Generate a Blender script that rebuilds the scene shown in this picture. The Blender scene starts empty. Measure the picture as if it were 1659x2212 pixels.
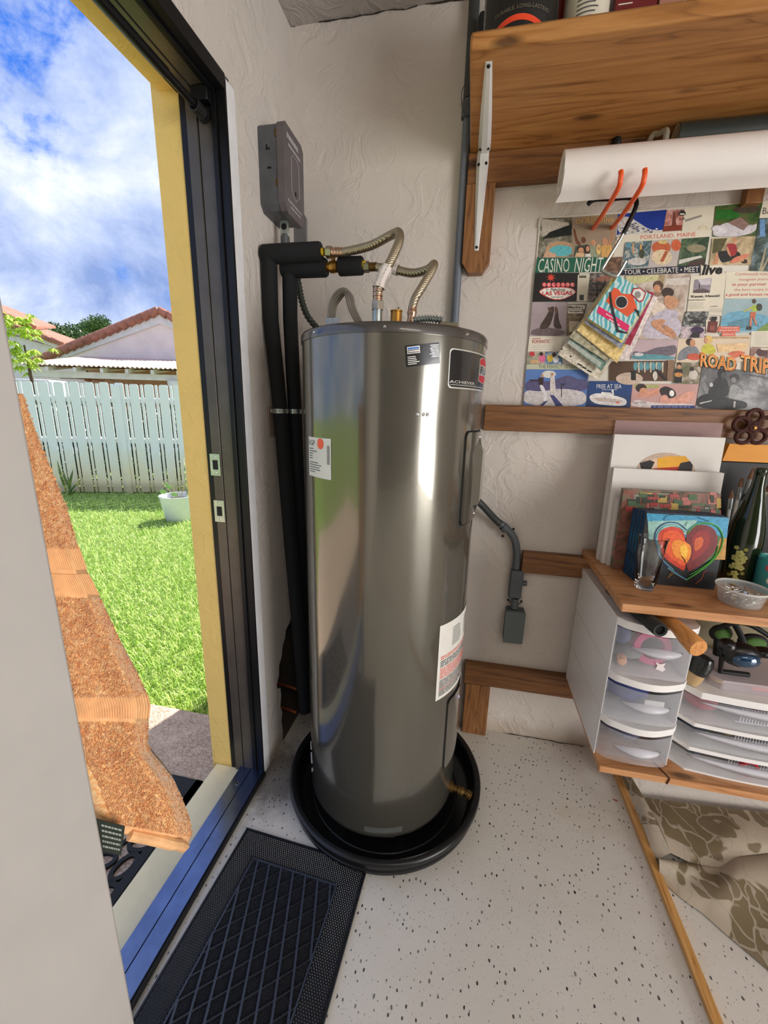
import bpy, bmesh, math, random
import numpy as np
from mathutils import Vector, Matrix, noise
random.seed(7)
SC = bpy.context.scene
COL = SC.collection
PI = math.pi

# ------------------------------------------------------------------ camera
YAW, PITCH, ROLL, FPX, CX, CY, CZ = -0.197937, -0.243294, 0.025216, 881.354079, 0.644308, -1.518315, 1.298526
cyw, syw, cp, sp, cr, sr = math.cos(YAW), math.sin(YAW), math.cos(PITCH), math.sin(PITCH), math.cos(ROLL), math.sin(ROLL)
FWD = Vector((syw*cp, cyw*cp, sp)); R0 = Vector((cyw, -syw, 0)); U0 = R0.cross(FWD)
RGT = cr*R0+sr*U0; UPV = -sr*R0+cr*U0
EYE = Vector((CX, CY, CZ))
cam = bpy.data.cameras.new('camera'); camo = bpy.data.objects.new('camera', cam); COL.objects.link(camo)
cam.sensor_fit = 'HORIZONTAL'; cam.sensor_width = 36; cam.lens = FPX/1659*36
cam.clip_start = .02; cam.clip_end = 500
m3 = Matrix((RGT, UPV, -FWD)).transposed()
camo.matrix_world = Matrix.Translation(EYE) @ m3.to_4x4()
SC.camera = camo

# ------------------------------------------------------------------ exposure, sky, sun, lights
SC.view_settings.view_transform = 'Standard'; SC.view_settings.look = 'None'
SC.view_settings.gamma = 1; SC.view_settings.exposure = 0.0; SC.view_settings.use_curve_mapping = False

def lin(c):
    return tuple(((x/255)/12.92 if x/255 <= .04045 else ((x/255+.055)/1.055)**2.4) for x in c)
def c4(c): return lin(c)+(1,)

class NT:
    def __init__(s, tree): s.t = tree; s.n = tree.nodes; s.l = tree.links
    def node(s, typ, **kw):
        n = s.n.new(typ)
        for k, v in kw.items():
            if k.startswith('i_'):
                key = k[2:].replace('_', ' ')
                inp = n.inputs[key] if key in n.inputs else n.inputs[int(key)]
                if hasattr(v, 'is_output') or isinstance(v, bpy.types.NodeSocket): s.l.new(v, inp)
                else: inp.default_value = v
            else: setattr(n, k, v)
        return n
    def link(s, a, b): s.l.new(a, b)
    def ramp(s, fac, stops, interp='LINEAR'):
        r = s.n.new('ShaderNodeValToRGB'); r.color_ramp.interpolation = interp
        e = r.color_ramp.elements
        while len(e) > 1: e.remove(e[-1])
        e[0].position = stops[0][0]; e[0].color = stops[0][1]
        for p, c in stops[1:]:
            x = e.new(p); x.color = c
        s.l.new(fac, r.inputs[0]); return r.outputs[0]
    def math(s, op, a, b=None, clamp=False):
        n = s.n.new('ShaderNodeMath'); n.operation = op; n.use_clamp = clamp
        for i, v in enumerate((a, b)):
            if v is None: continue
            if isinstance(v, bpy.types.NodeSocket): s.l.new(v, n.inputs[i])
            else: n.inputs[i].default_value = v
        return n.outputs[0]
    def mix(s, fac, a, b, blend='MIX'):
        n = s.n.new('ShaderNodeMix'); n.data_type = 'RGBA'; n.blend_type = blend
        for k, v in ((0, fac), (6, a), (7, b)):
            if isinstance(v, bpy.types.NodeSocket): s.l.new(v, n.inputs[k])
            else: n.inputs[k].default_value = v
        return n.outputs[2]
    def noise(s, vec, scale, detail=2, rough=.5, dist=0):
        n = s.n.new('ShaderNodeTexNoise'); n.inputs['Scale'].default_value = scale
        n.inputs['Detail'].default_value = detail; n.inputs['Roughness'].default_value = rough
        n.inputs['Distortion'].default_value = dist
        if vec is not None: s.l.new(vec, n.inputs['Vector'])
        return n.outputs['Fac']
    def mapping(s, vec, scale=(1, 1, 1), rot=(0, 0, 0), loc=(0, 0, 0)):
        n = s.n.new('ShaderNodeMapping'); s.l.new(vec, n.inputs[0])
        n.inputs['Scale'].default_value = scale; n.inputs['Rotation'].default_value = rot; n.inputs['Location'].default_value = loc
        return n.outputs[0]
G = lambda v: (v, v, v, 1)

SUN_EL = 48; SUNDIR = Vector((.32, .95, 0)).normalized()*math.cos(math.radians(SUN_EL))+Vector((0, 0, math.sin(math.radians(SUN_EL))))
w = bpy.data.worlds.new('sky'); SC.world = w; w.use_nodes = True
N = NT(w.node_tree); w.node_tree.nodes.clear()
tc = N.node('ShaderNodeTexCoord').outputs['Generated']
sep = N.node('ShaderNodeSeparateXYZ', i_0=tc)
dz = N.math('ADD', N.math('MAXIMUM', sep.outputs[2], 0.0), .22)
comb = N.node('ShaderNodeCombineXYZ', i_0=N.math('DIVIDE', sep.outputs[0], dz), i_1=N.math('DIVIDE', sep.outputs[1], dz), i_2=0.0).outputs[0]
cmap = N.mapping(tc, (1, 1, 1.25), (0, 0, .5), (3.1, 1.9, .35))
big = N.noise(cmap, 2.3, 8, .6, .25)
fine = N.noise(cmap, 8.0, 8, .62, .3)
dens = N.math('ADD', N.math('MULTIPLY', big, .75), N.math('MULTIPLY', fine, .25))
mask = N.ramp(dens, [(.40, G(0)), (.45, G(.8)), (.50, G(1))])
shade = N.ramp(N.noise(N.mapping(cmap, (1, 1, 1), (0, 0, 0), (.0, -.0, -.07)), 3.2, 8, .62, .3), [(.34, c4((126, 148, 196))), (.48, c4((176, 190, 222))), (.64, c4((226, 230, 240)))])
blue = N.ramp(sep.outputs[2], [(0.0, c4((120, 168, 236))), (.25, c4((58, 126, 222))), (.8, c4((30, 84, 190)))])
skyc = N.mix(mask, blue, shade)
bg = N.node('ShaderNodeBackground', i_Color=skyc, i_Strength=1.45)
N.link(bg.outputs[0], N.node('ShaderNodeOutputWorld').inputs[0])

def light(name, typ, loc, energy, color, direction=None, **kw):
    L = bpy.data.lights.new(name, typ); L.energy = energy; L.color = color
    for k, v in kw.items(): setattr(L, k, v)
    o = bpy.data.objects.new(name, L); COL.objects.link(o); o.location = loc
    if direction is not None: o.rotation_euler = Vector(direction).to_track_quat('-Z', 'Y').to_euler()
    return o
light('sun', 'SUN', (0, 0, 8), 10, (1, .955, .87), -SUNDIR, angle=math.radians(.6))
# daylight entering by the garage doorway (right side of the garage) and the shop light overhead
light('garage_doorway_daylight', 'AREA', (4.42, -3.3, 1.0), 165, (1, .965, .92), (-1, .0, 0), shape='RECTANGLE', size=2.2, size_y=1.9)
light('ceiling_light', 'AREA', (1.7, -2.6, 2.40), 14, (1, .93, .84), (0, 0, -1), shape='RECTANGLE', size=1.2, size_y=.3)

# ------------------------------------------------------------------ measured points: a pixel of the photograph on a known real plane
def ray(u, v): return (u-829.5)/FPX*RGT-(v-1106)/FPX*UPV+FWD
def onx(u, v, x): r = ray(u, v); return EYE+r*((x-EYE.x)/r.x)
def ony(u, v, y): r = ray(u, v); return EYE+r*((y-EYE.y)/r.y)
def onz(u, v, z): r = ray(u, v); return EYE+r*((z-EYE.z)/r.z)

# ------------------------------------------------------------------ materials
MATS = {}
def newmat(name):
    m = bpy.data.materials.new(name); m.use_nodes = True; t = NT(m.node_tree)
    b = m.node_tree.nodes['Principled BSDF']
    return m, t, b
def mat(name, color, rough=.5, metal=0, bump=0, bscale=50, var=.06, vscale=6, coat=0, alpha=1, trans=0, ior=1.45, sheen=0):
    """plain coloured surface with slight mottling and fine relief"""
    if name in MATS: return MATS[name]
    m, t, b = newmat(name)
    oc = t.node('ShaderNodeTexCoord').outputs['Object']
    c = lin(color)
    if var:
        n = t.noise(oc, vscale, 4, .6)
        dark = tuple(x*(1-var*2.2) for x in c)+(1,); lite = tuple(min(1, x*(1+var*1.4)) for x in c)+(1,)
        t.link(t.ramp(n, [(.3, dark), (.7, lite)]), b.inputs['Base Color'])
    else: b.inputs['Base Color'].default_value = c+(1,)
    b.inputs['Roughness'].default_value = rough; b.inputs['Metallic'].default_value = metal
    b.inputs['IOR'].default_value = ior
    if coat: b.inputs['Coat Weight'].default_value = coat; b.inputs['Coat Roughness'].default_value = .06
    if trans: b.inputs['Transmission Weight'].default_value = trans
    if alpha < 1: b.inputs['Alpha'].default_value = alpha
    if sheen: b.inputs['Sheen Weight'].default_value = sheen
    if bump:
        bn = t.node('ShaderNodeBump'); bn.inputs['Strength'].default_value = bump; bn.inputs['Distance'].default_value = .003
        t.link(t.noise(oc, bscale, 4, .6), bn.inputs['Height']); t.link(bn.outputs[0], b.inputs['Normal'])
    MATS[name] = m; return m
def flat(color, rough=.55):
    k = 'print_%d_%d_%d' % tuple(color)
    return mat(k, color, rough, var=.04, vscale=40)
def photo(color):
    k = 'photo_%d_%d_%d' % tuple(color)
    if k in MATS: return MATS[k]
    m, t, b = newmat(k); oc = t.node('ShaderNodeTexCoord').outputs['Object']
    c = lin(color); n = t.noise(oc, 120, 5, .7, .6)
    t.link(t.ramp(n, [(.32, tuple(x*.7 for x in c)+(1,)), (.5, c+(1,)), (.68, tuple(min(1, x*1.18+.015) for x in c)+(1,))]), b.inputs['Base Color'])
    b.inputs['Roughness'].default_value = .4; MATS[k] = m; return m
def chaikin(P, n=2):
    if len(P) < 5: return P
    for _ in range(n if len(P) < 14 else 1):
        Q = []
        for i in range(len(P)):
            a = P[i]; b = P[(i+1) % len(P)]; Q += [tuple(a[k]*.78+b[k]*.22 for k in (0, 1)), tuple(a[k]*.22+b[k]*.78 for k in (0, 1))]
        P = Q
    return P
def pic(name, c1, c2, c3, scale=60, rough=.35):
    if name in MATS: return MATS[name]
    m, t, b = newmat(name)
    oc = t.node('ShaderNodeTexCoord').outputs['Object']
    n = t.noise(oc, scale, 5, .65, .6)
    t.link(t.ramp(n, [(.34, c4(c1)), (.5, c4(c2)), (.64, c4(c3))]), b.inputs['Base Color'])
    b.inputs['Roughness'].default_value = rough
    MATS[name] = m; return m
def wood(name, dark, mid, lite, axis='X', scale=1.0, rough=.5, knots=True, bump=.15):
    if name in MATS: return MATS[name]
    m, t, b = newmat(name)
    oc = t.node('ShaderNodeTexCoord').outputs['Object']
    s = {'X': (1.1, 14, 14), 'Y': (14, 1.1, 14), 'Z': (14, 14, 1.1)}[axis]
    s = tuple(k*scale for k in s)
    mp = t.mapping(oc, s)
    warp = t.noise(mp, 1.2, 3, .5, .8)
    rings = t.math('FRACT', t.math('MULTIPLY', t.math('ADD', warp, t.math('MULTIPLY', t.noise(mp, .35, 2, .5), 2.0)), 5.0))
    grain = t.ramp(rings, [(0, c4(mid)), (.55, c4(lite)), (.86, c4(mid)), (.96, c4(dark)), (1, c4(mid))])
    fine = t.noise(t.mapping(oc, tuple(k*5 for k in s)), 2.0, 4, .6)
    col = t.mix(.35, grain, t.ramp(fine, [(.3, c4(dark)), (.7, c4(lite))]))
    blot = t.noise(t.mapping(oc, tuple(k*.25 for k in s)), 1.5, 2, .5)
    col = t.mix(t.math('MULTIPLY', t.math('SUBTRACT', blot, .5, True), .9), col, c4(dark))
    if knots:
        v = t.node('ShaderNodeTexVoronoi'); v.inputs['Scale'].default_value = 1.0
        kk = {'X': (3.2, 9, 9), 'Y': (9, 3.2, 9), 'Z': (9, 9, 3.2)}[axis]
        t.link(t.mapping(oc, kk, (0, 0, 0), (.37, .61, .13)), v.inputs['Vector'])
        kn = t.ramp(v.outputs['Distance'], [(.06, G(1)), (.14, G(0))])
        col = t.mix(t.math('MULTIPLY', kn, .75), col, c4(tuple(x*.45 for x in dark)))
    t.link(col, b.inputs['Base Color']); b.inputs['Roughness'].default_value = rough
    bn = t.node('ShaderNodeBump'); bn.inputs['Strength'].default_value = bump; bn.inputs['Distance'].default_value = .002
    t.link(rings, bn.inputs['Height']); t.link(bn.outputs[0], b.inputs['Normal'])
    MATS[name] = m; return m
def stucco(name, color, strength=.5, dirt=.0, scale=1.0, grime_low=False):
    m, t, b = newmat(name)
    oc = t.node('ShaderNodeTexCoord').outputs['Object']
    n1 = t.noise(oc, 9*scale, 5, .55, 1.2)
    ridge = t.ramp(n1, [(.40, G(0)), (.47, G(.75)), (.495, G(1)), (.53, G(.55)), (.7, G(.45))])
    area = t.ramp(t.noise(oc, 3.2*scale, 3, .5), [(.38, G(.15)), (.6, G(1))])
    n2 = t.noise(oc, 55*scale, 4, .6)
    h = t.math('ADD', t.math('MULTIPLY', ridge, area), t.math('MULTIPLY', n2, .22))
    bn = t.node('ShaderNodeBump'); bn.inputs['Strength'].default_value = strength; bn.inputs['Distance'].default_value = .006
    t.link(h, bn.inputs['Height']); t.link(bn.outputs[0], b.inputs['Normal'])
    c = lin(color)
    mott = t.ramp(t.noise(oc, 2.2, 5, .6), [(.3, tuple(x*.88 for x in c)+(1,)), (.7, c+(1,))])
    if dirt:
        d = t.ramp(t.noise(oc, 7, 7, .75, .4), [(.56, G(0)), (.70, G(1))])
        mott = t.mix(t.math('MULTIPLY', d, dirt), mott, c4((120, 105, 85)))
    if grime_low:   # dirt splashed up from the floor
        z = t.node('ShaderNodeSeparateXYZ', i_0=t.node('ShaderNodeNewGeometry').outputs['Position']).outputs[2]
        zz = t.math('ADD', z, t.math('MULTIPLY', t.noise(oc, 12, 4, .6), .10))
        lowm = t.ramp(zz, [(.04, G(1)), (.13, G(0))])
        mott = t.mix(t.math('MULTIPLY', lowm, .5), mott, c4((150, 125, 85)))
    t.link(mott, b.inputs['Base Color']); b.inputs['Roughness'].default_value = .75
    MATS[name] = m; return m

# ------------------------------------------------------------------ mesh helpers
class MB:
    def __init__(s): s.v = []; s.f = []; s.m = []; s.s = []
    def add(s, vs, fs, mi=0, smooth=False):
        o = len(s.v); s.v += [tuple(p) for p in vs]
        for f in fs: s.f.append(tuple(i+o for i in f)); s.m.append(mi); s.s.append(smooth)
        return s
    def box(s, a, b, mi=0):
        x0, y0, z0 = a; x1, y1, z1 = b
        return s.add([(x0, y0, z0), (x1, y0, z0), (x1, y1, z0), (x0, y1, z0), (x0, y0, z1), (x1, y0, z1), (x1, y1, z1), (x0, y1, z1)],
                     [(0, 3, 2, 1), (4, 5, 6, 7), (0, 1, 5, 4), (1, 2, 6, 5), (2, 3, 7, 6), (3, 0, 4, 7)], mi)
    def obox(s, c, ax, ay, az, mi=0):
        """box from centre and three half-axis vectors"""
        c = Vector(c); ax = Vector(ax); ay = Vector(ay); az = Vector(az)
        vs = [c+sx*ax+sy*ay+sz*az for sz in (-1, 1) for sx, sy in ((-1, -1), (1, -1), (1, 1), (-1, 1))]
        fl = ax.cross(ay).dot(az) < 0
        fs = [(0, 3, 2, 1), (4, 5, 6, 7), (0, 1, 5, 4), (1, 2, 6, 5), (2, 3, 7, 6), (3, 0, 4, 7)]
        if fl: fs = [f[::-1] for f in fs]
        return s.add(vs, fs, mi)
    def prism(s, poly, ext, mi=0, side=None):
        """planar polygon (3D points) extruded by vector ext"""
        n = len(poly); e = Vector(ext); P = [Vector(p) for p in poly]
        s.add(P+[p+e for p in P], [tuple(range(n))[::-1], tuple(range(n, 2*n))], mi)
        s.add(P+[p+e for p in P], [(i, (i+1) % n, n+(i+1) % n, n+i) for i in range(n)], mi if side is None else side)
        return s
    def tube(s, path, r, seg=12, mi=0, cap=True, smooth=True, closed=False):
        P = [Vector(p) for p in path]; n = len(P)
        rr = r if isinstance(r, (list, tuple)) else [r]*n
        T = []
        for i in range(n):
            a = P[i-1] if (i > 0 or closed) else P[i]; b = P[(i+1) % n] if (i < n-1 or closed) else P[i]
            d = (b-a); T.append(d.normalized() if d.length > 1e-9 else Vector((0, 0, 1)))
        up = Vector((0, 0, 1)) if abs(T[0].z) < .9 else Vector((1, 0, 0))
        nx = T[0].cross(up).normalized(); vs = []
        for i in range(n):
            nx = (nx-T[i]*nx.dot(T[i])).normalized(); ny = T[i].cross(nx)
            for k in range(seg):
                a = 2*PI*k/seg; vs.append(P[i]+rr[i]*(math.cos(a)*nx+math.sin(a)*ny))
        fs = []
        for i in range(n-1 if not closed else n):
            j = (i+1) % n
            for k in range(seg):
                k2 = (k+1) % seg; fs.append((i*seg+k, i*seg+k2, j*seg+k2, j*seg+k))
        s.add(vs, fs, mi, smooth)
        if cap and not closed:
            s.add([vs[k] for k in range(seg)], [tuple(range(seg))[::-1]], mi)
            s.add([vs[(n-1)*seg+k] for k in range(seg)], [tuple(range(seg))], mi)
        return s
    def lathe(s, prof, c, seg=32, mi=0, smooth=True, axis=(0, 0, 1), a0=0, a1=2*PI):
        """prof: list of (radius, height) about an axis through c"""
        c = Vector(c); ax = Vector(axis).normalized()
        u = ax.orthogonal().normalized() if abs(ax.z) < .999 else Vector((1, 0, 0)); w_ = ax.cross(u)
        full = abs(a1-a0-2*PI) < 1e-6; n = seg if full else seg+1
        vs = []
        for r, h in prof:
            for k in range(n):
                a = a0+(a1-a0)*k/seg; vs.append(c+ax*h+r*(math.cos(a)*u+math.sin(a)*w_))
        fs = []
        for i in range(len(prof)-1):
            for k in range(seg):
                k2 = (k+1) % n if full else k+1
                fs.append((i*n+k, i*n+k2, (i+1)*n+k2, (i+1)*n+k))
        return s.add(vs, fs, mi, smooth)
    def ball(s, c, r, seg=12, rings=8, mi=0):
        rx, ry, rz = (r, r, r) if not isinstance(r, (tuple, list)) else r
        c = Vector(c); vs = [c+Vector((0, 0, -rz))]
        for i in range(1, rings):
            p = PI*i/rings-PI/2
            for k in range(seg):
                a = 2*PI*k/seg; vs.append(c+Vector((rx*math.cos(p)*math.cos(a), ry*math.cos(p)*math.sin(a), rz*math.sin(p))))
        vs.append(c+Vector((0, 0, rz))); fs = []
        for k in range(seg): fs.append((0, 1+(k+1) % seg, 1+k))
        for i in range(rings-2):
            for k in range(seg): fs.append((1+i*seg+k, 1+i*seg+(k+1) % seg, 1+(i+1)*seg+(k+1) % seg, 1+(i+1)*seg+k))
        t = len(vs)-1
        for k in range(seg): fs.append((t, 1+(rings-2)*seg+k, 1+(rings-2)*seg+(k+1) % seg))
        return s.add(vs, fs, mi, True)
    def build(s, name, mats, parent=None, bevel=0, sharp=35, kind=None, bseg=2, label=None, subd=0):
        me = bpy.data.meshes.new(name)
        V = s.v
        if parent is None:
            xs = [p[0] for p in V]; ys = [p[1] for p in V]; zs = [p[2] for p in V]
            base = Vector(((min(xs)+max(xs))/2, (min(ys)+max(ys))/2, min(zs)))
        else: base = Vector(parent['base'])
        me.from_pydata([(p[0]-base.x, p[1]-base.y, p[2]-base.z) for p in V], [], s.f)
        if not isinstance(mats, (list, tuple)): mats = [mats]
        for m in mats: me.materials.append(m)
        me.polygons.foreach_set('material_index', s.m)
        me.polygons.foreach_set('use_smooth', [True]*len(s.f) if bevel else s.s)
        me.update()
        if any(s.s) or bevel: me.set_sharp_from_angle(angle=math.radians(sharp))
        o = bpy.data.objects.new(name, me); COL.objects.link(o)
        if parent is None: o.location = base; o['base'] = tuple(base)
        else: o.parent = parent; o['base'] = tuple(base)
        if bevel:
            b = o.modifiers.new('edge', 'BEVEL'); b.width = bevel; b.segments = bseg; b.limit_method = 'ANGLE'; b.angle_limit = math.radians(40)
        if subd:
            b = o.modifiers.new('sub', 'SUBSURF'); b.levels = subd; b.render_levels = subd
        if kind: o['kind'] = kind
        if label: o['label'] = label
        return o
def thing(name, label, cat, loc, group=None, kind=None):
    o = bpy.data.objects.new(name, None); COL.objects.link(o); o.location = loc; o['base'] = tuple(loc)
    o.empty_display_size = .05
    o['label'] = label; o['category'] = cat
    if group: o['group'] = group
    if kind: o['kind'] = kind
    return o
def tag(o, label, cat, group=None, kind=None):
    o['label'] = label; o['category'] = cat
    if group: o['group'] = group
    if kind: o['kind'] = kind
    return o
def struct(mb, name, mats, parent=None, **kw):
    o = mb.build(name, mats, parent, **kw)
    if parent is None: o['kind'] = 'structure'
    return o
def spline(pts, n=8):
    P = [Vector(p) for p in pts]; out = []
    for i in range(len(P)-1):
        p0 = P[max(i-1, 0)]; p1 = P[i]; p2 = P[i+1]; p3 = P[min(i+2, len(P)-1)]
        for k in range(n):
            t = k/n
            out.append(.5*((2*p1)+(-p0+p2)*t+(2*p0-5*p1+4*p2-p3)*t*t+(-p0+3*p1-3*p2+p3)*t**3))
    out.append(P[-1]); return out
_tc = {}
def text2d(txt, shear=0, bold=0.0, spacing=1.0):
    """letters as flat 2D polygons normalised to the unit square"""
    key = (txt, shear, bold, spacing)
    if key in _tc: return _tc[key]
    cu = bpy.data.curves.new('lettering', 'FONT'); cu.body = txt; cu.shear = shear; cu.offset = bold; cu.space_character = spacing
    cu.resolution_u = 2
    ob = bpy.data.objects.new('lettering', cu); COL.objects.link(ob)
    dg = bpy.context.evaluated_depsgraph_get(); me = bpy.data.meshes.new_from_object(ob.evaluated_get(dg), depsgraph=dg)
    vs = [(v.co.x, v.co.y) for v in me.vertices]; fs = [tuple(p.vertices) for p in me.polygons]
    bpy.data.objects.remove(ob); bpy.data.curves.remove(cu); bpy.data.meshes.remove(me)
    x0 = min(v[0] for v in vs); x1 = max(v[0] for v in vs); y0 = min(v[1] for v in vs); y1 = max(v[1] for v in vs)
    vs = [((a-x0)/(x1-x0), (b-y0)/(y1-y0)) for a, b in vs]
    _tc[key] = (vs, fs); return vs, fs
def lettering(mb, txt, fn, mi, **kw):
    if txt.startswith('~'):      # print too small to read: word-shaped bars
        rg = random.Random(len(txt)); a = 0.0
        while a < .97:
            b = min(1, a+rg.uniform(.06, .2)); mb.add([fn(a, .15), fn(b, .15), fn(b, .8), fn(a, .8)], [(0, 1, 2, 3)], mi); a = b+.03
        return
    """fn(s,t) -> 3D, s,t in 0..1 from bottom left"""
    vs, fs = text2d(txt, **kw)
    mb.add([fn(a, b) for a, b in vs], fs, mi)
def quadfn(bl, br, tr, tl):
    bl, br, tr, tl = map(Vector, (bl, br, tr, tl))
    return lambda s, t: (bl*(1-s)+br*s)*(1-t)+(tl*(1-s)+tr*s)*t
# ================================================================== THE SETTING
WALLW = stucco('white_stucco', (214, 205, 196), .55, dirt=.0)
WALLB = stucco('white_stucco_back', (216, 207, 198), .42, dirt=.0, grime_low=True)
WALLL = stucco('white_plaster_side', (206, 198, 190), .4, dirt=.18, grime_low=True)
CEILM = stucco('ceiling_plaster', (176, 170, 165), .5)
YEL = stucco('yellow_stucco', (228, 194, 112), .35, scale=1.6)
CREAM = mat('cream_sill_paint', (238, 226, 186), .6, bump=.15, bscale=60)
DKPL = mat('raw_masonry', (88, 80, 72), .9, bump=.6, bscale=20, var=.2)
H = 2.465; YJ = -.413; YN = -1.96; HD = 2.05

# floor: white epoxy with black chips
def floor_mat():
    m, t, b = newmat('speckled_epoxy')
    oc = t.node('ShaderNodeTexCoord').outputs['Object']
    base = t.ramp(t.noise(oc, 1.6, 4, .55), [(.3, c4((204, 199, 188))), (.7, c4((219, 216, 210)))])
    stain = t.ramp(t.noise(oc, 3.0, 6, .7, .5), [(.55, G(0)), (.75, G(1))])
    base = t.mix(t.math('MULTIPLY', stain, .30), base, c4((190, 168, 120)))
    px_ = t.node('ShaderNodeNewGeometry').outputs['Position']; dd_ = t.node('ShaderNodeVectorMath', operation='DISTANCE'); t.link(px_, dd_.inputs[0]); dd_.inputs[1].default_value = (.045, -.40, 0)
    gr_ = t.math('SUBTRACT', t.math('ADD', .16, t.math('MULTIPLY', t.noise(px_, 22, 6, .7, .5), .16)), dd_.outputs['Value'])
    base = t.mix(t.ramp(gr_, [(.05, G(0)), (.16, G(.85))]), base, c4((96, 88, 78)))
    def chips(scale, loc, th, jit):
        warp = t.node('ShaderNodeTexNoise'); warp.inputs['Scale'].default_value = 140; t.link(oc, warp.inputs['Vector'])
        off = t.node('ShaderNodeVectorMath', operation='SCALE'); t.link(warp.outputs['Color'], off.inputs[0]); off.inputs['Scale'].default_value = .004
        ad = t.node('ShaderNodeVectorMath', operation='ADD'); t.link(oc, ad.inputs[0]); t.link(off.outputs[0], ad.inputs[1])
        v = t.node('ShaderNodeTexVoronoi'); v.inputs['Scale'].default_value = scale; v.inputs['Randomness'].default_value = 1
        v.feature = 'F1'; v.voronoi_dimensions = '2D'
        t.link(t.mapping(ad.outputs[0], (1, .62, 1), (0, 0, .45), loc), v.inputs['Vector'])
        sepc = t.node('ShaderNodeSeparateColor'); t.link(v.outputs['Color'], sepc.inputs[0])
        size = t.math('MULTIPLY', t.math('SUBTRACT', sepc.outputs[0], jit, True), th)
        return t.math('LESS_THAN', v.outputs['Distance'], size), sepc.outputs[1]
    a, ca = chips(74, (0, 0, 0), .40, .50)
    c_, cc = chips(170, (.3, .7, 0), .36, .55)
    base = t.mix(t.math('MULTIPLY', c_, t.math('ADD', t.math('MULTIPLY', cc, .6), .15)), base, c4((70, 68, 66)))
    base = t.mix(t.math('MULTIPLY', a, t.math('ADD', t.math('MULTIPLY', ca, .35), .65)), base, c4((26, 27, 30)))
    t.link(base, b.inputs['Base Color']); b.inputs['Roughness'].default_value = .32
    bn = t.node('ShaderNodeBump'); bn.inputs['Strength'].default_value = .15; bn.inputs['Distance'].default_value = .002
    t.link(t.noise(oc, 30, 3, .5), bn.inputs['Height']); t.link(bn.outputs[0], b.inputs['Normal'])
    return m
struct(MB().box((0, -5.5, -.12), (4.5, 0, 0)), 'floor', floor_mat())
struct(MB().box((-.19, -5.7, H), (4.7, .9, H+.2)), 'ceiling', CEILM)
struct(MB().box((0, 0, -.12), (4.7, .9, H+.1)), 'wall_back', WALLB)
struct(MB().box((-.19, -5.7, -.12), (4.7, -5.5, H+.1)), 'wall_front', mat('dim_garage_wall', (92, 86, 80), .8))  # unseen wall, coloured dark so the tank reflects a dim garage
mb = MB()
mb.box((4.5, -5.5, -.1), (4.7, -5.15, H+.1)); mb.box((4.5, -2.05, -.1), (4.7, 0, H+.1)); mb.box((4.5, -5.15, 2.2), (4.7, -2.05, H+.1))
struct(mb, 'wall_right', WALLW)

# dark crumbly seams: back wall to floor, back wall to ceiling
def seam(nm, p, q, r, off):
    m_ = MB(); p = Vector(p); q = Vector(q); n = int((q-p).length/.006); run = []; rg = random.Random(4)
    for i in range(n):
        c_ = p.lerp(q, i/n)+off*(noise.noise(Vector((i*.11, 3, 7)))*.006); v = noise.noise(Vector((i*.07, 9, 1)))
        if v > -.12: run.append((c_, max(.0004, r*(.5+1.6*max(0, v)+.5*rg.random()))))
        elif len(run) > 1: m_.tube([a for a, _ in run], [b for _, b in run], 5); run = []
    if len(run) > 1: m_.tube([a for a, _ in run], [b for _, b in run], 5)
    o = m_.build(nm, mat('seam_dirt', (52, 44, 38), .9, var=.2, vscale=60)); o['kind'] = 'stuff'; return tag(o, 'dark crumbly dirt along the back wall at the '+('floor' if off.y else 'ceiling'), 'dirt', kind='stuff')
seam('dirt', (.80, -.004, .001), (2.0, -.004, .001), .0014, Vector((0, -1, 0)))
seam('dirt', (.01, -.003, H-.002), (.56, -.003, H-.002), .0016, Vector((0, 0, 1)))
# left wall: far pier with its broken plaster hole, header over the door, near pier
mb = MB()
edge = [(-.256, 0), (-.250, .05), (-.258, .10), (-.248, .135), (-.262, .17), (-.250, .21), (-.255, .25), (-.280, .262), (-.283, .285), (-.262, .31),
        (-.258, .35), (-.235, .37), (-.222, .41), (-.200, .43), (-.190, .46), (-.150, .475), (-.12, .51), (-.06, .52), (0, .54)]
poly = [(-.393, 0)]+edge+[(0, H), (-.393, H)]
mb.prism([(0, y, z) for y, z in poly], (-.125, 0, 0), 0, 1)
mb.box((-.19, -.40, -.12), (-.118, .02, .6), 1)
mb.box((-.13, -.40, -.12), (0, .0, -.002), 1)
mb.box((-.125, -.004, -.1), (0, .01, .6), 1)
mb.box((-.125, YN+.02, HD+.03), (0, -.393, H), 0)
mb.box((-.125, -5.5, -.1), (0, YN-.02, H), 0)
mb.box((-.21, -.405, -.12), (-.1255, .9, H+.1), 2)
mb.box((-.19, YN, HD+.02), (-.125, -.405, H+.1), 2)
mb.box((-.19, -5.7, -.12), (-.125, YN, H+.1), 2)
mb.box((-.125, 0, -.12), (0, .9, H+.1), 2)
struct(mb, 'wall_left', [WALLL, DKPL, YEL])
# smooth white repair band beside the frame
mb = MB(); n = 40
vs = []; fs = []
for i in range(n+1):
    z = .005+i*(2.07-.005)/n; e = -.372+.004*noise.noise(Vector((0, 0, z*9)))
    vs += [(.0035, -.412, z), (.0035, e, z), (0.0, e+.002, z)]
for i in range(n): fs += [(i*3, i*3+1, i*3+4, i*3+3), (i*3+1, i*3+2, i*3+5, i*3+4)]
mb.add(vs, fs, 0)
struct(mb, 'trim_1', mat('white_caulk_paint', (226, 226, 228), .6, bump=.2, bscale=30))

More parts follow.
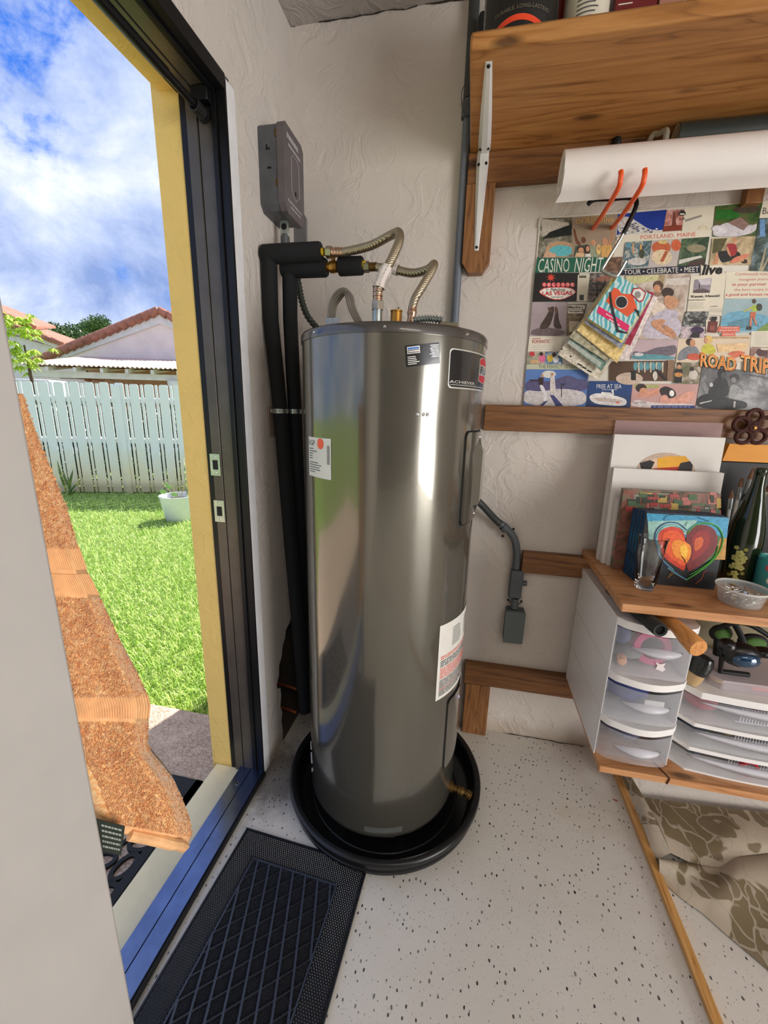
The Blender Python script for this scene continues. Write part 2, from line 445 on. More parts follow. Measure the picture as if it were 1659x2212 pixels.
# ------------------------------------------------------------------ door frame (dark aluminium)
ALU = mat('bronze_aluminium', (92, 85, 78), .34, .5, var=.10, vscale=9)
ALB = mat('black_aluminium', (24, 24, 26), .35, .4, var=.08)
RUB = mat('black_rubber', (14, 14, 15), .6, var=.05)
fr = thing('door_frame', 'dark bronze metal door frame of the open back doorway', 'door frame', (-.06, YJ, 0))
del fr['category']; fr['kind'] = 'structure'; fr.name = 'door_1'
def profile(mbx, kind):
    """frame section: kind J = jamb (vertical), H = head"""
    segs = [(-.131, -.110, -.004, 1), (-.110, -.0795, .002, 0), (-.0795, -.0765, -.003, 1), (-.0765, -.036, .002, 0), (-.036, -.022, .010, 1), (-.022, .003, .004, 1)]
    return segs
for s0, s1, pr, mi in profile(None, 'J'):
    MB().box((s0, YJ-pr, .0), (s1, -.393, HD+.02)).build('jamb_strip', [ALU, ALB][mi], fr, bevel=.0015)
for s0, s1, pr, mi in profile(None, 'H'):
    MB().box((s0, YN, HD-pr), (s1, YJ, HD+.03)).build('head_strip', [ALU, ALB][mi], fr, bevel=.0015)
MB().box((-.125, YN-.02, 0), (.003, YN, HD+.02)).build('near_jamb', ALB, fr, bevel=.002)
MB().box((-.075, YJ-.03, HD-.035), (-.03, YJ-.002, HD-.003)).build('corner_block', ALB, fr, bevel=.003)
STEEL = mat('zinc_steel', (190, 196, 192), .28, .9, var=.08, vscale=30)
for u0, v0, u1, v1 in ((453, 980, 478, 1028), (462, 1080, 487, 1128)):
    a = ony(u0, v0, YJ-.004); c = ony(u1, v1, YJ-.004)
    x0, x1, z1, z0 = a.x, c.x, a.z, c.z; m_ = MB(); wx = (x1-x0); hz = z1-z0; y = YJ-.004
    xa, xb, za, zb = x0+wx*.25, x1-wx*.22, z0+hz*.28, z1-hz*.28
    for (p, q, r_, s_) in ((x0, x1, z0, za), (x0, x1, zb, z1), (x0, xa, za, zb), (xb, x1, za, zb)): m_.box((p, y-.0018, r_), (q, y, s_))
    sp_ = m_.build('strike_plate', STEEL, fr, label='bright zinc strike plate')
    MB().box((xa, y-.0004, za), (xb, y+.0008, zb)).build('latch_hole', RUB, sp_)
    for zz in (z0+hz*.14, z1-hz*.14): MB().lathe([(0, .0012), (.0032, .0008), (.004, 0)], ((x0+x1)/2, y-.0018, zz), 12, axis=(0, -1, 0)).build('screw', STEEL, sp_)

# threshold
th = thing('door_threshold', 'dark metal threshold with a centre groove, tinted with a blue sky reflection', 'threshold', (-.045, -1.2, 0))
TH = mat('sky_tinted_threshold_metal', (104, 120, 158), .24, .95, var=.10, vscale=14)  # blue sky reflection is tinted into the dark metal's base colour
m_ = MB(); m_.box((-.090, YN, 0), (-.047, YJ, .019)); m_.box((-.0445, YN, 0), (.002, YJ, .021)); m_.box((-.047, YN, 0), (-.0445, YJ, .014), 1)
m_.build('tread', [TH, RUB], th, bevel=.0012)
MB().box((.002, YN, 0), (.009, YJ, .017)).build('gasket', RUB, th, bevel=.002)
a = onz(512, 1693, .0195)
MB().prism([(a.x+.009*math.cos(k*PI/6)*(.7), a.y+.007*math.sin(k*PI/6), .0191) for k in range(12)], (0, 0, .0012)).build('drain_slot', STEEL, th)
MB().prism([(a.x+.006*math.cos(k*PI/6)*(.7), a.y+.0045*math.sin(k*PI/6), .0195) for k in range(12)], (0, 0, .0012)).build('slot_opening', RUB, th)
th['kind'] = 'structure'; del th['category']; th.name = 'trim_2'
struct(MB().box((-.195, YN, -.12), (-.090, -.405, 0)), 'door_sill', CREAM, bevel=.004)

# near door leaf, white, ajar inward; towel hangs over its outer side
PE = Vector((.1925, -1.170, 0)); HG = Vector((.012, -1.945, 0)); ud = (PE-HG).normalized(); nd = Vector((-ud.y, ud.x, 0))
if nd.x < 0: nd = -nd
lm = mat('door_shaded_white', (170, 166, 162), .55, var=.05, vscale=3, bump=.1, bscale=12)  # white paint greyed: the leaf's weaker light is put into its colour
L_ = thing('door_2', '', 'door', HG); del L_['category']; del L_['label']; L_['kind'] = 'structure'
m_ = MB(); hw = (PE-HG).length
m_.obox(HG+ud*hw/2-nd*.0225+Vector((0, 0, 1.03)), ud*hw/2, nd*.0225, Vector((0, 0, 1.005)))
m_.build('door_leaf', lm, L_, bevel=.003)
m_ = MB(); kb = PE-ud*.07-nd*.045+Vector((0, 0, 1.34))
m_.lathe([(0, .06), (.02, .058), (.027, .045), (.024, .03), (.011, .022), (.011, .006), (.03, .004), (.03, 0)], kb, 20, axis=-nd)
m_.build('hook', STEEL, L_)

# ------------------------------------------------------------------ tension rod across the head of the opening
rod = thing('tension_rod', 'black tension rod across the top of the doorway', 'rod', (-.056, -1.2, 1.995))
BLK = mat('black_enamel', (18, 18, 20), .38, .2, var=.04)
rz = 1.998
MB().tube([(-.056, YJ-.03, rz), (-.056, YN+.03, rz)], .0085, 16).build('tube', BLK, rod)
MB().tube([(-.056, YJ-.14, rz), (-.056, YN+.03, rz)], .0105, 16).build('outer_tube', BLK, rod)
pr = [(.0095, 0)]
for k in range(5): pr += [(.0150, .004+k*.007), (.0150, .007+k*.007), (.0115, .009+k*.007)]
MB().lathe([(0, 0), (.017, 0), (.017, .006)]+[(r_, h+.006) for r_, h in pr], (-.056, YJ-.004, rz), 20, axis=(0, -1, 0)).build('rubber_end', RUB, rod)

# ================================================================== OUTDOORS
GZ = -.10
E1 = Vector((1.661, .522, 0)).normalized(); NA = Vector((-E1.y, E1.x, 0))        # along the fence; away from the house
F0 = Vector((-5.41, 3.778, GZ))
def fpt(s, k, z): return F0+E1*s+NA*k+Vector((0, 0, z-GZ))
def onf(u, v, k):
    r = ray(u, v); q = F0+NA*k; return EYE+r*((q-EYE).dot(NA)/r.dot(NA))
def fs_(p): return (p-F0).dot(E1)

# foliage helper
def leafcloud(mb, c, rad, n, size, mi=0, drop=0, long=1.6):
    c = Vector(c)
    for _ in range(n):
        while True:
            q = Vector((random.uniform(-1, 1), random.uniform(-1, 1), random.uniform(-1, 1)))
            if .25 < q.length < 1: break
        p = c+Vector((q.x*rad[0], q.y*rad[1], q.z*rad[2]))
        d = Vector((random.gauss(0, 1), random.gauss(0, 1), random.gauss(0, 1)-drop)).normalized(); e = d.orthogonal().normalized()
        e = (Matrix.Rotation(random.uniform(0, 2*PI), 3, d) @ e); s_ = size*random.uniform(.6, 1.3)
        mb.add([p, p+d*s_*long*.45+e*s_*.32, p+d*s_*long, p+d*s_*long*.45-e*s_*.32], [(0, 1, 2, 3)], mi)
# lawn
def lawn_mat():
    m, t, b = newmat('lawn_soil')
    oc = t.node('ShaderNodeTexCoord').outputs['Object']
    t.link(t.ramp(t.noise(oc, 25, 5, .7), [(.35, c4((70, 96, 34))), (.65, c4((150, 168, 80)))]), b.inputs['Base Color'])
    b.inputs['Roughness'].default_value = .9; return m
m_ = MB(); m_.box((-40, -30, GZ-.2), (-.19, 45, GZ))
m_.box((-.19, .9, GZ-.2), (30, 45, GZ)); struct(m_, 'lawn', lawn_mat())
def blade_mat(name, a, b_, c_, trans=True):
    m, t, b = newmat(name)
    oc = t.node('ShaderNodeTexCoord').outputs['Object']
    n1 = t.noise(oc, 14, 3, .6); n2 = t.noise(oc, 160, 2, .5)
    s_ = t.math('ADD', t.math('MULTIPLY', n1, .5), t.math('MULTIPLY', n2, .5))
    t.link(t.ramp(s_, [(.36, c4(a)), (.5, c4(b_)), (.64, c4(c_))]), b.inputs['Base Color'])
    b.inputs['Roughness'].default_value = .45; b.inputs['Subsurface Weight'].default_value = 0
    return m
GR = blade_mat('grass_blades', (120, 168, 52), (178, 212, 96), (224, 236, 160))
rng = np.random.default_rng(3)
def grass(n, hmin, hmax, wid, region, name):
    P = region(n); n = len(P)
    a = rng.uniform(0, 2*np.pi, n); h = rng.uniform(hmin, hmax, n); ln = rng.uniform(.2, .9, n)*h
    d = np.stack([np.cos(a), np.sin(a)], 1); pz = np.zeros(n)+GZ
    wv = np.stack([-d[:, 1], d[:, 0]], 1)*wid/2
    b0 = np.concatenate([P-wv, pz[:, None]], 1); b1 = np.concatenate([P+wv, pz[:, None]], 1)
    md = P+d*(ln*.35)[:, None]
    m0 = np.concatenate([md-wv*.8, (pz+h*.6)[:, None]], 1); m1 = np.concatenate([md+wv*.8, (pz+h*.6)[:, None]], 1)
    tp = np.concatenate([P+d*ln[:, None], (pz+h*rng.uniform(.7, 1, n))[:, None]], 1)
    V = np.stack([b0, b1, m0, m1, tp], 1).reshape(-1, 3)
    i = np.arange(n)*5
    me = bpy.data.meshes.new(name)
    tri = np.stack([i, i+1, i+3, i, i+3, i+2, i+2, i+3, i+4], 1).reshape(-1, 3)
    me.vertices.add(len(V)); me.vertices.foreach_set('co', V.ravel())
    me.loops.add(tri.size); me.loops.foreach_set('vertex_index', tri.ravel())
    me.polygons.add(len(tri)); me.polygons.foreach_set('loop_start', np.arange(0, tri.size, 3)); me.polygons.foreach_set('loop_total', np.full(len(tri), 3))
    me.update(); me.materials.append(GR)
    o = bpy.data.objects.new(name, me); COL.objects.link(o); o['kind'] = 'stuff'; return o
def reg(n):
    # lawn between the patio and the fence, thinner further out
    x = rng.uniform(-6.4, -.2, n*3); y = rng.uniform(-.9, 4.6, n*3)
    dist = np.hypot(x-EYE.x, y-EYE.y); keep = (rng.uniform(0, 1, n*3) < (1.6/dist)**1.4)
    k = (y-(3.778+(x+5.41)*.3143) < -.02) & ((y > -.128) | (x < -2.9))
    ang = np.arctan2(y-EYE.y, -(x-EYE.x)); k &= (ang > -.1) & keep
    return np.stack([x[k], y[k]], 1)[:n]
o = grass(150000, .025, .06, .0045, reg, 'grass')
tag(o, 'short bright green lawn grass between patio slab and white fence', 'grass')

# patio slab with stamped brown surface, sunlit strip and shade come from the light
def patio_mat():
    m, t, b = newmat('stamped_patio')
    oc = t.node('ShaderNodeTexCoord').outputs['Object']
    v = t.node('ShaderNodeTexVoronoi'); v.feature = 'DISTANCE_TO_EDGE'; v.inputs['Scale'].default_value = 48
    t.link(t.mapping(oc, (1, 1.6, 1)), v.inputs['Vector'])
    n1 = t.noise(oc, 18, 6, .7)
    crack = t.ramp(t.math('ADD', v.outputs['Distance'], t.math('MULTIPLY', n1, .12)), [(.05, G(0)), (.12, G(1))])
    col = t.ramp(n1, [(.3, c4((176, 150, 132))), (.7, c4((214, 192, 170)))])
    t.link(t.mix(crack, c4((146, 120, 104)), col), b.inputs['Base Color']); b.inputs['Roughness'].default_value = .75
    bn = t.node('ShaderNodeBump'); bn.inputs['Strength'].default_value = .5; bn.inputs['Distance'].default_value = .004
    t.link(crack, bn.inputs['Height']); t.link(bn.outputs[0], b.inputs['Normal']); return m
struct(MB().box((-2.9, -4, GZ-.1), (-.195, -.135, -.05)), 'patio', patio_mat(), bevel=.01)

# shadowbox fence: every wide picket and every narrow back board is a part
fence = thing('picket_fence', 'tall white weathered shadowbox fence of dog-eared boards across the lawn', 'fence', fpt(1, 0, GZ))
def fence_mat():
    m, t, b = newmat('fence_white_paint')
    pos = t.node('ShaderNodeNewGeometry').outputs['Position']; oc = t.node('ShaderNodeTexCoord').outputs['Object']
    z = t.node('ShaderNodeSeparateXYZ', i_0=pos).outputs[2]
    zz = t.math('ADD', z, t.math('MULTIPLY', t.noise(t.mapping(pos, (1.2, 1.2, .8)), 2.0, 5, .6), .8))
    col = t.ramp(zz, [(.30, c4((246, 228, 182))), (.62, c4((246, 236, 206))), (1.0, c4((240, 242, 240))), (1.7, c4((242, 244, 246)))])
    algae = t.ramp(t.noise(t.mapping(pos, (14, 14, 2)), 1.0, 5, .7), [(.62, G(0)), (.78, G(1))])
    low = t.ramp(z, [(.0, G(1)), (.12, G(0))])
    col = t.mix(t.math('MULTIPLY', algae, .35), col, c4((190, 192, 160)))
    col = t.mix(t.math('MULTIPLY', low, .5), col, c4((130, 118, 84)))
    t.link(col, b.inputs['Base Color']); b.inputs['Roughness'].default_value = .6
    bn = t.node('ShaderNodeBump'); bn.inputs['Strength'].default_value = .25; bn.inputs['Distance'].default_value = .003
    t.link(t.noise(t.mapping(oc, (30, 30, 2)), 1.0, 4, .6), bn.inputs['Height']); t.link(bn.outputs[0], b.inputs['Normal'])
    return m
FM = fence_mat()
TOP = 1.605
def picket(s, wd, k, top, lean=0, ear=.03):
    b0 = fpt(s, k, GZ+.02); h = top-GZ-.02
    P = []
    for dx, dz in ((-wd/2, 0), (wd/2, 0), (wd/2, h-ear), (wd/2-.008, h-ear*.45), (wd/2-ear, h), (-wd/2+ear, h), (-wd/2+.008, h-ear*.45), (-wd/2, h-ear)):
        P.append(b0+E1*(dx+lean*dz)+Vector((0, 0, dz)))
    MB().prism(P, NA*.009).build('picket', FM, fence)
s = -1.55; i = 0
while s < 4.4:
    post = i % 8 == 3
    picket(s, .136, 0, TOP+random.uniform(-.008, .01), random.uniform(-.002, .002))
    MB().prism([fpt(s+.105-.019, .010, GZ+.02), fpt(s+.105+.019, .010, GZ+.02), fpt(s+.105+.019, .010, TOP-.01), fpt(s+.105-.019, .010, TOP-.01)], NA*.009).build('back_board', FM, fence)
    s += .2145; i += 1
for z in (.12, .80, 1.42):
    MB().prism([fpt(-1.7, .020, GZ+z), fpt(4.6, .020, GZ+z), fpt(4.6, .020, GZ+z+.085), fpt(-1.7, .020, GZ+z+.085)], NA*.030).build('rail', FM, fence)
for s in (-1.1, .78, 2.70):
    MB().prism([fpt(s-.045, -.022, GZ), fpt(s+.045, -.022, GZ), fpt(s+.045, -.022, TOP-.03), fpt(s-.045, -.022, TOP-.03)], NA*.02).build('post', FM, fence)

m_ = MB()  # leaf row added behind the fence to keep sunlight out of its slits
for q in range(34):
    leafcloud(m_, fpt(-1.8+q*.2, .55, GZ+.72), (.2, .20, .74), 520, .07)
tag(m_.build('added_hedge', blade_mat('added_hedge_leaves', (26, 40, 22), (46, 64, 34), (70, 92, 50)), kind='stuff'), 'dark leaf row added to block light through the gaps of the white fence', 'added_hedge')
# neighbour's pink house with tiled gable
PINK = stucco('pink_stucco', (252, 232, 224), .2, scale=.4)
TILE = mat('clay_roof_tile', (176, 116, 96), .8, var=.18, vscale=5, bump=.3)
WHT = mat('white_trim_paint', (232, 226, 224), .6, var=.05)
K = 7.0
R_ = onf(345, 676, K); EL = onf(80, 785, K); ER = Vector((2*R_.x-EL.x, 2*R_.y-EL.y, EL.z))
nh = thing('neighbour_house', 'pale pink house with a clay tiled gable behind the fence', 'house', fpt(fs_(R_), K+2, GZ))
gb = [onf(96, 782, K), Vector((ER.x, ER.y, ER.z)), R_]
gz = gb[0].z
W0 = EL+Vector((0, 0, 0)); W0.z = GZ; W1 = ER.copy(); W1.z = GZ
MB().prism([W0, W1, ER, R_-Vector((0, 0, .03)), EL], NA*6).build('gable_wall', PINK, nh)
m_ = MB(); off = NA*-.05
m_.prism([EL+Vector((0, 0, -.02))+off, R_+Vector((0, 0, -.05))+off, R_+Vector((0, 0, -.30))+off, EL+Vector((0, 0, -.14))+off+(R_-EL)*.04], NA*.05)
m_.prism([ER+Vector((0, 0, -.02))+off, R_+Vector((0, 0, -.05))+off, R_+Vector((0, 0, -.30))+off, ER+Vector((0, 0, -.14))+off], NA*.05)
m_.build('rake_board', WHT, nh)
for side, E_ in ((0, EL), (1, ER)):
    d = (R_-E_); L = d.length; dn = d.normalized(); nrm = dn.cross(NA); nrm = nrm if nrm.z > 0 else -nrm
    MB().prism([E_+off, R_+off, R_+off+nrm*.05, E_+off+nrm*.05], NA*6.2).build('roof_slope', TILE, nh)
    nt = 17
    for k in range(nt):
        p = E_+dn*(L*k/nt)+nrm*(.05+.0)+off*1.5; q = E_+dn*(L*(k+1.12)/nt)+nrm*(.085)+off*1.5
        m_ = MB(); m_.tube([p-Vector((0, 0, .02)), q-Vector((0, 0, .02))], [.13, .105], 10); m_.build('rake_tile', TILE, nh)
# patio cover in front of it
K2 = 4.0
A = onf(40, 786, K2); B = onf(430, 797, K2); zt = (A.z+B.z)/2; A.z = zt; B.z = zt
pc = thing('patio_cover', "neighbour's patio cover with corrugated edge, rafter tails and white beam", 'patio cover', Vector(((A.x+B.x)/2, (A.y+B.y)/2, GZ)))
m_ = MB(); n = 120; vs = []; fs = []
for i in range(n+1):
    p = A+(B-A)*(i/n); dz = .022*math.sin(i*2*PI/3.2)
    vs += [p+Vector((0, 0, dz)), p+NA*2.6+Vector((0, 0, .45+dz)), p+Vector((0, 0, dz-.014)), p+NA*2.6+Vector((0, 0, .42+dz))]
for i in range(n):
    a = i*4; b = a+4; fs += [(a, b, b+1, a+1), (a+2, a+3, b+3, b+2), (a, a+2, b+2, b)]
m_.add(vs, fs, 0, True); m_.build('corrugated_roof', mat('corrugated_sheet', (206, 178, 166), .6, var=.1), pc)
BRN = mat('brown_soffit_paint', (178, 128, 106), .7, var=.1)
for u in (100, 160, 218, 272, 327, 383):
    p = onf(u, 792, K2+.06); p.z = zt-.02
    m_ = MB(); dd = NA+Vector((0, 0, .15)); m_.obox(p+dd*1.4-Vector((0, 0, .07)), E1*.035, dd*1.4, Vector((0, 0, .05))); m_.build('rafter', WHT, pc)
a = A+NA*2.9; m_ = MB(); m_.prism([A+NA*.35+Vector((0, 0, -.02)), B+NA*.35+Vector((0, 0, -.02)), B+NA*2.9+Vector((0, 0, .36)), A+NA*2.9+Vector((0, 0, .36))], (0, 0, -.015)); m_.build('soffit', BRN, pc)
m_ = MB(); p = A+NA*.25; q = B+NA*.25
m_.prism([p+Vector((0, 0, -.13)), q+Vector((0, 0, -.13)), q+Vector((0, 0, -.27)), p+Vector((0, 0, -.27))], NA*.12); m_.build('beam', WHT, pc)
cp_ = onf(376, 830, K2+.3)
m_ = MB(); m_.lathe([(.10, GZ), (.10, GZ+.1), (.075, GZ+.14), (.065, zt-.55), (.08, zt-.52), (.08, zt-.48), (.10, zt-.46), (.10, zt-.42), (.15, zt-.40), (.15, zt-.27)], (cp_.x, cp_.y, 0), 20); m_.build('column', WHT, pc)
p = A+NA*2.6; q = B+NA*2.6; p.z = GZ; q.z = GZ
MB().prism([p, q, q+Vector((0, 0, 2.6)), p+Vector((0, 0, 2.6))], NA*.1).build('rear_wall', mat('salmon_wall', (206, 150, 132), .8), pc)
p = A+NA*.3-E1*3; q = B+NA*.3+E1*3
m_ = MB(); c0 = onf(190, 819, K2+1.2)
for k in range(4):
    a_ = k*PI/2+.3; d = Vector((math.cos(a_), math.sin(a_), 0)); m_.obox(c0+d*.38, d*.28, d.cross(Vector((0, 0, 1)))*.06, Vector((0, 0, .006)))
m_.lathe([(0, -.06), (.08, -.05), (.09, .04), (.02, .07), (.02, .28)], c0, 12)
tag(m_.build('ceiling_fan', mat('fan_wood', (150, 84, 58), .5)), "brown ceiling fan under the neighbour's patio cover", 'fan')
p = onf(60, 822, 2.2); m_ = MB(); hb = (p.z+.03-GZ)/2; m_.obox(Vector((p.x, p.y, GZ+hb))+E1*.02+NA*.3, E1*.36, NA*.3, Vector((0, 0, hb)))
tag(m_.build('white_shed_box', WHT, bevel=.03), 'white box top showing above the left end of the fence', 'storage box')

# second house far left, tiled roof
K3 = 12.0
a = onf(-60, 650, K3); b = onf(70, 690, K3+.3); 
lh = thing('tiled_roof_house', 'far white house with two stepped clay tile roofs', 'house', fpt(fs_(onf(0, 700, K3)), K3+3, GZ))
def tiled_roof(pts, nm):
    p0, p1 = pts; n = 9; rows = 5
    dn = (p1-p0); 
    MB().prism([p0, p1, p1+NA*2.5-dn*.25+Vector((0, 0, .2)), p0+NA*2.5+Vector((0, 0, .2))], (0, 0, -.1)).build('roof_slope', TILE, lh)
    for r_ in range(n):
        a_ = p0+dn*(r_/n); b_ = p0+dn*((r_+1.05)/n)
        MB().tube([a_+Vector((0, 0, .02)), b_+Vector((0, 0, -.02))], [.12, .10], 8).build('roof_tile', TILE, lh)
tiled_roof((onf(-90, 640, K3+1), onf(74, 706, K3+1)), 'upper')
tiled_roof((onf(-60, 672, K3), onf(133, 742, K3)), 'lower')
m_ = MB(); p = onf(-60, 676, K3+.1); q = onf(133, 746, K3+.1)
m_.prism([p, q, q-Vector((0, 0, .18)), p-Vector((0, 0, .18))], NA*.1); m_.build('fascia', WHT, lh)
p = onf(-60, 700, K3+.4); q = onf(125, 752, K3+.4); p2 = p.copy(); q2 = q.copy(); p2.z = GZ; q2.z = GZ
MB().prism([p2, q2, q, p], NA*5).build('house_wall', WHT, lh)

# foliage
LF1 = blade_mat('tree_leaves_dark', (34, 62, 26), (72, 104, 44), (120, 150, 70))
LF2 = blade_mat('bright_leaves', (120, 160, 30), (176, 206, 60), (224, 236, 120))
BARK = mat('bark', (92, 74, 58), .9, bump=.5, bscale=30)
for u, v, wd, ht, lab in ((150, 722, .62, .7, 'dark sparse tree between the two neighbouring roofs'), (205, 712, 1.0, .62, 'rounder green tree just left of the pink gable ridge')):
    c = onf(u, v, 17 if wd < 1 else 23); t_ = thing('background_tree', lab, 'tree', (c.x, c.y, GZ), 'trees behind the neighbouring houses')
    m_ = MB(); sc = (c-EYE).length/881
    for _ in range(8):
        o_ = Vector((random.uniform(-1, 1)*22*sc, random.uniform(-.6, .6), random.uniform(-1, .9)*16*sc)); leafcloud(m_, c+o_, (14*sc*wd*1.3, .6, 12*sc), 620, .10)
    m_.build('crown', LF1, t_, kind='stuff')
    MB().tube([(c.x, c.y, GZ), (c.x+.1, c.y, c.z*.6), (c.x, c.y, c.z)], [.2, .14, .05], 8).build('trunk', BARK, t_)
c = onf(52, 745, 1.0); t_ = thing('leafy_shrub', 'bright yellow-green drooping shrub beyond the fence left end', 'shrub', (c.x, c.y, GZ))
m_ = MB(); sc = (c-EYE).length/881
for _ in range(80):
    h = c+Vector((random.gauss(0, 22)*sc, random.gauss(0, .15), random.uniform(-42, 44)*sc))-E1*.1
    for k in range(9):
        a_ = k*2*PI/9+random.uniform(-.2, .2); d = Vector((math.cos(a_), math.sin(a_), -random.uniform(.2, 1.1))).normalized(); e = d.cross(Vector((0, 0, 1))).normalized()
        L = random.uniform(.09, .17); m_.add([h, h+d*L*.4+e*.024-Vector((0, 0, .0)), h+d*L-Vector((0, 0, .02)), h+d*L*.4-e*.018], [(0, 1, 2, 3)])
m_.build('foliage', LF2, t_, kind='stuff')
MB().tube([(c.x, c.y, GZ), (c.x+.05, c.y, c.z*.6), (c.x, c.y, c.z)], [.05, .035, .012], 8).build('stem', BARK, t_)

# plants at the fence and the white pot
def swordleaf(mb, p, tip, wd, mi=0):
    p = Vector(p); tip = Vector(tip); n = 6; vs = []
    d = (tip-p); e = d.cross(NA).normalized(); bow = NA*-.03
    for i in range(n+1):
        t = i/n; w_ = wd*(.55+.9*t)*(1-t)**.5*1.2 if i < n else .0005; c = p+d*t+bow*math.sin(t*PI)
        vs += [c-e*w_, c+bow*.3, c+e*w_]
    mb.add(vs, [f for i in range(n) for f in ((i*3, i*3+1, i*3+4, i*3+3), (i*3+1, i*3+2, i*3+5, i*3+4))], mi, True)
SNK = pic('variegated_leaf', (206, 206, 120), (96, 120, 52), (60, 88, 44), 9)
b = onf(150, 1062, -.18); t_ = thing('snake_plant', 'variegated sword-leaved plant at the foot of the fence', 'plant', (b.x, b.y, GZ))
for (u, v, wd) in ((124, 995, .022), (136, 1015, .02), (158, 1014, .022), (148, 1030, .02), (176, 1035, .018), (165, 1058, .016)):
    m_ = MB(); tp = onf(u, v, -.18-random.uniform(0, .06)); swordleaf(m_, (b.x+random.uniform(-.04, .04), b.y+random.uniform(-.03, .03), GZ), tp, wd); m_.build('leaf', SNK, t_)
POT = mat('white_plastic_pot', (232, 234, 236), .35, var=.03)
pc_ = Vector((-2.87, 2.86, GZ))
t_ = thing('plant_pot', 'white tapered plastic pot with sparse twigs on the lawn', 'plant pot', pc_)
MB().lathe([(0, .0), (.150, 0), (.158, .01), (.205, .295), (.213, .30), (.213, .315), (.200, .315), (.193, .27), (.15, .05)], pc_, 36).build('pot', POT, t_)
MB().lathe([(0, .25), (.195, .25)], pc_, 24).build('soil', mat('potting_soil', (58, 48, 44), .95, bump=.6), t_)
m_ = MB()
for (dx, dz) in ((-.18, .22), (-.1, .36), (.02, .30), (.1, .42), (.16, .25), (-.02, .2), (.22, .34)):
    m_.tube(spline([pc_+Vector((dx*.2, 0, .25)), pc_+Vector((dx*.6, -.02, .25+dz*.6)), pc_+Vector((dx, -.03, .25+dz))], 4), [.003]*9, 5)
m_.build('twigs', mat('pale_twig', (190, 184, 130), .6), t_)
for (u, v, s_) in ((352, 1062, .05), (365, 1052, .04), (376, 1068, .045), (360, 1046, .03)):
    m_ = MB(); p = ony(u, v, 2.72); m_.ball(p, (s_, .01, s_*.6), 8, 6); m_.build('leaf', mat('fresh_leaf', (150, 190, 110), .5), t_)
m_ = MB(); swordleaf(m_, pc_+Vector((.15, 0, .25)), onf(398, 990, -1.1), .012); swordleaf(m_, pc_+Vector((.2, 0, .25)), onf(425, 1010, -1.1), .012); m_.build('sword_leaf', SNK, t_)

# rubber doormat outside
om = thing('outdoor_doormat', 'black rubber scroll-cut doormat outside the doorway', 'doormat', (-.42, -.85, -.05))
def ring(mb, cx, cy, rx, ry, w_, z0, z1, n=24, rot=0):
    vs = []; 
    for i in range(n):
        a_ = 2*PI*i/n
        for (r1, r2) in ((rx, ry), (rx-w_, ry-w_)):
            x = r1*math.cos(a_); y = r2*math.sin(a_); X = cx+x*math.cos(rot)-y*math.sin(rot); Y = cy+x*math.sin(rot)+y*math.cos(rot)
            vs += [(X, Y, z0), (X, Y, z1)]
    fs = []
    for i in range(n):
        a_ = i*4; b_ = ((i+1) % n)*4
        fs += [(a_+1, b_+1, b_+3, a_+3), (a_, a_+1, b_+1, b_)[::-1], (a_+2, a_+3, b_+3, b_+2)]
    mb.add(vs, fs)
x0, x1, y0, y1 = -.655, -.222, -1.20, -.452
m_ = MB(); z0, z1 = -.05, -.040
for a_, b_ in (((x0, y0), (x0+.05, y1)), ((x1-.03, y0), (x1, y1)), ((x0, y1-.10), (x1, y1)), ((x0, y0), (x1, y0+.04))): m_.box((a_[0], a_[1], z0), (b_[0], b_[1], z1))
m_.build('border', RUB, om, bevel=.002)
m_ = MB()
for i in range(5):
    for j in range(9):
        ring(m_, x0+.07+i*.078, y0+.08+j*.072, .044, .03, .013, z0, z1-.001, 20, (i+j) % 2*.9+.4)
m_.build('scrollwork', RUB, om)
# ================================================================== WATER HEATER
TX, TY, TR = .424, -.339, .248
def tp(a, z, r=TR):
    a = math.radians(a); return Vector((TX+r*math.cos(a), TY+r*math.sin(a), z))
def tank_mat():
    m, t, b = newmat('tank_enamel')
    oc = t.node('ShaderNodeTexCoord').outputs['Object']
    b.inputs['Base Color'].default_value = c4((112, 109, 99)); b.inputs['Metallic'].default_value = .68
    b.inputs['Roughness'].default_value = .20; b.inputs['Coat Weight'].default_value = .6; b.inputs['Coat Roughness'].default_value = .05
    bn = t.node('ShaderNodeBump'); bn.inputs['Strength'].default_value = .12; bn.inputs['Distance'].default_value = .02
    t.link(t.noise(t.mapping(oc, (3, 3, 1.1)), 2.2, 2, .5), bn.inputs['Height']); t.link(bn.outputs[0], b.inputs['Normal']); t.link(bn.outputs[0], b.inputs['Coat Normal'])
    d = t.noise(oc, 7, 5, .6); t.link(t.ramp(d, [(.4, G(.15)), (.75, G(.22))]), b.inputs['Roughness'])
    return m
TANK = tank_mat()
CAPM = mat('tank_cap_enamel', (86, 82, 79), .28, .5, var=.03, coat=.6)
wh = thing('water_heater', 'tall grey cylindrical electric water heater standing in a black pan', 'water heater', (TX, TY, .045))
MB().lathe([(0, .05), (TR-.006, .05), (TR-.002, .056), (TR, .07), (TR, 1.468)], (TX, TY, 0), 128).build('tank_body', TANK, wh, sharp=50)
MB().lathe([(TR, 1.464), (TR+.003, 1.464), (TR+.003, 1.480), (TR-.001, 1.4865), (TR-.008, 1.488), (0, 1.490)], (TX, TY, 0), 128).build('top_cap', CAPM, wh, sharp=60)
SCREW = mat('bright_screw', (205, 205, 205), .2, 1, var=0)
for a in (-128.5, -84.3, -37.1, 20, 120, -170):
    d = tp(a, 0, 1)-Vector((TX, TY, 0)); p = tp(a, 1.4745, TR+.003)
    MB().lathe([(0, .0028), (.0028, .0022), (.004, 0)], p, 12, axis=(d.x, d.y, 0)).build('cap_screw', SCREW, wh)
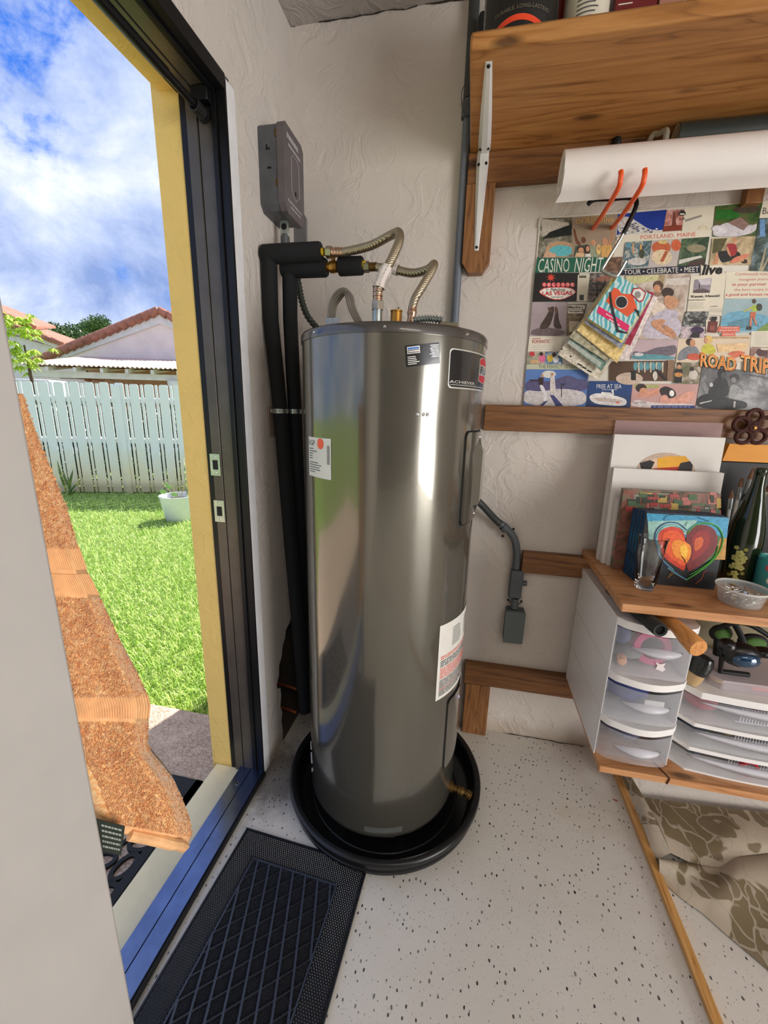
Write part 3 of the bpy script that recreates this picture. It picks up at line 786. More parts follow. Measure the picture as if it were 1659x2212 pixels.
for a in (-65.8, -62.6, -60.4):
    d = tp(a, 0, 1)-Vector((TX, TY, 0)); MB().lathe([(0, .0028), (.0028, .002), (.0042, 0)], tp(a, 1.2925), 12, axis=(d.x, d.y, 0)).build('rivet', SCREW, wh)
def patch(mb, a0, a1, z0, z1, r, mi=0, n=None, skew=0, dz=0):
    n = n or max(2, int(abs(a1-a0)/2.5)); vs = []
    for i in range(n+1):
        s_ = i/n; a = a0+(a1-a0)*s_
        vs += [tp(a+0, z0+dz*s_, r), tp(a+skew, z1+dz*s_, r)]
    mb.add(vs, [(2*i, 2*i+2, 2*i+3, 2*i+1) for i in range(n)], mi, True)
def tfn(a0, a1, z0, z1, r, dz=0, skew=0): return lambda s, t: tp(a0+(a1-a0)*s+skew*t, z0+(z1-z0)*t+dz*s, r)
WHP = mat('label_white', (222, 220, 212), .45, var=.03); BKP = mat('label_black', (20, 20, 22), .25, var=0, coat=.5)
SIL = mat('label_silver', (214, 214, 210), .35, .6, var=0); REDP = mat('label_red', (176, 30, 38), .4, var=0); DGR = mat('label_ink', (88, 88, 88), .6, var=0)
PKR = mat('label_red_ink', (216, 110, 100), .6, var=0); ORD = mat('orange_dot', (248, 96, 66), .5, var=0); BLU = mat('label_blue', (56, 110, 190), .4, var=0)
def textlines(mb, a0, a1, z0, z1, n, r, mi, seed=1, frac=.45, fill=(.5, 1)):
    rg = random.Random(seed); h = (z1-z0)/n
    for i in range(n):
        z = z1-(i+.5)*h; a = a0; e = a0+(a1-a0)*rg.uniform(*fill)
        while a < e:
            w_ = rg.uniform(.03, .12)*abs(a1-a0); b_ = min(a+w_, e); patch(mb, a, b_, z-h*frac/2, z+h*frac/2, r, mi, 2); a = b_+.012*abs(a1-a0)
# white label with orange dot, left side
m_ = MB(); r = TR+.0008; r2 = TR+.0013
patch(m_, -139.5, -115.4, 1.128, 1.229, r, 0)
lettering(m_, 'EGP', tfn(-138.3, -130.6, 1.208, 1.221, r2), 1)
c_ = [(-123.0, 1.2165)]
m_.add([tp(-124.6+3.1*math.cos(k*PI/12), 1.2145+.0135*math.sin(k*PI/12), r2) for k in range(24)], [tuple(range(24))], 2)
for k in range(15): patch(m_, -118.6, -116.4, 1.166+k*.0031, 1.1678+k*.0031, r2, 3, 2)
textlines(m_, -138, -126, 1.172, 1.203, 5, r2, 3, 4, .35, (.3, .95)); textlines(m_, -137.5, -122, 1.138, 1.168, 5, r2, 3, 5, .35, (.25, .9))
m_.build('rating_label', [WHP, DGR, ORD, DGR], wh, label='white sticker with EGP and an orange dot')
# tilted black efficiency sticker
m_ = MB(); 
def tl(s, t, r=r): a = -73.9+18.2*s+1.0*t*0; return tp(a+(1-t)*1.1, 1.393+.012*s+.044*t, r)
def tlp(mb, s0, s1, t0, t1, r, mi, n=8):
    vs = []
    for i in range(n+1):
        s_ = s0+(s1-s0)*i/n; vs += [tl(s_, t0, r), tl(s_, t1, r)]
    mb.add(vs, [(2*i, 2*i+2, 2*i+3, 2*i+1) for i in range(n)], mi, True)
tlp(m_, 0, 1, 0, 1, r, 0); tlp(m_, .05, .41, .60, .93, r2, 1); tlp(m_, .07, .39, .80, .89, r2+.0003, 2); tlp(m_, .07, .39, .63, .78, r2+.0003, 3)
lettering(m_, '~AUTOMATIC', lambda s, t: tl(.09+.29*s, .66+.10*t, r2+.0006), 1)
for k in range(5):
    tlp(m_, .05, .05+random.uniform(.22, .36), .10+k*.085, .135+k*.085, r2, 1, 3)
for k in range(9): tlp(m_, .76-random.uniform(.0, .08), .98, .34+k*.068, .362+k*.068, r2, 1, 3)
m_.build('efficiency_sticker', [BKP, SIL, BLU, mat('label_brown', (96, 84, 84), .4)], wh, label='tilted black sticker with a blue box')
# brand plate
m_ = MB(); RA0, RA1 = -48.9, 27
def rr(mb, a0, a1, z0, z1, r, mi, rad_a=2.2, rad_z=.009):
    P = []
    for (ca, cz, q) in ((a1-rad_a, z0+rad_z, -90), (a1-rad_a, z1-rad_z, 0), (a0+rad_a, z1-rad_z, 90), (a0+rad_a, z0+rad_z, 180)):
        for k in range(5):
            t_ = math.radians(q+k*22.5); P.append((ca+rad_a*math.cos(t_), cz+rad_z*math.sin(t_)))
    n = 30; A_ = sorted(set([a0+(a1-a0)*i/n for i in range(n+1)]+[p[0] for p in P])); vs = []
    for a in A_:
        def ex(a):
            if a < a0+rad_a: q = (a0+rad_a-a)/rad_a
            elif a > a1-rad_a: q = (a-a1+rad_a)/rad_a
            else: q = 0
            return rad_z*(1-math.sqrt(max(0, 1-q*q)))
        e = ex(a); vs += [tp(a, z0+e, r), tp(a, z1-e, r)]
    mb.add(vs, [(2*i, 2*i+2, 2*i+3, 2*i+1) for i in range(len(A_)-1)], mi, True)
rr(m_, RA0, RA1, 1.353, 1.440, TR+.0008, 1); rr(m_, RA0+.7, RA1-.7, 1.3562, 1.4372, TR+.0012, 0)
patch(m_, RA0+1.5, RA1-1.5, 1.3605, 1.3618, TR+.0016, 1)
lettering(m_, 'ACHIEVER', tfn(-48, -26, 1.3645, 1.3710, TR+.0016), 1, bold=.01)
# emblem: waved red shield with a pale word band
def wav(s): return .0045*math.sin(s*2*PI)
def emb(z0f, z1f, r, mi, a0=-20.5, a1=8.5, n=16):
    vs = []
    for i in range(n+1):
        s_ = i/n; a = a0+(a1-a0)*s_; vs += [tp(a, z0f(s_), r), tp(a, z1f(s_), r)]
    m_.add(vs, [(2*i, 2*i+2, 2*i+3, 2*i+1) for i in range(n)], mi, True)
emb(lambda s: 1.3785-wav(s)*1.2-.0012, lambda s: 1.4265+wav(s)*1.2+.0012, TR+.0016, 1, -21.2, 9.2)
emb(lambda s: 1.3785-wav(s)*1.2, lambda s: 1.4265+wav(s)*1.2, TR+.0019, 2)
emb(lambda s: 1.3905, lambda s: 1.4145, TR+.0022, 1)
lettering(m_, 'RUUD', tfn(-19.5, 7.5, 1.3925, 1.4125, TR+.0026), 0, bold=.03)
m_.build('brand_plate', [BKP, SIL, REDP], wh, label='black plate with silver border and red emblem')
# warning label
m_ = MB(); patch(m_, -43.4, 19, .500, .737, TR+.0008, 0, 26)
textlines(m_, -30, -16, .655, .715, 9, TR+.0013, 1, 8, .35); textlines(m_, -12, 12, .655, .72, 8, TR+.0013, 1, 9, .35)
for k, (z0_, z1_, c_) in enumerate(((.628, .640, 2), (.604, .626, 1), (.566, .602, 2), (.535, .564, 1), (.510, .533, 1), (.530, .534, 2))):
    textlines(m_, -41, 17, z0_, z1_, max(2, int((z1_-z0_)/.0045)), TR+.0013, c_, 20+k, .55, (.8, 1))
m_.build('warning_label', [WHP, DGR, PKR], wh, label='white warning label with red and grey print')
# access panels
GAP = mat('panel_gap', (10, 10, 10), .8, var=0)
def panel(z0, z1, a0, a1, nm):
    m_ = MB(); rr(m_, a0-.9, a1+.9, z0-.004, z1+.004, TR+.0006, 0, 3, .012); g = m_.build('recess_gap', GAP, wh)
    m_ = MB(); rr(m_, a0, a1, z0, z1, TR+.0040, 0, 3, .012)
    n = 24; vs = []
    for (aa, bb) in ((a0, a0),):
        vs = [tp(a0, z0+.012, TR+.0005), tp(a0, z1-.012, TR+.0005), tp(a0+.001, z1-.012, TR+.0040), tp(a0+.001, z0+.012, TR+.0040)]
    m_.add(vs, [(0, 1, 2, 3)])
    return m_
m_ = panel(1.012, 1.251, -31.2, 14, 'u')
# raised terminal housing, bevelled
def housing(m_, a0, a1, z0, z1, hgt, ins_a, ins_z):
    n = 10; A_ = [a0+(a1-a0)*i/n for i in range(n+1)]
    o_ = [tp(a, z, TR+.0040) for a, z in ((a0, z0), (a1, z0), (a1, z1), (a0, z1))]
    m_.add([tp(a0, z0+ins_z*.5, TR+.004), tp(a1, z0+ins_z*.5, TR+.004), tp(a1, z1-ins_z*.5, TR+.004), tp(a0, z1-ins_z*.5, TR+.004),
            tp(a0+ins_a, z0+ins_z, TR+hgt), tp(a1-ins_a, z0+ins_z, TR+hgt), tp(a1-ins_a, z1-ins_z, TR+hgt), tp(a0+ins_a, z1-ins_z, TR+hgt),
            tp((a0+a1)/2, z0-.004, TR+.004), tp((a0+a1)/2, z1+.004, TR+.004)],
           [(0, 8, 5, 4), (8, 1, 5), (1, 2, 6, 5), (2, 9, 7, 6), (9, 3, 7), (3, 0, 4, 7), (4, 5, 6, 7)])
housing(m_, -20, 6, 1.032, 1.232, .020, 5.0, .034)
up_ = m_.build('upper_access_panel', TANK, wh, sharp=20)
for z in (1.237, 1.026):
    MB().lathe([(0, .0028), (.0028, .002), (.004, 0)], tp(-9, z, TR+.004), 12, axis=(math.cos(math.radians(-9)), math.sin(math.radians(-9)), 0)).build('panel_screw', SCREW, up_)
m_ = panel(.228, .474, -30, 13, 'l'); lp_ = m_.build('lower_access_panel', TANK, wh, sharp=20)
MB().ball(tp(-14, .445, TR+.004), (.006, .006, .007), 12, 8).build('knob', mat('pale_violet_plug', (170, 165, 185), .3), lp_)
# sealing tape at the foot, chalk marks
m_ = MB(); patch(m_, -90.5, -64, .074, .094, TR+.0008, 0); m_.build('clear_tape', mat('dusty_tape', (110, 114, 112), .35, alpha=.45), wh)
m_ = MB()
for pts in (((-158, .205), (-157, .19), (-154.5, .187), (-157, .178)), ((-157, .165), (-155, .155), (-152, .14)), ((-151, .125), (-150, .115))):
    P = spline([tp(a, z, TR+.0006) for a, z in pts], 5); m_.tube(P, .0011, 5)
m_.build('paint_scratch', WHP, wh)
BRASS = mat('brass', (176, 128, 58), .32, .9, var=.12, vscale=30); DBR = mat('dull_brass', (110, 86, 46), .45, .8, var=.15, vscale=30)
# drain valve
a = -14; d = Vector((math.cos(math.radians(a)), math.sin(math.radians(a)), 0)); p = tp(a, .098, TR-.002)
dv = MB().lathe([(.016, 0), (.016, .012), (.010, .014), (.010, .030), (.0135, .032), (.0135, .046), (.009, .050), (.009, .060)], p, 20, axis=d).build('drain_valve', DBR, wh)
MB().lathe([(0, 0), (.0125, 0), (.0125, .003), (.0145, .004), (.0145, .0065), (.0125, .008), (.0125, .0105), (.0145, .012), (.0145, .0145), (.0110, .016), (0, .0155)], p+d*.058, 20, axis=(d+Vector((0, 0, -.35))).normalized()).build('hose_thread', DBR, dv)

# drain pan
PANM = mat('black_pan_plastic', (20, 21, 22), .30, var=.05, bump=.05)
PX, PY = .435, -.336
m_ = MB(); m_.lathe([(0, .004), (.29, .004), (.30, .010), (.308, .045), (.312, .062), (.318, .068), (.330, .068), (.334, .062), (.334, .050), (.330, .046), (.322, .044), (.318, .030), (.325, .026), (.325, .018), (.312, .010), (.300, .0), (0, .0)], (PX, PY, 0), 96)
for k in range(4): m_.lathe([(.10+k*.05, .004), (.102+k*.05, .0065), (.106+k*.05, .0065), (.108+k*.05, .004)], (PX, PY, 0), 64)
tag(m_.build('drain_pan', PANM, sharp=60), 'round black plastic drain pan under the water heater', 'drain pan')
m_ = MB()
for k in range(6):
    a_ = k*PI/3; m_.lathe([(.0, .0445), (.03, .0445), (.03, .0046), (0, .0046)][::-1], (TX+.19*math.cos(a_), TY+.19*math.sin(a_), 0), 16)
m_.build('support_feet', PANM, wh)

# ------------------------------------------------------------------ fittings on top of the heater
GALV = mat('galvanised', (176, 186, 182), .3, .85, var=.12, vscale=40); COPW = mat('crimp_sleeve', (192, 158, 132), .28, .95, var=.1, vscale=40)
NUT = mat('nut_steel', (172, 162, 148), .3, .9, var=.08)
def braid_mat():
    m, t, b = newmat('steel_braid')
    uv = t.node('ShaderNodeTexCoord').outputs['Object']
    w1 = t.node('ShaderNodeTexWave'); w1.inputs['Scale'].default_value = 120; w1.bands_direction = 'DIAGONAL'; t.link(uv, w1.inputs['Vector'])
    w2 = t.node('ShaderNodeTexWave'); w2.inputs['Scale'].default_value = 120; w2.bands_direction = 'DIAGONAL'; t.link(t.mapping(uv, (-1, 1, 1)), w2.inputs['Vector'])
    h = t.math('MAXIMUM', w1.outputs['Fac'], w2.outputs['Fac'])
    t.link(t.ramp(h, [(.3, c4((92, 80, 62))), (.9, c4((206, 192, 166)))]), b.inputs['Base Color']); b.inputs['Metallic'].default_value = .9; b.inputs['Roughness'].default_value = .32
    bn = t.node('ShaderNodeBump'); bn.inputs['Strength'].default_value = .6; bn.inputs['Distance'].default_value = .001
    t.link(h, bn.inputs['Height']); t.link(bn.outputs[0], b.inputs['Normal']); return m
BRAID = braid_mat()
def hexnut(mb, c, axis, r, h, mi=0):
    axis = Vector(axis).normalized(); u = axis.orthogonal().normalized(); w_ = axis.cross(u); c = Vector(c)
    mb.prism([c+r*(math.cos(k*PI/3)*u+math.sin(k*PI/3)*w_) for k in range(6)], axis*h, mi)
def crimp(mb, c, axis, r, L):
    pr = [(0, 0), (r, 0)]
    for k in range(4):
        h = L*(k+.15)/4; pr += [(r, h), (r*1.1, h+L*.03), (r*1.1, h+L*.10), (r, h+L*.13)]
    pr += [(r, L), (0, L)]; mb.lathe(pr, c, 20, axis=axis)
BR_R = .0115
def strands(path, r, nst=9, turns=1.2):
    """raised strands of the woven cover running along the hose"""
    m_ = MB(); P = [Vector(p) for p in path]
    m_.tube(P, r, 20); n = len(P)
    return m_
# hose 1 (front)
m1a = ony(742, 545, -.265); pts = [ony(705, 545, -.262), m1a, ony(800, 531, -.285), ony(845, 508, -.325), ony(861, 503, -.355), ony(862, 522, -.375), ony(846, 560, -.395), ony(829, 592, -.405), ony(818, 622, -.41), ony(815, 650, -.41)]
h1 = thing('braided_hose', 'braided steel water hose with a sharp bend and wrapped white tag', 'hose', ony(815, 690, -.41), 'braided hoses on the heater')
P1 = spline(pts[1:], 8)
strands(P1, BR_R).build('braided_sleeve', BRAID, h1)
b0 = ony(815, 690, -.41)
MB().tube([Vector((b0.x, b0.y, 1.488)), Vector((b0.x, b0.y, ony(815, 664, -.41).z))], .0125, 20).build('nipple', GALV, h1)
m_ = MB(); q = ony(815, 668, -.41); q2 = ony(815, 655, -.41); hexnut(m_, (b0.x, b0.y, q.z-.002), (0, 0, 1), .0165, .020); m_.build('hex_nut', NUT, h1, bevel=.001)
m_ = MB(); crimp(m_, (b0.x, b0.y, q.z+.016), (0, 0, 1), .0118, .042); m_.build('crimp_sleeve', COPW, h1)
m_ = MB(); d = (P1[0]-ony(712, 545, -.262)).normalized(); crimp(m_, ony(716, 545, -.262), d, .0118, .036); m_.build('crimp_sleeve', COPW, h1)
m_ = MB(); hexnut(m_, ony(706, 545, -.262), d, .0165, .016); m_.build('hex_nut', NUT, h1, bevel=.001)
def tagpaper(path, i0, i1, r, flap, par, nm='paper_tag'):
    m_ = MB(); n = i1-i0; vs = []; seg = 18
    up = Vector((0, 0, 1))
    for i in range(i0, i1+1):
        T_ = (path[i+1]-path[i-1]).normalized(); nx = T_.cross(Vector((0, 1, 0))).normalized(); ny = T_.cross(nx)
        for k in range(seg+1):
            a_ = 2*PI*k/seg*.78-1.2; vs.append(path[i]+r*(1+.12*math.sin(i*.7))*(math.cos(a_)*nx+math.sin(a_)*ny))
        vs.append(path[i]+flap*(.5+.5*(i-i0)/n)+r*nx)
    w_ = seg+2; fs = [(i*w_+k, i*w_+k+1, (i+1)*w_+k+1, (i+1)*w_+k) for i in range(n) for k in range(seg)]
    fs += [(i*w_+seg-0, i*w_+seg+1, (i+1)*w_+seg+1, (i+1)*w_+seg) for i in range(n)]
    m_.add(vs, fs, 0, True)
    # printed lines
    for i in range(i0+1, i1, 2):
        T_ = (path[i+1]-path[i-1]).normalized(); nx = T_.cross(Vector((0, 1, 0))).normalized(); ny = T_.cross(nx)
        for k in range(3, seg-3, 3):
            a_ = 2*PI*k/seg*.78-1.2; c_ = path[i]+(r*1.16+.0004)*(math.cos(a_)*nx+math.sin(a_)*ny); t2 = (-math.sin(a_)*nx+math.cos(a_)*ny)
            m_.obox(c_, T_*.0035, t2*.0004, (math.cos(a_)*nx+math.sin(a_)*ny)*.0002, 1)
    return m_.build(nm, [mat('paper_tag_white', (226, 216, 208), .6, var=.02), DGR], par)
i0 = min(range(len(P1)), key=lambda i: (P1[i]-ony(838, 577, -.40)).length); i1 = min(range(len(P1)), key=lambda i: (P1[i]-ony(817, 620, -.41)).length)
tagpaper(P1, i0, i1, .0145, Vector((-.028, -.01, -.004)), h1)
# hose 2 (behind)
h2 = thing('braided_hose.001', 'braided steel water hose curling up to a point behind the bent one', 'hose', ony(888, 690, -.33), 'braided hoses on the heater')
P2 = spline([ony(812, 577, -.235), ony(850, 582, -.235), ony(890, 590, -.245), ony(922, 583, -.265), ony(937, 571, -.285), ony(932, 585, -.305), ony(912, 620, -.325), ony(897, 645, -.33), ony(890, 668, -.33)], 8)
strands(P2, BR_R).build('braided_sleeve', BRAID, h2)
c_ = ony(888, 690, -.33); m_ = MB(); crimp(m_, (c_.x, c_.y, 1.486), (0.03, 0, 1), .0118, ony(890, 668, -.33).z-1.482); m_.build('crimp_sleeve', COPW, h2)
m_ = MB(); c_ = ony(797, 577, -.235); crimp(m_, c_, (1, 0, 0), .0112, .024); m_.build('crimp_sleeve', DBR, h2)
m_ = MB(); hexnut(m_, ony(787, 577, -.235), (1, 0, 0), .0155, .015); m_.build('hex_nut', NUT, h2, bevel=.001)
i0 = min(range(len(P2)), key=lambda i: (P2[i]-ony(838, 580, -.235)).length); i1 = min(range(len(P2)), key=lambda i: (P2[i]-ony(862, 584, -.235)).length)
tagpaper(P2, i0, i1, .0135, Vector((.0, .0, .016)), h2)
# cable bundle loop at the back
CAB = mat('cable_sheath', (112, 106, 96), .4, .3, var=.08)
cb = thing('cable_loop', 'bundle of grey braided cables arching into the heater top', 'cable', ony(745, 690, -.45))
for k in range(4):
    o_ = Vector((.004*k, .003*k, 0)); yy = -.47
    P = spline([ony(709, 696, yy)+o_, ony(712, 662, yy)+o_+Vector((0, 0, .0)), ony(722, 636, yy)+o_-Vector((0, 0, .003*k)), ony(742, 624, yy)+Vector((0, .003*k, -.003*k)), ony(760, 640, yy)-o_+Vector((0, 0, -.0)), ony(767, 668, yy)-o_, ony(781, 697, yy)-o_], 8)
    MB().tube(P, .0034, 8).build('cable', CAB, cb)
for u in (712, 726):
    c_ = ony(u, 690, -.475); m_ = MB()
    m_.obox((c_.x, c_.y, 1.488+.013), (.0085, 0, 0), (0, .006, 0), (0, 0, .016)); m_.build('connector', mat('grey_connector', (150, 156, 166), .35), cb, bevel=.0015)
# relief valve
rv = thing('relief_valve', 'brass relief valve with yellow lever on the heater top', 'valve', (.475, -.40, 1.488))
b0 = ony(856, 690, -.40); m_ = MB(); zt_ = ony(856, 671, -.40).z
m_.lathe([(0, 0), (.0145, 0), (.0145, zt_-1.488-.004), (.0155, zt_-1.488-.003), (.0155, zt_-1.488), (0, zt_-1.488)], (b0.x, b0.y, 1.488), 24); m_.build('body', BRASS, rv)
m_ = MB(); m_.ball((b0.x+.016, b0.y+.005, 1.488+.012), (.008, .010, .013)); m_.build('lever', mat('yellow_lever', (214, 178, 40), .4), rv)
MB().tube([(b0.x+.003, b0.y, zt_), (b0.x+.006, b0.y, zt_+.008)], .0015, 6).build('stem', RUB, rv)
MB().tube([(b0.x-.018, b0.y-.01, 1.4895), (b0.x-.010, b0.y-.01, 1.500), (b0.x-.002, b0.y-.012, 1.503)], .0016, 6).build('wire', DBR, rv)
# corrugated conduit to the junction plate
cc = thing('flexible_conduit', 'silver corrugated conduit lying on the heater top to a junction plate', 'conduit', (.56, -.45, 1.49))
P = [ony(u, v, -.46) for u, v in ((893, 692), (915, 689), (935, 689), (957, 692))]; P = spline(P, 14)
m_ = MB(); rr_ = [.0075+.0018*(1 if i % 4 < 2 else -1) for i in range(len(P))]; P = [Vector((p.x, p.y, max(p.z, 1.499))) for p in P]; m_.tube(P, rr_, 12); m_.build('corrugated_tube', GALV, cc)
p = ony(972, 690, -.46); m_ = MB(); m_.obox((p.x, p.y, 1.4975), (.022, 0, -.002), (0, .02, 0), (.0005, 0, .0055)); m_.build('junction_plate', mat('olive_cover', (128, 122, 100), .5, .4), cc, bevel=.002)
SCRW = MB().lathe([(0, .0025), (.003, .002), (.004, 0)], (p.x+.012, p.y-.008, 1.5025), 10).build('screw', SCREW, cc)

# ------------------------------------------------------------------ insulated pipes on the left wall
FOAM = mat('black_foam', (21, 22, 24), .85, var=.10, bump=.15, bscale=90)
COPP = mat('copper', (168, 92, 62), .4, .8, var=.2, vscale=20); YTEF = mat('yellow_gas_tape', (214, 176, 40), .6)
ip = thing('insulated_pipe', 'front foam-insulated pipe rising from the hole to the upper hose', 'pipe', (.075, -.262, .1), 'black foam insulated pipes beside the heater')
zt1 = ony(630, 547, -.262).z
MB().tube([(.0255, -.262, zt1), ony(585, 690, -.262), ony(606, 890, -.255), ony(627, 1160, -.245), ony(648, 1400, -.235), ony(659, 1535, -.23)], [.0235]*6, 20).build('vertical_foam', FOAM, ip, sharp=50)
MB().lathe([(0, 0), (.020, 0), (.0262, .006), (.0268, .03), (.0262, .178), (.024, .184), (.009, .184)], (.004, -.262, zt1), 24, axis=(1, 0, 0)).build('horizontal_foam', FOAM, ip, sharp=50)
MB().lathe([(.009, 0), (.0105, .0), (.0105, .008)], (.190, -.262, zt1-.001), 18, axis=(1, 0, 0)).build('yellow_tape', YTEF, ip)
ip2 = thing('insulated_pipe.001', 'rear foam-insulated pipe with a brass ball valve', 'pipe', (.075, -.21, .1), 'black foam insulated pipes beside the heater')
zt2 = ony(660, 580, -.235).z
MB().tube([(.078, -.235, zt2), ony(627, 690, -.225), ony(637, 890, -.215), ony(650, 1200, -.20), ony(661, 1500, -.19)], .0225, 20).build('vertical_foam', FOAM, ip2, sharp=50)
x0_ = ony(610, 580, -.235).x; x1_ = ony(706, 580, -.235).x
MB().lathe([(0, 0), (.022, 0), (.0255, .006), (.0258, x1_-x0_-.005), (.023, x1_-x0_), (.009, x1_-x0_)], (x0_, -.235, zt2), 24, axis=(1, 0, 0)).build('horizontal_foam', FOAM, ip2, sharp=50)
xa = ony(704, 577, -.235).x; xb = ony(733, 577, -.235).x; L = xb-xa; z_ = zt2+.001
m_ = MB(); m_.lathe([(.009, 0), (.012, .002), (.012, L*.25), (.0155, L*.3), (.0175, L*.5), (.0155, L*.85), (.012, L*.9), (.012, L)], (xa, -.235, z_), 20, axis=(1, 0, 0))
m_.tube([(xa+L*.55, -.235, z_+.014), (xa+L*.62, -.24, z_+.032)], .0055, 10); m_.build('ball_valve', BRASS, ip2)
xc = ony(784, 577, -.235).x
MB().lathe([(0, 0), (.0245, 0), (.0258, .004), (.0250, xc-xb-.004), (.022, xc-xb), (0, xc-xb)], (xb, -.235, z_), 24, axis=(1, 0, 0)).build('foam_collar', FOAM, ip2, sharp=50)
MB().lathe([(.010, 0), (.0125, 0), (.0125, .010), (.008, .012)], (xc-.001, -.235, z_), 18, axis=(1, 0, 0)).build('yellow_tape', YTEF, ip2)
# clamp strap holding both pipes
cl = thing('pipe_clamp', 'shiny metal strap clamp around the two black pipes', 'clamp', ony(616, 888, -.285))
zc = ony(606, 888, -.255).z; c1 = ony(606, 888, -.255); c2 = ony(637, 888, -.215)
for c_, r_ in ((c1, .0242), (c2, .0232)):
    m_ = MB(); m_.lathe([(r_, 0), (r_+.0014, .0), (r_+.0014, .006), (r_+.0004, .007), (r_+.0014, .008), (r_+.0014, .014), (r_, .014)], (c_.x, c_.y, zc-.007), 28); m_.build('strap', STEEL, cl)
m_ = MB(); m_.obox((c1.x-.0245, c1.y-.008, zc), (.007, 0, 0), (0, .0015, 0), (0, 0, .006)); m_.lathe([(0, .002), (.003, .0015), (.004, 0)], (c1.x-.026, c1.y-.0095, zc), 10, axis=(0, -1, 0)); m_.build('lug', STEEL, cl)
tag(MB().box((.0, -.268, 1.205), (.006, -.222, 1.300)).build('masonry_patch', mat('pinkish_mortar', (146, 130, 122), .8, bump=.5, bscale=30), bevel=.003), 'small pinkish mortar plate on the wall behind the pipe clamp', 'plate')
# copper stubs in the wall hole
for z_, y_ in ((ony(612, 1480, -.2).z, -.20), (ony(612, 1530, -.21).z, -.21)):
    o = MB().tube([(-.12, y_, z_+.01), (.0, y_, z_), (.045, y_-.005, z_-.004)], .0065, 10).build('copper_pipe', COPP)
    tag(o, ('upper' if y_ == -.20 else 'lower')+' copper pipe crossing the dark hole in the wall', 'pipe', 'copper pipes in the wall hole')
# green corrugated conduit
P = spline([ony(640, 590, -.12), ony(646, 620, -.11), ony(652, 650, -.10), ony(664, 682, -.09), ony(684, 708, -.085)], 16)
m_ = MB(); m_.tube(P, [.0105+.0012*(1 if i % 4 < 2 else -1) for i in range(len(P))], 12)
tag(m_.build('corrugated_cable', mat('dark_green_conduit', (70, 76, 70), .5, .3)), 'dark green corrugated cable sloping behind the heater', 'cable')

# ------------------------------------------------------------------ timer box on the left wall
bx = thing('timer_box', 'grey metal timer switch box on the wall above the pipes', 'electrical box', (.035, -.19, 1.855))
BOXM = mat('grey_box_metal', (92, 94, 98), .45, .35, var=.10, vscale=18, bump=.05)
BOXD = mat('grey_box_door', (104, 98, 100), .45, .35, var=.08, vscale=18)
m_ = MB(); Pz = [(-.252, 1.875), (-.235, 1.857), (-.128, 1.857), (-.115, 1.87), (-.115, 2.06), (-.128, 2.073), (-.24, 2.073), (-.252, 2.062)]
m_.prism([(.0, y, z) for y, z in Pz], (.058, 0, 0)); m_.build('housing', BOXM, bx, bevel=.004)
m_ = MB(); m_.prism([(.0585, y*1.0, z) for y, z in [(-.255, 1.876), (-.237, 1.854), (-.126, 1.854), (-.112, 1.869), (-.112, 2.062), (-.126, 2.076), (-.242, 2.076), (-.255, 2.064)]], (.020, 0, 0))
dr = m_.build('door', BOXD, bx, bevel=.005)
m_ = MB()
P = [(-.228, 1.90), (-.228, 2.03)]
def ringyz(m_, y0, y1, z0, z1, x, t=.0016):
    pts = [(y0, z0+.02), (y0, z1-.012), (y0+.012, z1), (y1-.012, z1), (y1, z1-.012), (y1, z0+.02), (y1-.03, z0), (y0+.03, z0)]
    m_.tube([(x, y, z) for y, z in pts], t*.5, 6, closed=True)
ringyz(m_, -.205, -.150, 1.905, 2.018, .0788)
fnb = lambda y0, y1, z0, z1: (lambda s, t: Vector((.0790, y0+(y1-y0)*s, z0+(z1-z0)*t)))
lettering(m_, '~TIME', fnb(-.232, -.15, 2.040, 2.060), 0, shear=.3); lettering(m_, '~SWITCHES', fnb(-.222, -.14, 2.024, 2.037), 0)
lettering(m_, '~WATER HEATER', fnb(-.235, -.135, 1.885, 1.893), 0); lettering(m_, '~CONTROL', fnb(-.215, -.145, 1.873, 1.881), 0)
m_.build('printing', mat('pale_print', (170, 166, 168), .5, var=0), dr)
MB().lathe([(0, .0006), (.0065, .0004), (.0065, 0)], (.0787, -.178, 1.925), 18, axis=(1, 0, 0)).build('keyhole', GAP, dr)
for z_ in (2.043, 1.925):
    MB().box((.052, -.2545, z_-.009), (.0615, -.2495, z_+.009)).build('hinge', DBR, bx, bevel=.001)
m_ = MB()
for z_, x_ in ((2.008, .030), (1.962, .032)): m_.obox((x_, -.2528, z_), (.006, 0, 0), (0, .0006, 0), (0, 0, .0022))
m_.obox((.0265, -.2528, 2.014), (.0018, 0, 0), (0, .0006, 0), (0, 0, .004)); m_.build('knockout_slot', GAP, bx)
# fittings under it
cf = thing('conduit_fitting', 'small galvanised strap and fitting below the timer box', 'fitting', (.045, -.185, 1.79))
m_ = MB(); m_.box((.030, -.19, 1.812), (.056, -.182, 1.857)); m_.build('strap', GALV, cf, bevel=.001)
MB().lathe([(0, .0006), (.009, .0004), (.009, 0)], (.043, -.1905, 1.838), 18, axis=(0, -1, 0)).build('hole', GAP, cf)
MB().lathe([(.014, 0), (.014, .028), (.010, .03), (.010, .035)], (.045, -.188, 1.782), 18).build('hub', BOXM, cf)
m_ = MB(); a_ = ony(652, 452, -.004); b_ = ony(664, 530, -.004)
m_.prism([(a_.x-.03, -.002, a_.z+.01), (a_.x+.001, -.002, a_.z-.004), (b_.x, -.002, a_.z-.03), (b_.x, -.002, b_.z-.02), (a_.x-.03, -.002, b_.z-.02)][::-1], (0, -.014, 0))
tag(m_.build('junction_cover', mat('grey_cover', (112, 112, 112), .5), bevel=.002), 'flat grey junction cover on the back wall behind the timer box', 'cover plate')

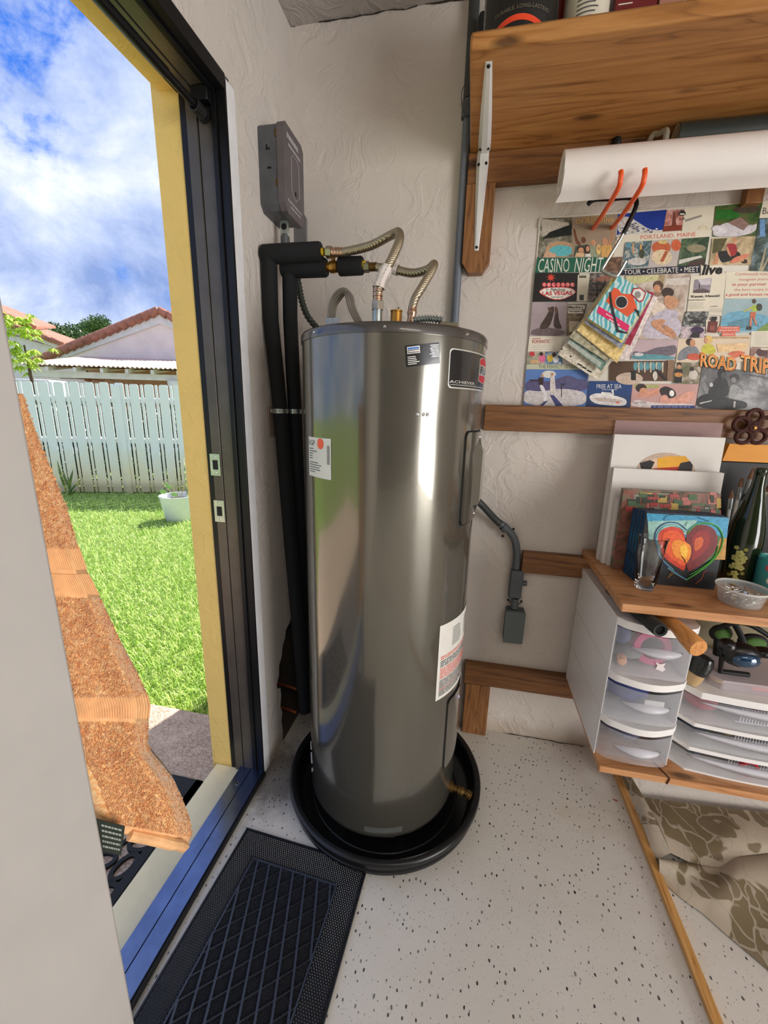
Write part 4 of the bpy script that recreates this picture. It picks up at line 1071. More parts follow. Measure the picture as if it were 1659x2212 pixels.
# ------------------------------------------------------------------ conduit on the back wall and at the right
CND = mat('grey_conduit_paint', (112, 118, 128), .45, .2, var=.08); GPV = mat('grey_pvc', (86, 92, 96), .5, var=.08)
cd = thing('wall_conduit', 'grey vertical conduit running up the back wall', 'conduit', (.569, -.016, 1.35))
MB().tube([(.5695, -.0155, 1.3), (.5695, -.0155, 2.22)], .0132, 18).build('lower_pipe', CND, cd)
MB().tube([(.5695, -.0165, 2.21), (.5695, -.0165, H-.002)], .0155, 18).build('upper_pipe', mat('shaded_conduit', (66, 68, 66), .5), cd)  # shade on the upper conduit is put into its darker colour
m_ = MB(); m_.lathe([(.0155, 0), (.0185, .002), (.0185, .04), (.0155, .042)], (.5695, -.0185, 2.16), 18); m_.build('coupling', GPV, cd)
MB().tube(spline([(.60, -.05, 2.245), (.575, -.055, 2.24), (.552, -.05, 2.215), (.553, -.045, 2.18), (.566, -.035, 2.155)], 8), .0012, 6).build('thin_wire', DGR, cd)
ec = thing('pvc_conduit_run', 'grey conduit with elbow, fitting and outlet box right of the heater', 'conduit', (.86, -.03, .436))
P = spline([ony(1020, 1070, -.10), ony(1045, 1095, -.075), ony(1066, 1118, -.05), ony(1080, 1131, -.04)], 6); MB().tube(P, .0125, 16).build('upper_pipe', mat('black_pipe', (44, 48, 48), .5), ec)
P = spline([ony(1078, 1129, -.038), ony(1092, 1140, -.034), ony(1108, 1158, -.03), ony(1115, 1180, -.028), ony(1116, 1208, -.026), ony(1114, 1228, -.026)], 7); MB().tube(P, .0135, 18).build('elbow', GPV, ec)
p = ony(1090, 1140, -.036); d = (ony(1100, 1150, -.033)-ony(1080, 1131, -.038)).normalized(); MB().lathe([(.0155, 0), (.0168, .002), (.0168, .018), (.0155, .02)], p-d*.01, 18, axis=d).build('pipe_strap', GPV, ec)
for uv in ((1109, 1143), (1086, 1158)): MB().ball(ony(*uv, -.02), .005, 8, 6).build('strap_screw', RUB, ec)
a_ = ony(1104, 1232, -.04); b_ = ony(1126, 1295, -.04)
MB().box((a_.x, -.042, b_.z), (b_.x-.001, -.012, a_.z)).build('fitting_body', GPV, ec, bevel=.005)
c_ = ony(1133, 1260, -.028); MB().lathe([(0, .0), (.010, 0), (.010, .016), (.0085, .017), (0, .017)], (b_.x-.002, -.028, c_.z), 14, axis=(1, 0, 0)).build('side_cap', GPV, ec)
c_ = ony(1112, 1303, -.03); MB().lathe([(.014, -.02), (.014, .02)], (c_.x, -.028, c_.z), 16).build('lower_stub', GPV, ec)
MB().tube([(c_.x-.024, -.018, c_.z+.004), (c_.x-.01, -.036, c_.z), (c_.x+.012, -.036, c_.z-.001), (c_.x+.026, -.018, c_.z+.003)], .003, 6).build('pipe_strap', GPV, ec)
for sx in (-1, 1): MB().ball((c_.x+sx*.024, -.02, c_.z+.006), .0045, 8, 6).build('strap_screw', RUB, ec)
a_ = ony(1094, 1318, -.042); b_ = ony(1126, 1392, -.042); t_ = ony(1128, 1312, -.042)
MB().box((a_.x, -.044, b_.z), (b_.x+.001, -.002, a_.z)).build('outlet_box', GPV, ec, bevel=.003)
MB().box((a_.x-.002, -.047, b_.z+.004), (b_.x+.003, -.044, a_.z-.004)).build('box_cover', mat('cover_grey', (98, 106, 106), .5), ec, bevel=.001)

# ------------------------------------------------------------------ ribbed rubber mat indoors
fm = thing('rubber_mat', 'black ribbed rubber mat with diamond pattern on the speckled floor', 'mat', (.24, -.93, 0))
MT = mat('mat_rubber', (30, 32, 38), .36, var=.12, vscale=30); MTL = mat('mat_rubber_ridge', (54, 61, 76), .36, var=.08)
O_ = Vector((.045, -.6075, 0)); mu = (Vector((.4455, -.6285, 0))-O_); MWD = mu.length; mu.normalize(); mv = Vector((mu.y, -mu.x, 0)); MLN = .62
def mp_(a, b, z): return O_+mu*a+mv*b+Vector((0, 0, z))
m_ = MB(); m_.prism([mp_(0, 0, 0), mp_(0, MLN, 0), mp_(MWD, MLN, 0), mp_(MWD, 0, 0)], (0, 0, .0045)); m_.build('base_sheet', MT, fm, bevel=.001)
m_ = MB()
for (a0, b0, a1, b1) in ((0, 0, MWD, .004), (0, 0, .004, MLN), (MWD-.004, 0, MWD, MLN)): m_.prism([mp_(a0, b0, .0045), mp_(a0, b1, .0045), mp_(a1, b1, .0045), mp_(a1, b0, .0045)], (0, 0, .003))
m_.build('edge_lip', MT, fm)
IB = (.072, .078, MWD-.072, MLN-.07)
def pyramids(region, pitch, w_, h, mi, mb, diamond=False):
    b = region[1]; r_ = 0
    while b < region[3]:
        a = region[0]+(pitch/2 if r_ % 2 else 0)
        while a < region[2]:
            if not (region is full and IB[0]-.004 < a < IB[2]+.004 and IB[1]-.004 < b < IB[3]+.004):
                q = w_/2; c_ = mp_(a, b, .0045)
                if diamond: vs = [c_+mu*q, c_+mv*q, c_-mu*q, c_-mv*q, c_+Vector((0, 0, h))]
                else: vs = [c_+mu*q+mv*q, c_-mu*q+mv*q, c_-mu*q-mv*q, c_+mu*q-mv*q, c_+Vector((0, 0, h))]
                mb.add(vs, [(0, 1, 4), (1, 2, 4), (2, 3, 4), (3, 0, 4)], mi)
            a += pitch
        b += pitch*.75; r_ += 1
full = (.009, .009, MWD-.007, MLN-.004)
m_ = MB(); pyramids(full, .0068, .0062, .0034, 0, m_, True); m_.build('border_studs', MT, fm, kind='stuff')
inn = IB
m_ = MB(); pyramids(inn, .0048, .0044, .0028, 0, m_); m_.build('centre_studs', MT, fm, kind='stuff')
def clipline(p, d, R_):
    t0, t1 = -9, 9
    for k in range(2):
        if abs(d[k]) < 1e-9: continue
        a_ = (R_[k]-p[k])/d[k]; b_ = (R_[k+2]-p[k])/d[k]; t0 = max(t0, min(a_, b_)); t1 = min(t1, max(a_, b_))
    return t0, t1
def ribs(angle, pitch, w_, h, mname, nm, off=0):
    d = (math.cos(angle), math.sin(angle)); nrm = (-d[1], d[0]); cxm, cym = (IB[0]+IB[2])/2, (IB[1]+IB[3])/2
    for k in range(-14, 15):
        p = (cxm+nrm[0]*(k*pitch+off), cym+nrm[1]*(k*pitch+off)); t0, t1 = clipline(p, d, IB)
        if t1-t0 < .01: continue
        A_ = mp_(p[0]+d[0]*t0, p[1]+d[1]*t0, .0045); B_ = mp_(p[0]+d[0]*t1, p[1]+d[1]*t1, .0045); s3 = (mu*nrm[0]+mv*nrm[1])*w_/2
        MB().prism([A_-s3, A_+s3, B_+s3, B_-s3][::-1], (0, 0, h)).build(nm, mname, fm)
ribs(math.radians(72), .036, .0055, .0042, MTL, 'raised_rib'); ribs(math.radians(-42), .032, .004, .0040, MT, 'cross_rib')
m_ = MB()
for (a0, b0, a1, b1) in ((IB[0]-.004, IB[1]-.004, IB[2]+.004, IB[1]), (IB[0]-.004, IB[1], IB[0], IB[3]), (IB[2], IB[1], IB[2]+.004, IB[3])): m_.prism([mp_(a0, b0, .0045), mp_(a0, b1, .0045), mp_(a1, b1, .0045), mp_(a1, b0, .0045)], (0, 0, .0038))
m_.build('inner_frame_rib', MTL, fm)

# ------------------------------------------------------------------ orange towel behind the door leaf
def towel_mat(name, a, b_, c_):
    m, t, b = newmat(name); oc = t.node('ShaderNodeTexCoord').outputs['Object']
    t.link(t.ramp(t.noise(oc, 130, 3, .6, .8), [(.35, c4(a)), (.5, c4(b_)), (.68, c4(c_))]), b.inputs['Base Color'])
    b.inputs['Roughness'].default_value = .9; b.inputs['Sheen Weight'].default_value = .4
    return m
TW = towel_mat('orange_terry', (228, 156, 96), (240, 184, 120), (250, 212, 160)); TWB = mat('orange_woven_band', (242, 188, 134), .8, var=.06, vscale=60)
hd = Vector((-.794, .608, 0)); hd.normalize(); lat = Vector((-hd.y, hd.x, 0)); lat = -lat if lat.dot(RGT) < 0 else lat
TWD = (PE-EYE); TWD.z = 0; TWD = TWD.dot(hd)
def ont(u, v, k):
    r = ray(u, v); h = r.x*hd.x+r.y*hd.y; return EYE+r*((TWD+k)/h)
tw = thing('orange_towel', 'orange terry towel with woven bands hanging behind the white door', 'towel', ont(250, 1800, .07))
EDGE = [(50, 850), (66, 905), (92, 970), (117, 1030), (145, 1100), (165, 1170), (190, 1240), (226, 1310), (262, 1390), (300, 1460), (318, 1500), (324, 1525), (320, 1562), (318, 1600), (326, 1625), (352, 1655), (378, 1690), (396, 1730), (412, 1775), (414, 1800), (405, 1832)]
cols = []; NC = 46
bot_l = (150, 1790)
vs = []; rows = []
prev = None
# resample edge
def edge_at(v):
    for (a, b) in zip(EDGE, EDGE[1:]):
        if a[1] <= v <= b[1]: return a[0]+(b[0]-a[0])*(v-a[1])/(b[1]-a[1])
    return EDGE[0][0] if v < EDGE[0][1] else EDGE[-1][0]
NR = 150
def tw_point(i, j):
    v = 850+(1832-850)*i/NR; ue = edge_at(v); s_ = j/NC
    ul = -120+ .33*(v-850)*1.0
    u = ul+(ue-ul)*s_
    vv = v+ (-(1-s_)*46 if v > 1600 else 0)*((v-1600)/232 if v > 1600 else 0)
    dep = .075-.030*math.sin(s_*PI*1.0)-.012*math.sin(s_*9+v*.004)+(.035*max(0, s_-.86)/.14)
    p = ont(u, vv, dep)
    sm = noise.noise(p*26)*.004
    nzz = noise.noise(p*230)*.0022
    band = (1180 <= v <= 1286) or (1500 <= v <= 1553) or (v > 1800)
    p += hd*(-(0 if band else 1)*nzz+sm)
    if not band: p -= hd*.0028
    return p, band
V = []; BD = []
for i in range(NR+1):
    for j in range(NC+1):
        p, b_ = tw_point(i, j); V.append(p); BD.append(b_)
W_ = NC+1
m_ = MB(); back = [p+hd*.022 for p in V]; o0 = len(V)
fs = []; mi = []
for i in range(NR):
    for j in range(NC): fs.append((i*W_+j, (i+1)*W_+j, (i+1)*W_+j+1, i*W_+j+1)); mi.append(1 if BD[i*W_+j] else 0)
m_.v = [tuple(p) for p in V+back]; m_.f = fs[:]; m_.m = mi[:]; m_.s = [True]*len(fs)
for i in range(NR):
    for j in range(NC): m_.f.append(tuple(k+o0 for k in (i*W_+j, i*W_+j+1, (i+1)*W_+j+1, (i+1)*W_+j))); m_.m.append(0); m_.s.append(True)
for i in range(NR): a_ = i*W_+NC; m_.f.append((a_, a_+W_, a_+W_+o0, a_+o0)); m_.m.append(0); m_.s.append(True)
for j in range(NC): a_ = NR*W_+j; m_.f.append((a_, a_+o0, a_+1+o0, a_+1)); m_.m.append(0); m_.s.append(True)
m_.build('towel_cloth', [TW, TWB], tw, sharp=180)
# terry loops
m_ = MB(); rg = random.Random(5)
for _ in range(38000):
    i = rg.random()*NR; j = NC*(1-rg.random()**1.15*.78); ii = int(i); jj = min(int(j), NC-1); k = ii*W_+jj
    if ii >= NR or BD[k]: continue
    p = V[k].lerp(V[k+1], j-jj).lerp(V[k+W_], i-ii)
    edge_f = j/NC > .97
    d = (-hd*(.4 if edge_f else 1)+lat*(rg.uniform(-.3, 1.3) if edge_f else rg.uniform(-.7, .7))+Vector((0, 0, rg.uniform(-1.0, .1)))).normalized()
    L = rg.uniform(.0018, .0036); e = d.cross(Vector((rg.random(), rg.random(), rg.random()))).normalized()*.00055; f_ = d.cross(e)
    q = p+d*L; b2 = p+d*L*.2+Vector((0, 0, -.0022))+f_*1.5
    m_.add([p-e, p+e, q+e, q-e, b2-e, b2+e], [(0, 1, 2, 3), (3, 2, 5, 4)], 0, True)
m_.build('terry_loops', TW, tw, kind='stuff')
# woven ribs on the bands
for (v0, v1, n_) in ((1184, 1230, 1), (1240, 1284, 1), (1500, 1552, 1)):
    m_ = MB()
    for k in range(40):
        s_ = k/39; v = v0; ul = -120+.33*(v-850); u0 = ul+(edge_at(v)-ul)*s_; 
        i0_ = (v0-850)/(1832-850)*NR; i1_ = (v1-850)/(1832-850)*NR; j = s_*NC
        P = []
        for q in range(5):
            ii = i0_+(i1_-i0_)*q/4; a_, _ = tw_point(ii, j); P.append(a_-hd*.0008)
        m_.tube(P, .0012, 5)
    m_.build('woven_band', TWB, tw, kind='stuff')
# hem at the foot and crossing fold
m_ = MB(); P = []
for k in range(13): 
    s_ = .38+.62*k/12; a_, _ = tw_point(NR, s_*NC); P.append(a_-hd*.002+Vector((0, 0, .004)))
m_.tube(P, [.0085]*12+[.004], 10); m_.build('hem', TWB, tw)
# care label
m_ = MB(); fnl = quadfn(ont(214, 1838, .028), ont(262, 1848, .028), ont(270, 1785, .028), ont(206, 1768, .028))
lab = [fnl(0, 0), fnl(1, 0), fnl(1, 1), fnl(0, 1)]; m_.prism(lab, hd*.001)
for k, tx in enumerate(('~WASH WARM', '~TUMBLE DRY', '~LAVAR A', '~MAQ', '~COTTONS')):
    lettering(m_, tx, lambda s, t, k=k: fnl(.18+.72*s, .80-k*.165+.10*t)-hd*.0006, 1)
m_.build('care_label', [mat('black_satin_label', (30, 42, 34), .35), mat('label_pale_thread', (150, 158, 150), .6, var=0)], tw, label='black care label with pale lettering')
# ================================================================== SHELVING ON THE BACK WALL
PINE = wood('golden_pine', (122, 74, 32), (168, 112, 56), (190, 136, 78), 'X', .8, .42)
PINEL = wood('pine_work_shelf', (146, 92, 52), (190, 132, 84), (208, 154, 106), 'X', .9, .4)
RAIL = wood('brown_pine_rail', (66, 38, 18), (112, 70, 36), (140, 94, 52), 'X', 1.3, .5, bump=.3)
RAILV = wood('brown_pine_post', (82, 48, 22), (132, 86, 46), (158, 108, 62), 'Z', 1.3, .5, bump=.3)
EDGEM = wood('pine_live_edge', (140, 82, 34), (202, 146, 78), (224, 174, 104), 'X', .7, .5)
XR = 2.3
o = MB().box((.585, -.402, 2.064), (XR, -.003, 2.099)).build('upper_shelf', [PINE], bevel=.006)
tag(o, 'thick pine shelf high on the back wall holding cans and bottles', 'shelf')
def rail(name, x0, x1, z0, z1, label, t=.038, m=RAIL):
    o = MB().box((x0, -t, z0), (x1, -.001, z1)).build(name, m, bevel=.002); return tag(o, label, 'wooden rail')
rail('wooden_rail', .582, XR, 1.981, 2.063, 'brown pine rail screwed to the wall right under the upper shelf')
rail('wooden_rail', .690, XR, 1.241, 1.3275, 'long brown pine rail across the wall under the picture collage')
rail('wooden_rail', .868, XR, .732, .8095, 'short brown pine rail under the work shelf, right of the conduit')
rail('wooden_rail', .695, XR, .235, .3215, 'lowest brown pine rail beside the heater, on a short post')
m_ = MB(); m_.prism([(.582, -.038, 1.980), (.582, -.038, 1.765), (.603, -.038, 1.735), (.647, -.038, 1.735), (.668, -.038, 1.765), (.668, -.038, 1.980)][::-1], (0, .037, 0))
tag(m_.build('wall_cleat', RAILV, bevel=.002), 'vertical pine cleat with clipped corners below the upper shelf', 'wooden post')
tag(MB().box((.703, -.038, .0), (.800, -.001, .234)).build('short_post', RAILV, bevel=.002), 'short brown pine post on the floor right of the drain pan', 'wooden post')
tag(MB().box((1.352, -.03, 1.885), (1.395, -.001, 1.980)).build('rail_block', RAILV, bevel=.002), 'small pine block between upper rail and collage', 'wooden post')
# two-board work shelf and its bracket
ws = thing('work_shelf', 'pine work shelf of two boards holding canvases, glass and bottle', 'shelf', (1.5, -.24, .811))
MB().prism([(1.074, -.003, .811), (XR, -.003, .811), (XR, -.318, .811), (1.066, -.318, .811)][::-1], (0, 0, .022)).build('board', PINEL, ws, bevel=.002)
MB().prism([(1.066, -.3195, .811), (XR, -.3195, .811), (XR, -.452, .811), (1.060, -.452, .811)][::-1], (0, 0, .022)).build('board', PINEL, ws, bevel=.003)
lsf = thing('lower_shelf', 'low pine shelf with a dark crack carrying the plastic drawers', 'shelf', (1.6, -.24, .30))
MB().prism([(1.083, -.0395, .300), (XR, -.0395, .300), (XR, -.440, .300), (1.081, -.442, .300)][::-1], (0, 0, .020)).build('board', PINEL, lsf, bevel=.003)
m_ = MB(); P = spline([(1.20, -.30, .3203), (1.235, -.36, .3203), (1.245, -.40, .3203), (1.262, -.443, .3203)], 4); m_.tube(P, .002, 5); m_.tube([(1.262, -.4435, .319), (1.258, -.4435, .301)], .002, 5)
m_.build('crack', mat('dark_knot', (62, 34, 16), .7), lsf)

# shelf bracket: pressed white steel
BRK = mat('bracket_white', (222, 222, 220), .35, .1, var=.02)
bk = thing('shelf_bracket', 'white pressed-steel bracket with black screws under the upper shelf', 'bracket', (.625, -.04, 1.80))
def taper(pts_w, axisfn, mb):
    vs = []
    for (t, w_, d) in pts_w:
        for sx, dd in ((-1, .0), (-.45, d), (.45, d), (1, 0)): vs.append(axisfn(t, sx*w_/2, dd))
    n = len(pts_w); mb.add(vs, [(i*4+k, i*4+k+1, i*4+k+5, i*4+k+4) for i in range(n-1) for k in range(3)], 0, False)
    mb.add(vs, [(0, 1, 2, 3)[::-1], tuple(4*(n-1)+k for k in range(4))])
m_ = MB(); taper([(1.797, .014, .002), (1.83, .0175, .004), (1.95, .030, .011), (2.03, .036, .012), (2.062, .034, .010)], lambda t, x, d: Vector((.6245+x, -.0385-d, t)), m_)
m_.build('vertical_arm', BRK, bk, sharp=20)
m_ = MB(); taper([(-.368, .015, .002), (-.33, .019, .004), (-.20, .030, .010), (-.08, .036, .012), (-.04, .034, .012)], lambda t, x, d: Vector((.627+x, t, 2.0635-d)), m_)
m_.build('shelf_arm', BRK, bk, sharp=20)
SB = mat('black_screw', (24, 24, 24), .4, .5, var=0)
for (x, z) in ((.6245, 1.806), (.614, 2.025), (.635, 2.027)): MB().lathe([(0, .0035), (.0035, .003), (.0045, 0)], (x, -.0415 if z < 1.9 else -.048, z), 12, axis=(0, -1, 0)).build('screw', SB, bk)
for (x, y) in ((.616, -.068), (.638, -.068), (.627, -.360)): MB().lathe([(0, .0035), (.0035, .003), (.0045, 0)], (x, y, 2.0605 if y < -.3 else 2.054), 12, axis=(0, 0, -1)).build('screw', SB, bk)

# ------------------------------------------------------------------ things on the upper shelf
def canister(name, lab, cat, x, y, r, h, body, extra=None, taper_=1.0):
    t_ = thing(name, lab, cat, (x, y, 2.099)); m_ = MB()
    m_.lathe([(0, 0), (r*.97, 0), (r, .006), (r*taper_, h), (r*taper_*.9, h+.01), (0, h+.012)], (x, y, 2.099), 40); m_.build('body', body, t_, sharp=50)
    return t_
CANB = mat('black_can_print', (26, 25, 24), .35, var=.02)
cx_, cy_, cr_ = .690, -.298, .082
cb_ = canister('filament_tub', 'large black tub with orange-red curve and grey lettering, shelf left end', 'tub', cx_, cy_, cr_, .22, CANB)
def onc(a, z, r=cr_): a = math.radians(a); return Vector((cx_+r*math.cos(a), cy_+r*math.sin(a), z))
m_ = MB(); n = 24; vs = []
for i in range(n+1):
    s_ = i/n; a = -150+105*s_; zc_ = 2.106+.021*math.sin(s_*PI)
    vs += [onc(a, zc_-.006, cr_+.0008), onc(a, zc_+.005, cr_+.0008)]
m_.add(vs, [(2*i, 2*i+2, 2*i+3, 2*i+1) for i in range(n)], 0, True)
lettering(m_, 'DURABLE, LONG-LASTING', lambda s, t: onc(-132+84*s, 2.141+.008*t-.002*s, cr_+.001), 1)
for k in range(9):
    z = 2.110+k*.013; m_.add([onc(-166, z, cr_+.001), onc(-158, z+.012, cr_+.001), onc(-157, z+.015, cr_+.001), onc(-166, z+.003, cr_+.001)], [(0, 1, 2, 3)], 2)
m_.build('label_print', [mat('print_red_orange', (232, 74, 40), .4, var=0), mat('print_grey', (116, 108, 92), .5, var=0), WHP], cb_)
def jar(x0, x1, y, h, name, lab, m, cat='bottle', r_=None, txt=None, tcol=None):
    a = ony(x0, 10, y).x; b = ony(x1, 10, y).x; r = (b-a)/2; x = (a+b)/2
    t_ = thing(name, lab, cat, (x, y, 2.099)); m_ = MB()
    m_.lathe([(0, 0), (r*.95, 0), (r, .005), (r, h), (r*.7, h+.02), (r*.35, h+.03), (r*.35, h+.05), (0, h+.05)], (x, y, 2.099), 36); m_.build('body', m, t_, sharp=50)
    return t_, x, r
t_, x, r = jar(1222, 1318, -.300, .16, 'glue_bottle', 'white printed bottle on the upper shelf, right of the black tub', mat('bottle_white', (214, 206, 188), .4, var=.02))
m_ = MB()
for k in range(7):
    z = 2.125+k*.008; fnq = lambda s, t, z=z: Vector((x+(r+.0008)*math.cos(math.radians(-125+60*s)), -.300+(r+.0008)*math.sin(math.radians(-125+60*s)), z+.003*t))
    P = [fnq(i/6*random.uniform(.7, 1), 0) for i in range(7)]; Q = [p+Vector((0, 0, .0025)) for p in P]
    m_.add(sum(([p, q] for p, q in zip(P, Q)), []), [(2*i, 2*i+2, 2*i+3, 2*i+1) for i in range(6)])
m_.build('label_print', DGR, t_)
m_ = MB(); m_.lathe([(r+.001, .001), (r+.0012, .012), (r+.001, .018)], (x, -.300, 2.099), 36); m_.build('dark_band', mat('band_dark', (60, 56, 48), .4), t_)
for (u0, u1, y, nm, lab, c_) in ((1196, 1222, -.26, 'red_spray_can', 'narrow dark red can behind the black tub and white bottle', (150, 44, 30)),):
    jar(u0, u1, y, .2, nm, lab, mat(nm, c_, .35), 'can')
def box_on(u0, u1, y, h, nm, lab, c_, txt=None):
    a = ony(u0, 5, y).x; b = ony(u1, 5, y).x; t_ = thing(nm, lab, 'box', ((a+b)/2, y+.03, 2.099))
    MB().box((a, y, 2.099), (b, y+.06, 2.099+h)).build('carton', mat(nm, c_, .45), t_, bevel=.002)
    m_ = MB()
    for k in range(6): z = 2.108+k*.012; m_.box((a+.006, y-.0006, z), (a+(b-a)*.45*random.uniform(.7, 1), y, z+.002))
    if txt:
        for k, s_ in enumerate(txt): lettering(m_, s_, lambda s, t, k=k: Vector((a+(b-a)*(.52+.4*s), y-.0006, 2.128-k*.012+.008*t)), 0)
    m_.build('label_print', WHP, t_); return t_
box_on(1330, 1420, -.33, .13, 'maroon_carton', 'maroon printed carton on the upper shelf beside the white bottle', (112, 30, 30), ('8 FL OZ',))
box_on(1424, 1478, -.33, .14, 'pink_carton', 'dusty pink carton between the maroon carton and the blue lid', (176, 124, 104))
m_ = MB(); a = ony(1480, 5, -.31).x; m_.lathe([(0, 0), (.042, 0), (.045, .03), (.045, .15), (0, .16)], (a+.05, -.31, 2.099), 30)
tag(m_.build('blue_can', mat('navy_can', (38, 46, 84), .35)), 'navy blue can, last on the upper shelf before the frame edge', 'can')
# black and yellow tool hanging past the left end of the shelf
bt = thing('utility_lamp', 'black and yellow cylindrical tool hanging behind the shelf end', 'lamp', (.600, -.10, 1.99))
m_ = MB(); p0 = ony(1014, 262, -.052)
MB().lathe([(.012, 0), (.016, .004), (.016, .07), (.0135, .075), (.0135, .25), (.010, .26), (0, .26)], (.5975, -.022-.028, p0.z-.01), 18).build('body', mat('tool_black', (34, 36, 38), .5), bt)
MB().lathe([(.0140, 0), (.0168, .001), (.0168, .055), (.014, .056)], (.5985, -.050, ony(1022, 185, -.05).z), 18).build('yellow_band', mat('safety_yellow', (236, 196, 30), .45), bt)

# ------------------------------------------------------------------ paper rolls and hooks
roll = thing('paper_roll', 'long white paper roll lying on orange hooks under the shelf', 'paper roll', (1.5, -.165, 1.88))
PAP = mat('paper_roll_white', (232, 226, 222), .5, var=.02, coat=.1)
RC = Vector((.836, -.163, 1.932)); ax = Vector((1, 0, .004)).normalized()
prof = [(.047, .0), (.0485, 0), (.0485, 1.4)]
m_ = MB(); m_.lathe([(.0475, 0), (.0485, 0), (.0485, 1.45), (.030, 1.45)], RC, 48, axis=ax); m_.lathe([(.030, .001), (.0475, 0)], RC, 48, axis=ax); m_.lathe([(.030, 1.2), (.030, .001)], RC, 40, axis=ax)
m_.build('roll', PAP, roll, sharp=50)
# loose outer flap hanging under the roll
m_ = MB(); vs = []; nn = 10
for i in range(nn+1):
    a_ = math.radians(-165+62*i/nn); rr0 = .0492+.006*i/nn
    for k in (0, 1): vs.append(RC+ax*(.002+1.44*k)+Vector((0, rr0*math.cos(a_), rr0*math.sin(a_))))
for k in (0, 1): vs.append(RC+ax*(-.006+1.44*k)+Vector((0, .008, -.066)))
m_.add(vs, [(2*i, 2*i+2, 2*i+3, 2*i+1) for i in range(nn+1)], 0, True); m_.build('loose_flap', PAP, roll)
br = thing('vinyl_roll', 'dark grey-green vinyl roll above and behind the paper roll', 'vinyl roll', (1.6, -.085, 2.0))
BC = Vector((1.128, -.085, 2.030)); GRN = mat('dark_green_vinyl', (44, 52, 50), .4, var=.04, coat=.2)
MB().lathe([(.027, 0), (.0295, 0), (.0295, 1.1), (.02, 1.1)], BC, 36, axis=(1, 0, 0)).build('roll', GRN, br, sharp=50)
MB().lathe([(.0245, .4), (.0245, .0), (.0275, -.0008)], BC, 36, axis=(1, 0, 0)).build('core_tube', mat('cardboard_core', (178, 156, 128), .7), br)
cfb = MB(); P = [ony(1398, 318, -.07), ony(1410, 292, -.07), ony(1425, 288, -.08), ony(1440, 282, -.10), ony(1436, 312, -.10)]
cfb.tube(spline(P, 4), .007, 8); tag(cfb.build('clear_wrap', mat('clear_film', (196, 190, 176), .15, alpha=.5)), 'crumpled clear plastic wrap at the end of the dark roll', 'plastic wrap')
m_ = MB(); c_ = ony(1332, 308, -.040); m_.ball(c_, (.012, .012, .022), 12, 8)
tag(m_.build('hook_knob', RUB), 'black oval knob on the upper rail above the paper roll', 'knob')
ORG = mat('orange_hook_vinyl', (240, 92, 36), .35, var=.02, coat=.3)
hk = thing('utility_hook', 'pair of orange coated prongs holding up the paper roll', 'hook', (.98, -.04, 1.85))
for k, (tip, bend, back) in enumerate((((1341, 370), (1337, 404), (1297, 440)), ((1393, 366), (1387, 402), (1342, 440)))):
    b_ = ony(bend[0], bend[1], -.222); t_ = ony(tip[0], tip[1], -.228); c_ = ony(back[0], back[1], -.10)
    c_.x = b_.x-.002; c_.z = b_.z-.012
    c_.z = min(c_.z, 1.862)
    P = spline([Vector((c_.x, -.001, c_.z+.002)), c_, b_+Vector((0, .01, -.001)), b_.lerp(t_, .5)+Vector((0, -.006, 0)), t_], 6)
    MB().tube(P, .0062, 12).build('prong', ORG, hk)

# S-hook with black grip and the ring of booklets
sh = thing('steel_hook', 'long bent steel rod hook with a black dipped grip hanging from the orange prongs', 'hook', (1.03, -.11, 1.70))
yk = -.105
P = [ony(1270, 441, yk), ony(1285, 431, yk), ony(1320, 429, yk), ony(1362, 427, yk), ony(1375, 438, yk), ony(1366, 465, yk), ony(1346, 505, yk)]
MB().tube(spline(P, 5), .0062, 12).build('black_grip', BLK, sh)
P = [ony(1350, 497, yk), ony(1338, 520, yk), ony(1305, 574, yk), ony(1302, 584, yk), ony(1312, 591, yk), ony(1328, 596, yk), ony(1336, 592, yk), ony(1352, 564, yk)]
MB().tube(spline(P, 4), .0044, 10).build('steel_rod', STEEL, sh)
# booklets
Z4 = lambda x, y: (1100+x*.337, 400+y*.337)
def w4(x, y, yy): u, v = Z4(x, y); return ony(u, v, yy)
books = [  # quad tl,tr,br,bl in zoom units, depth, colour, thickness, label
 ((640, 610), (955, 740), (565, 1250), (310, 1085), -.030, (214, 206, 186), .003, 'pale map sheet at the back of the hanging booklets'),
 ((650, 600), (950, 720), (760, 1125), (600, 1080), -.040, (226, 214, 212), .003, 'pale pink booklet sticking out right of the hanging bunch'),
 ((650, 600), (900, 740), (590, 1190), (372, 1010), -.049, (120, 146, 134), .004, 'grey-green patterned booklet low in the hanging bunch'),
 ((650, 600), (900, 740), (625, 1130), (385, 975), -.057, (178, 172, 144), .004, 'olive-grey booklet in the hanging bunch'),
 ((655, 600), (900, 730), (690, 1140), (432, 930), -.065, (228, 200, 132), .005, 'tan parchment booklet in the hanging bunch'),
 ((700, 640), (930, 690), (775, 1028), (600, 950), -.072, (156, 26, 62), .005, 'crimson notebook in the hanging bunch'),
 ((660, 600), (905, 730), (715, 1050), (480, 880), -.079, (150, 156, 168), .004, 'lilac-grey booklet in the hanging bunch'),
 ((665, 595), (908, 720), (722, 1012), (498, 862), -.087, (228, 214, 120), .005, 'yellow-edged booklet in the hanging bunch'),
 ((700, 580), (912, 705), (725, 995), (502, 852), -.097, (112, 190, 196), .006, 'turquoise swirl notebook with an orange camera picture, front of the bunch')]
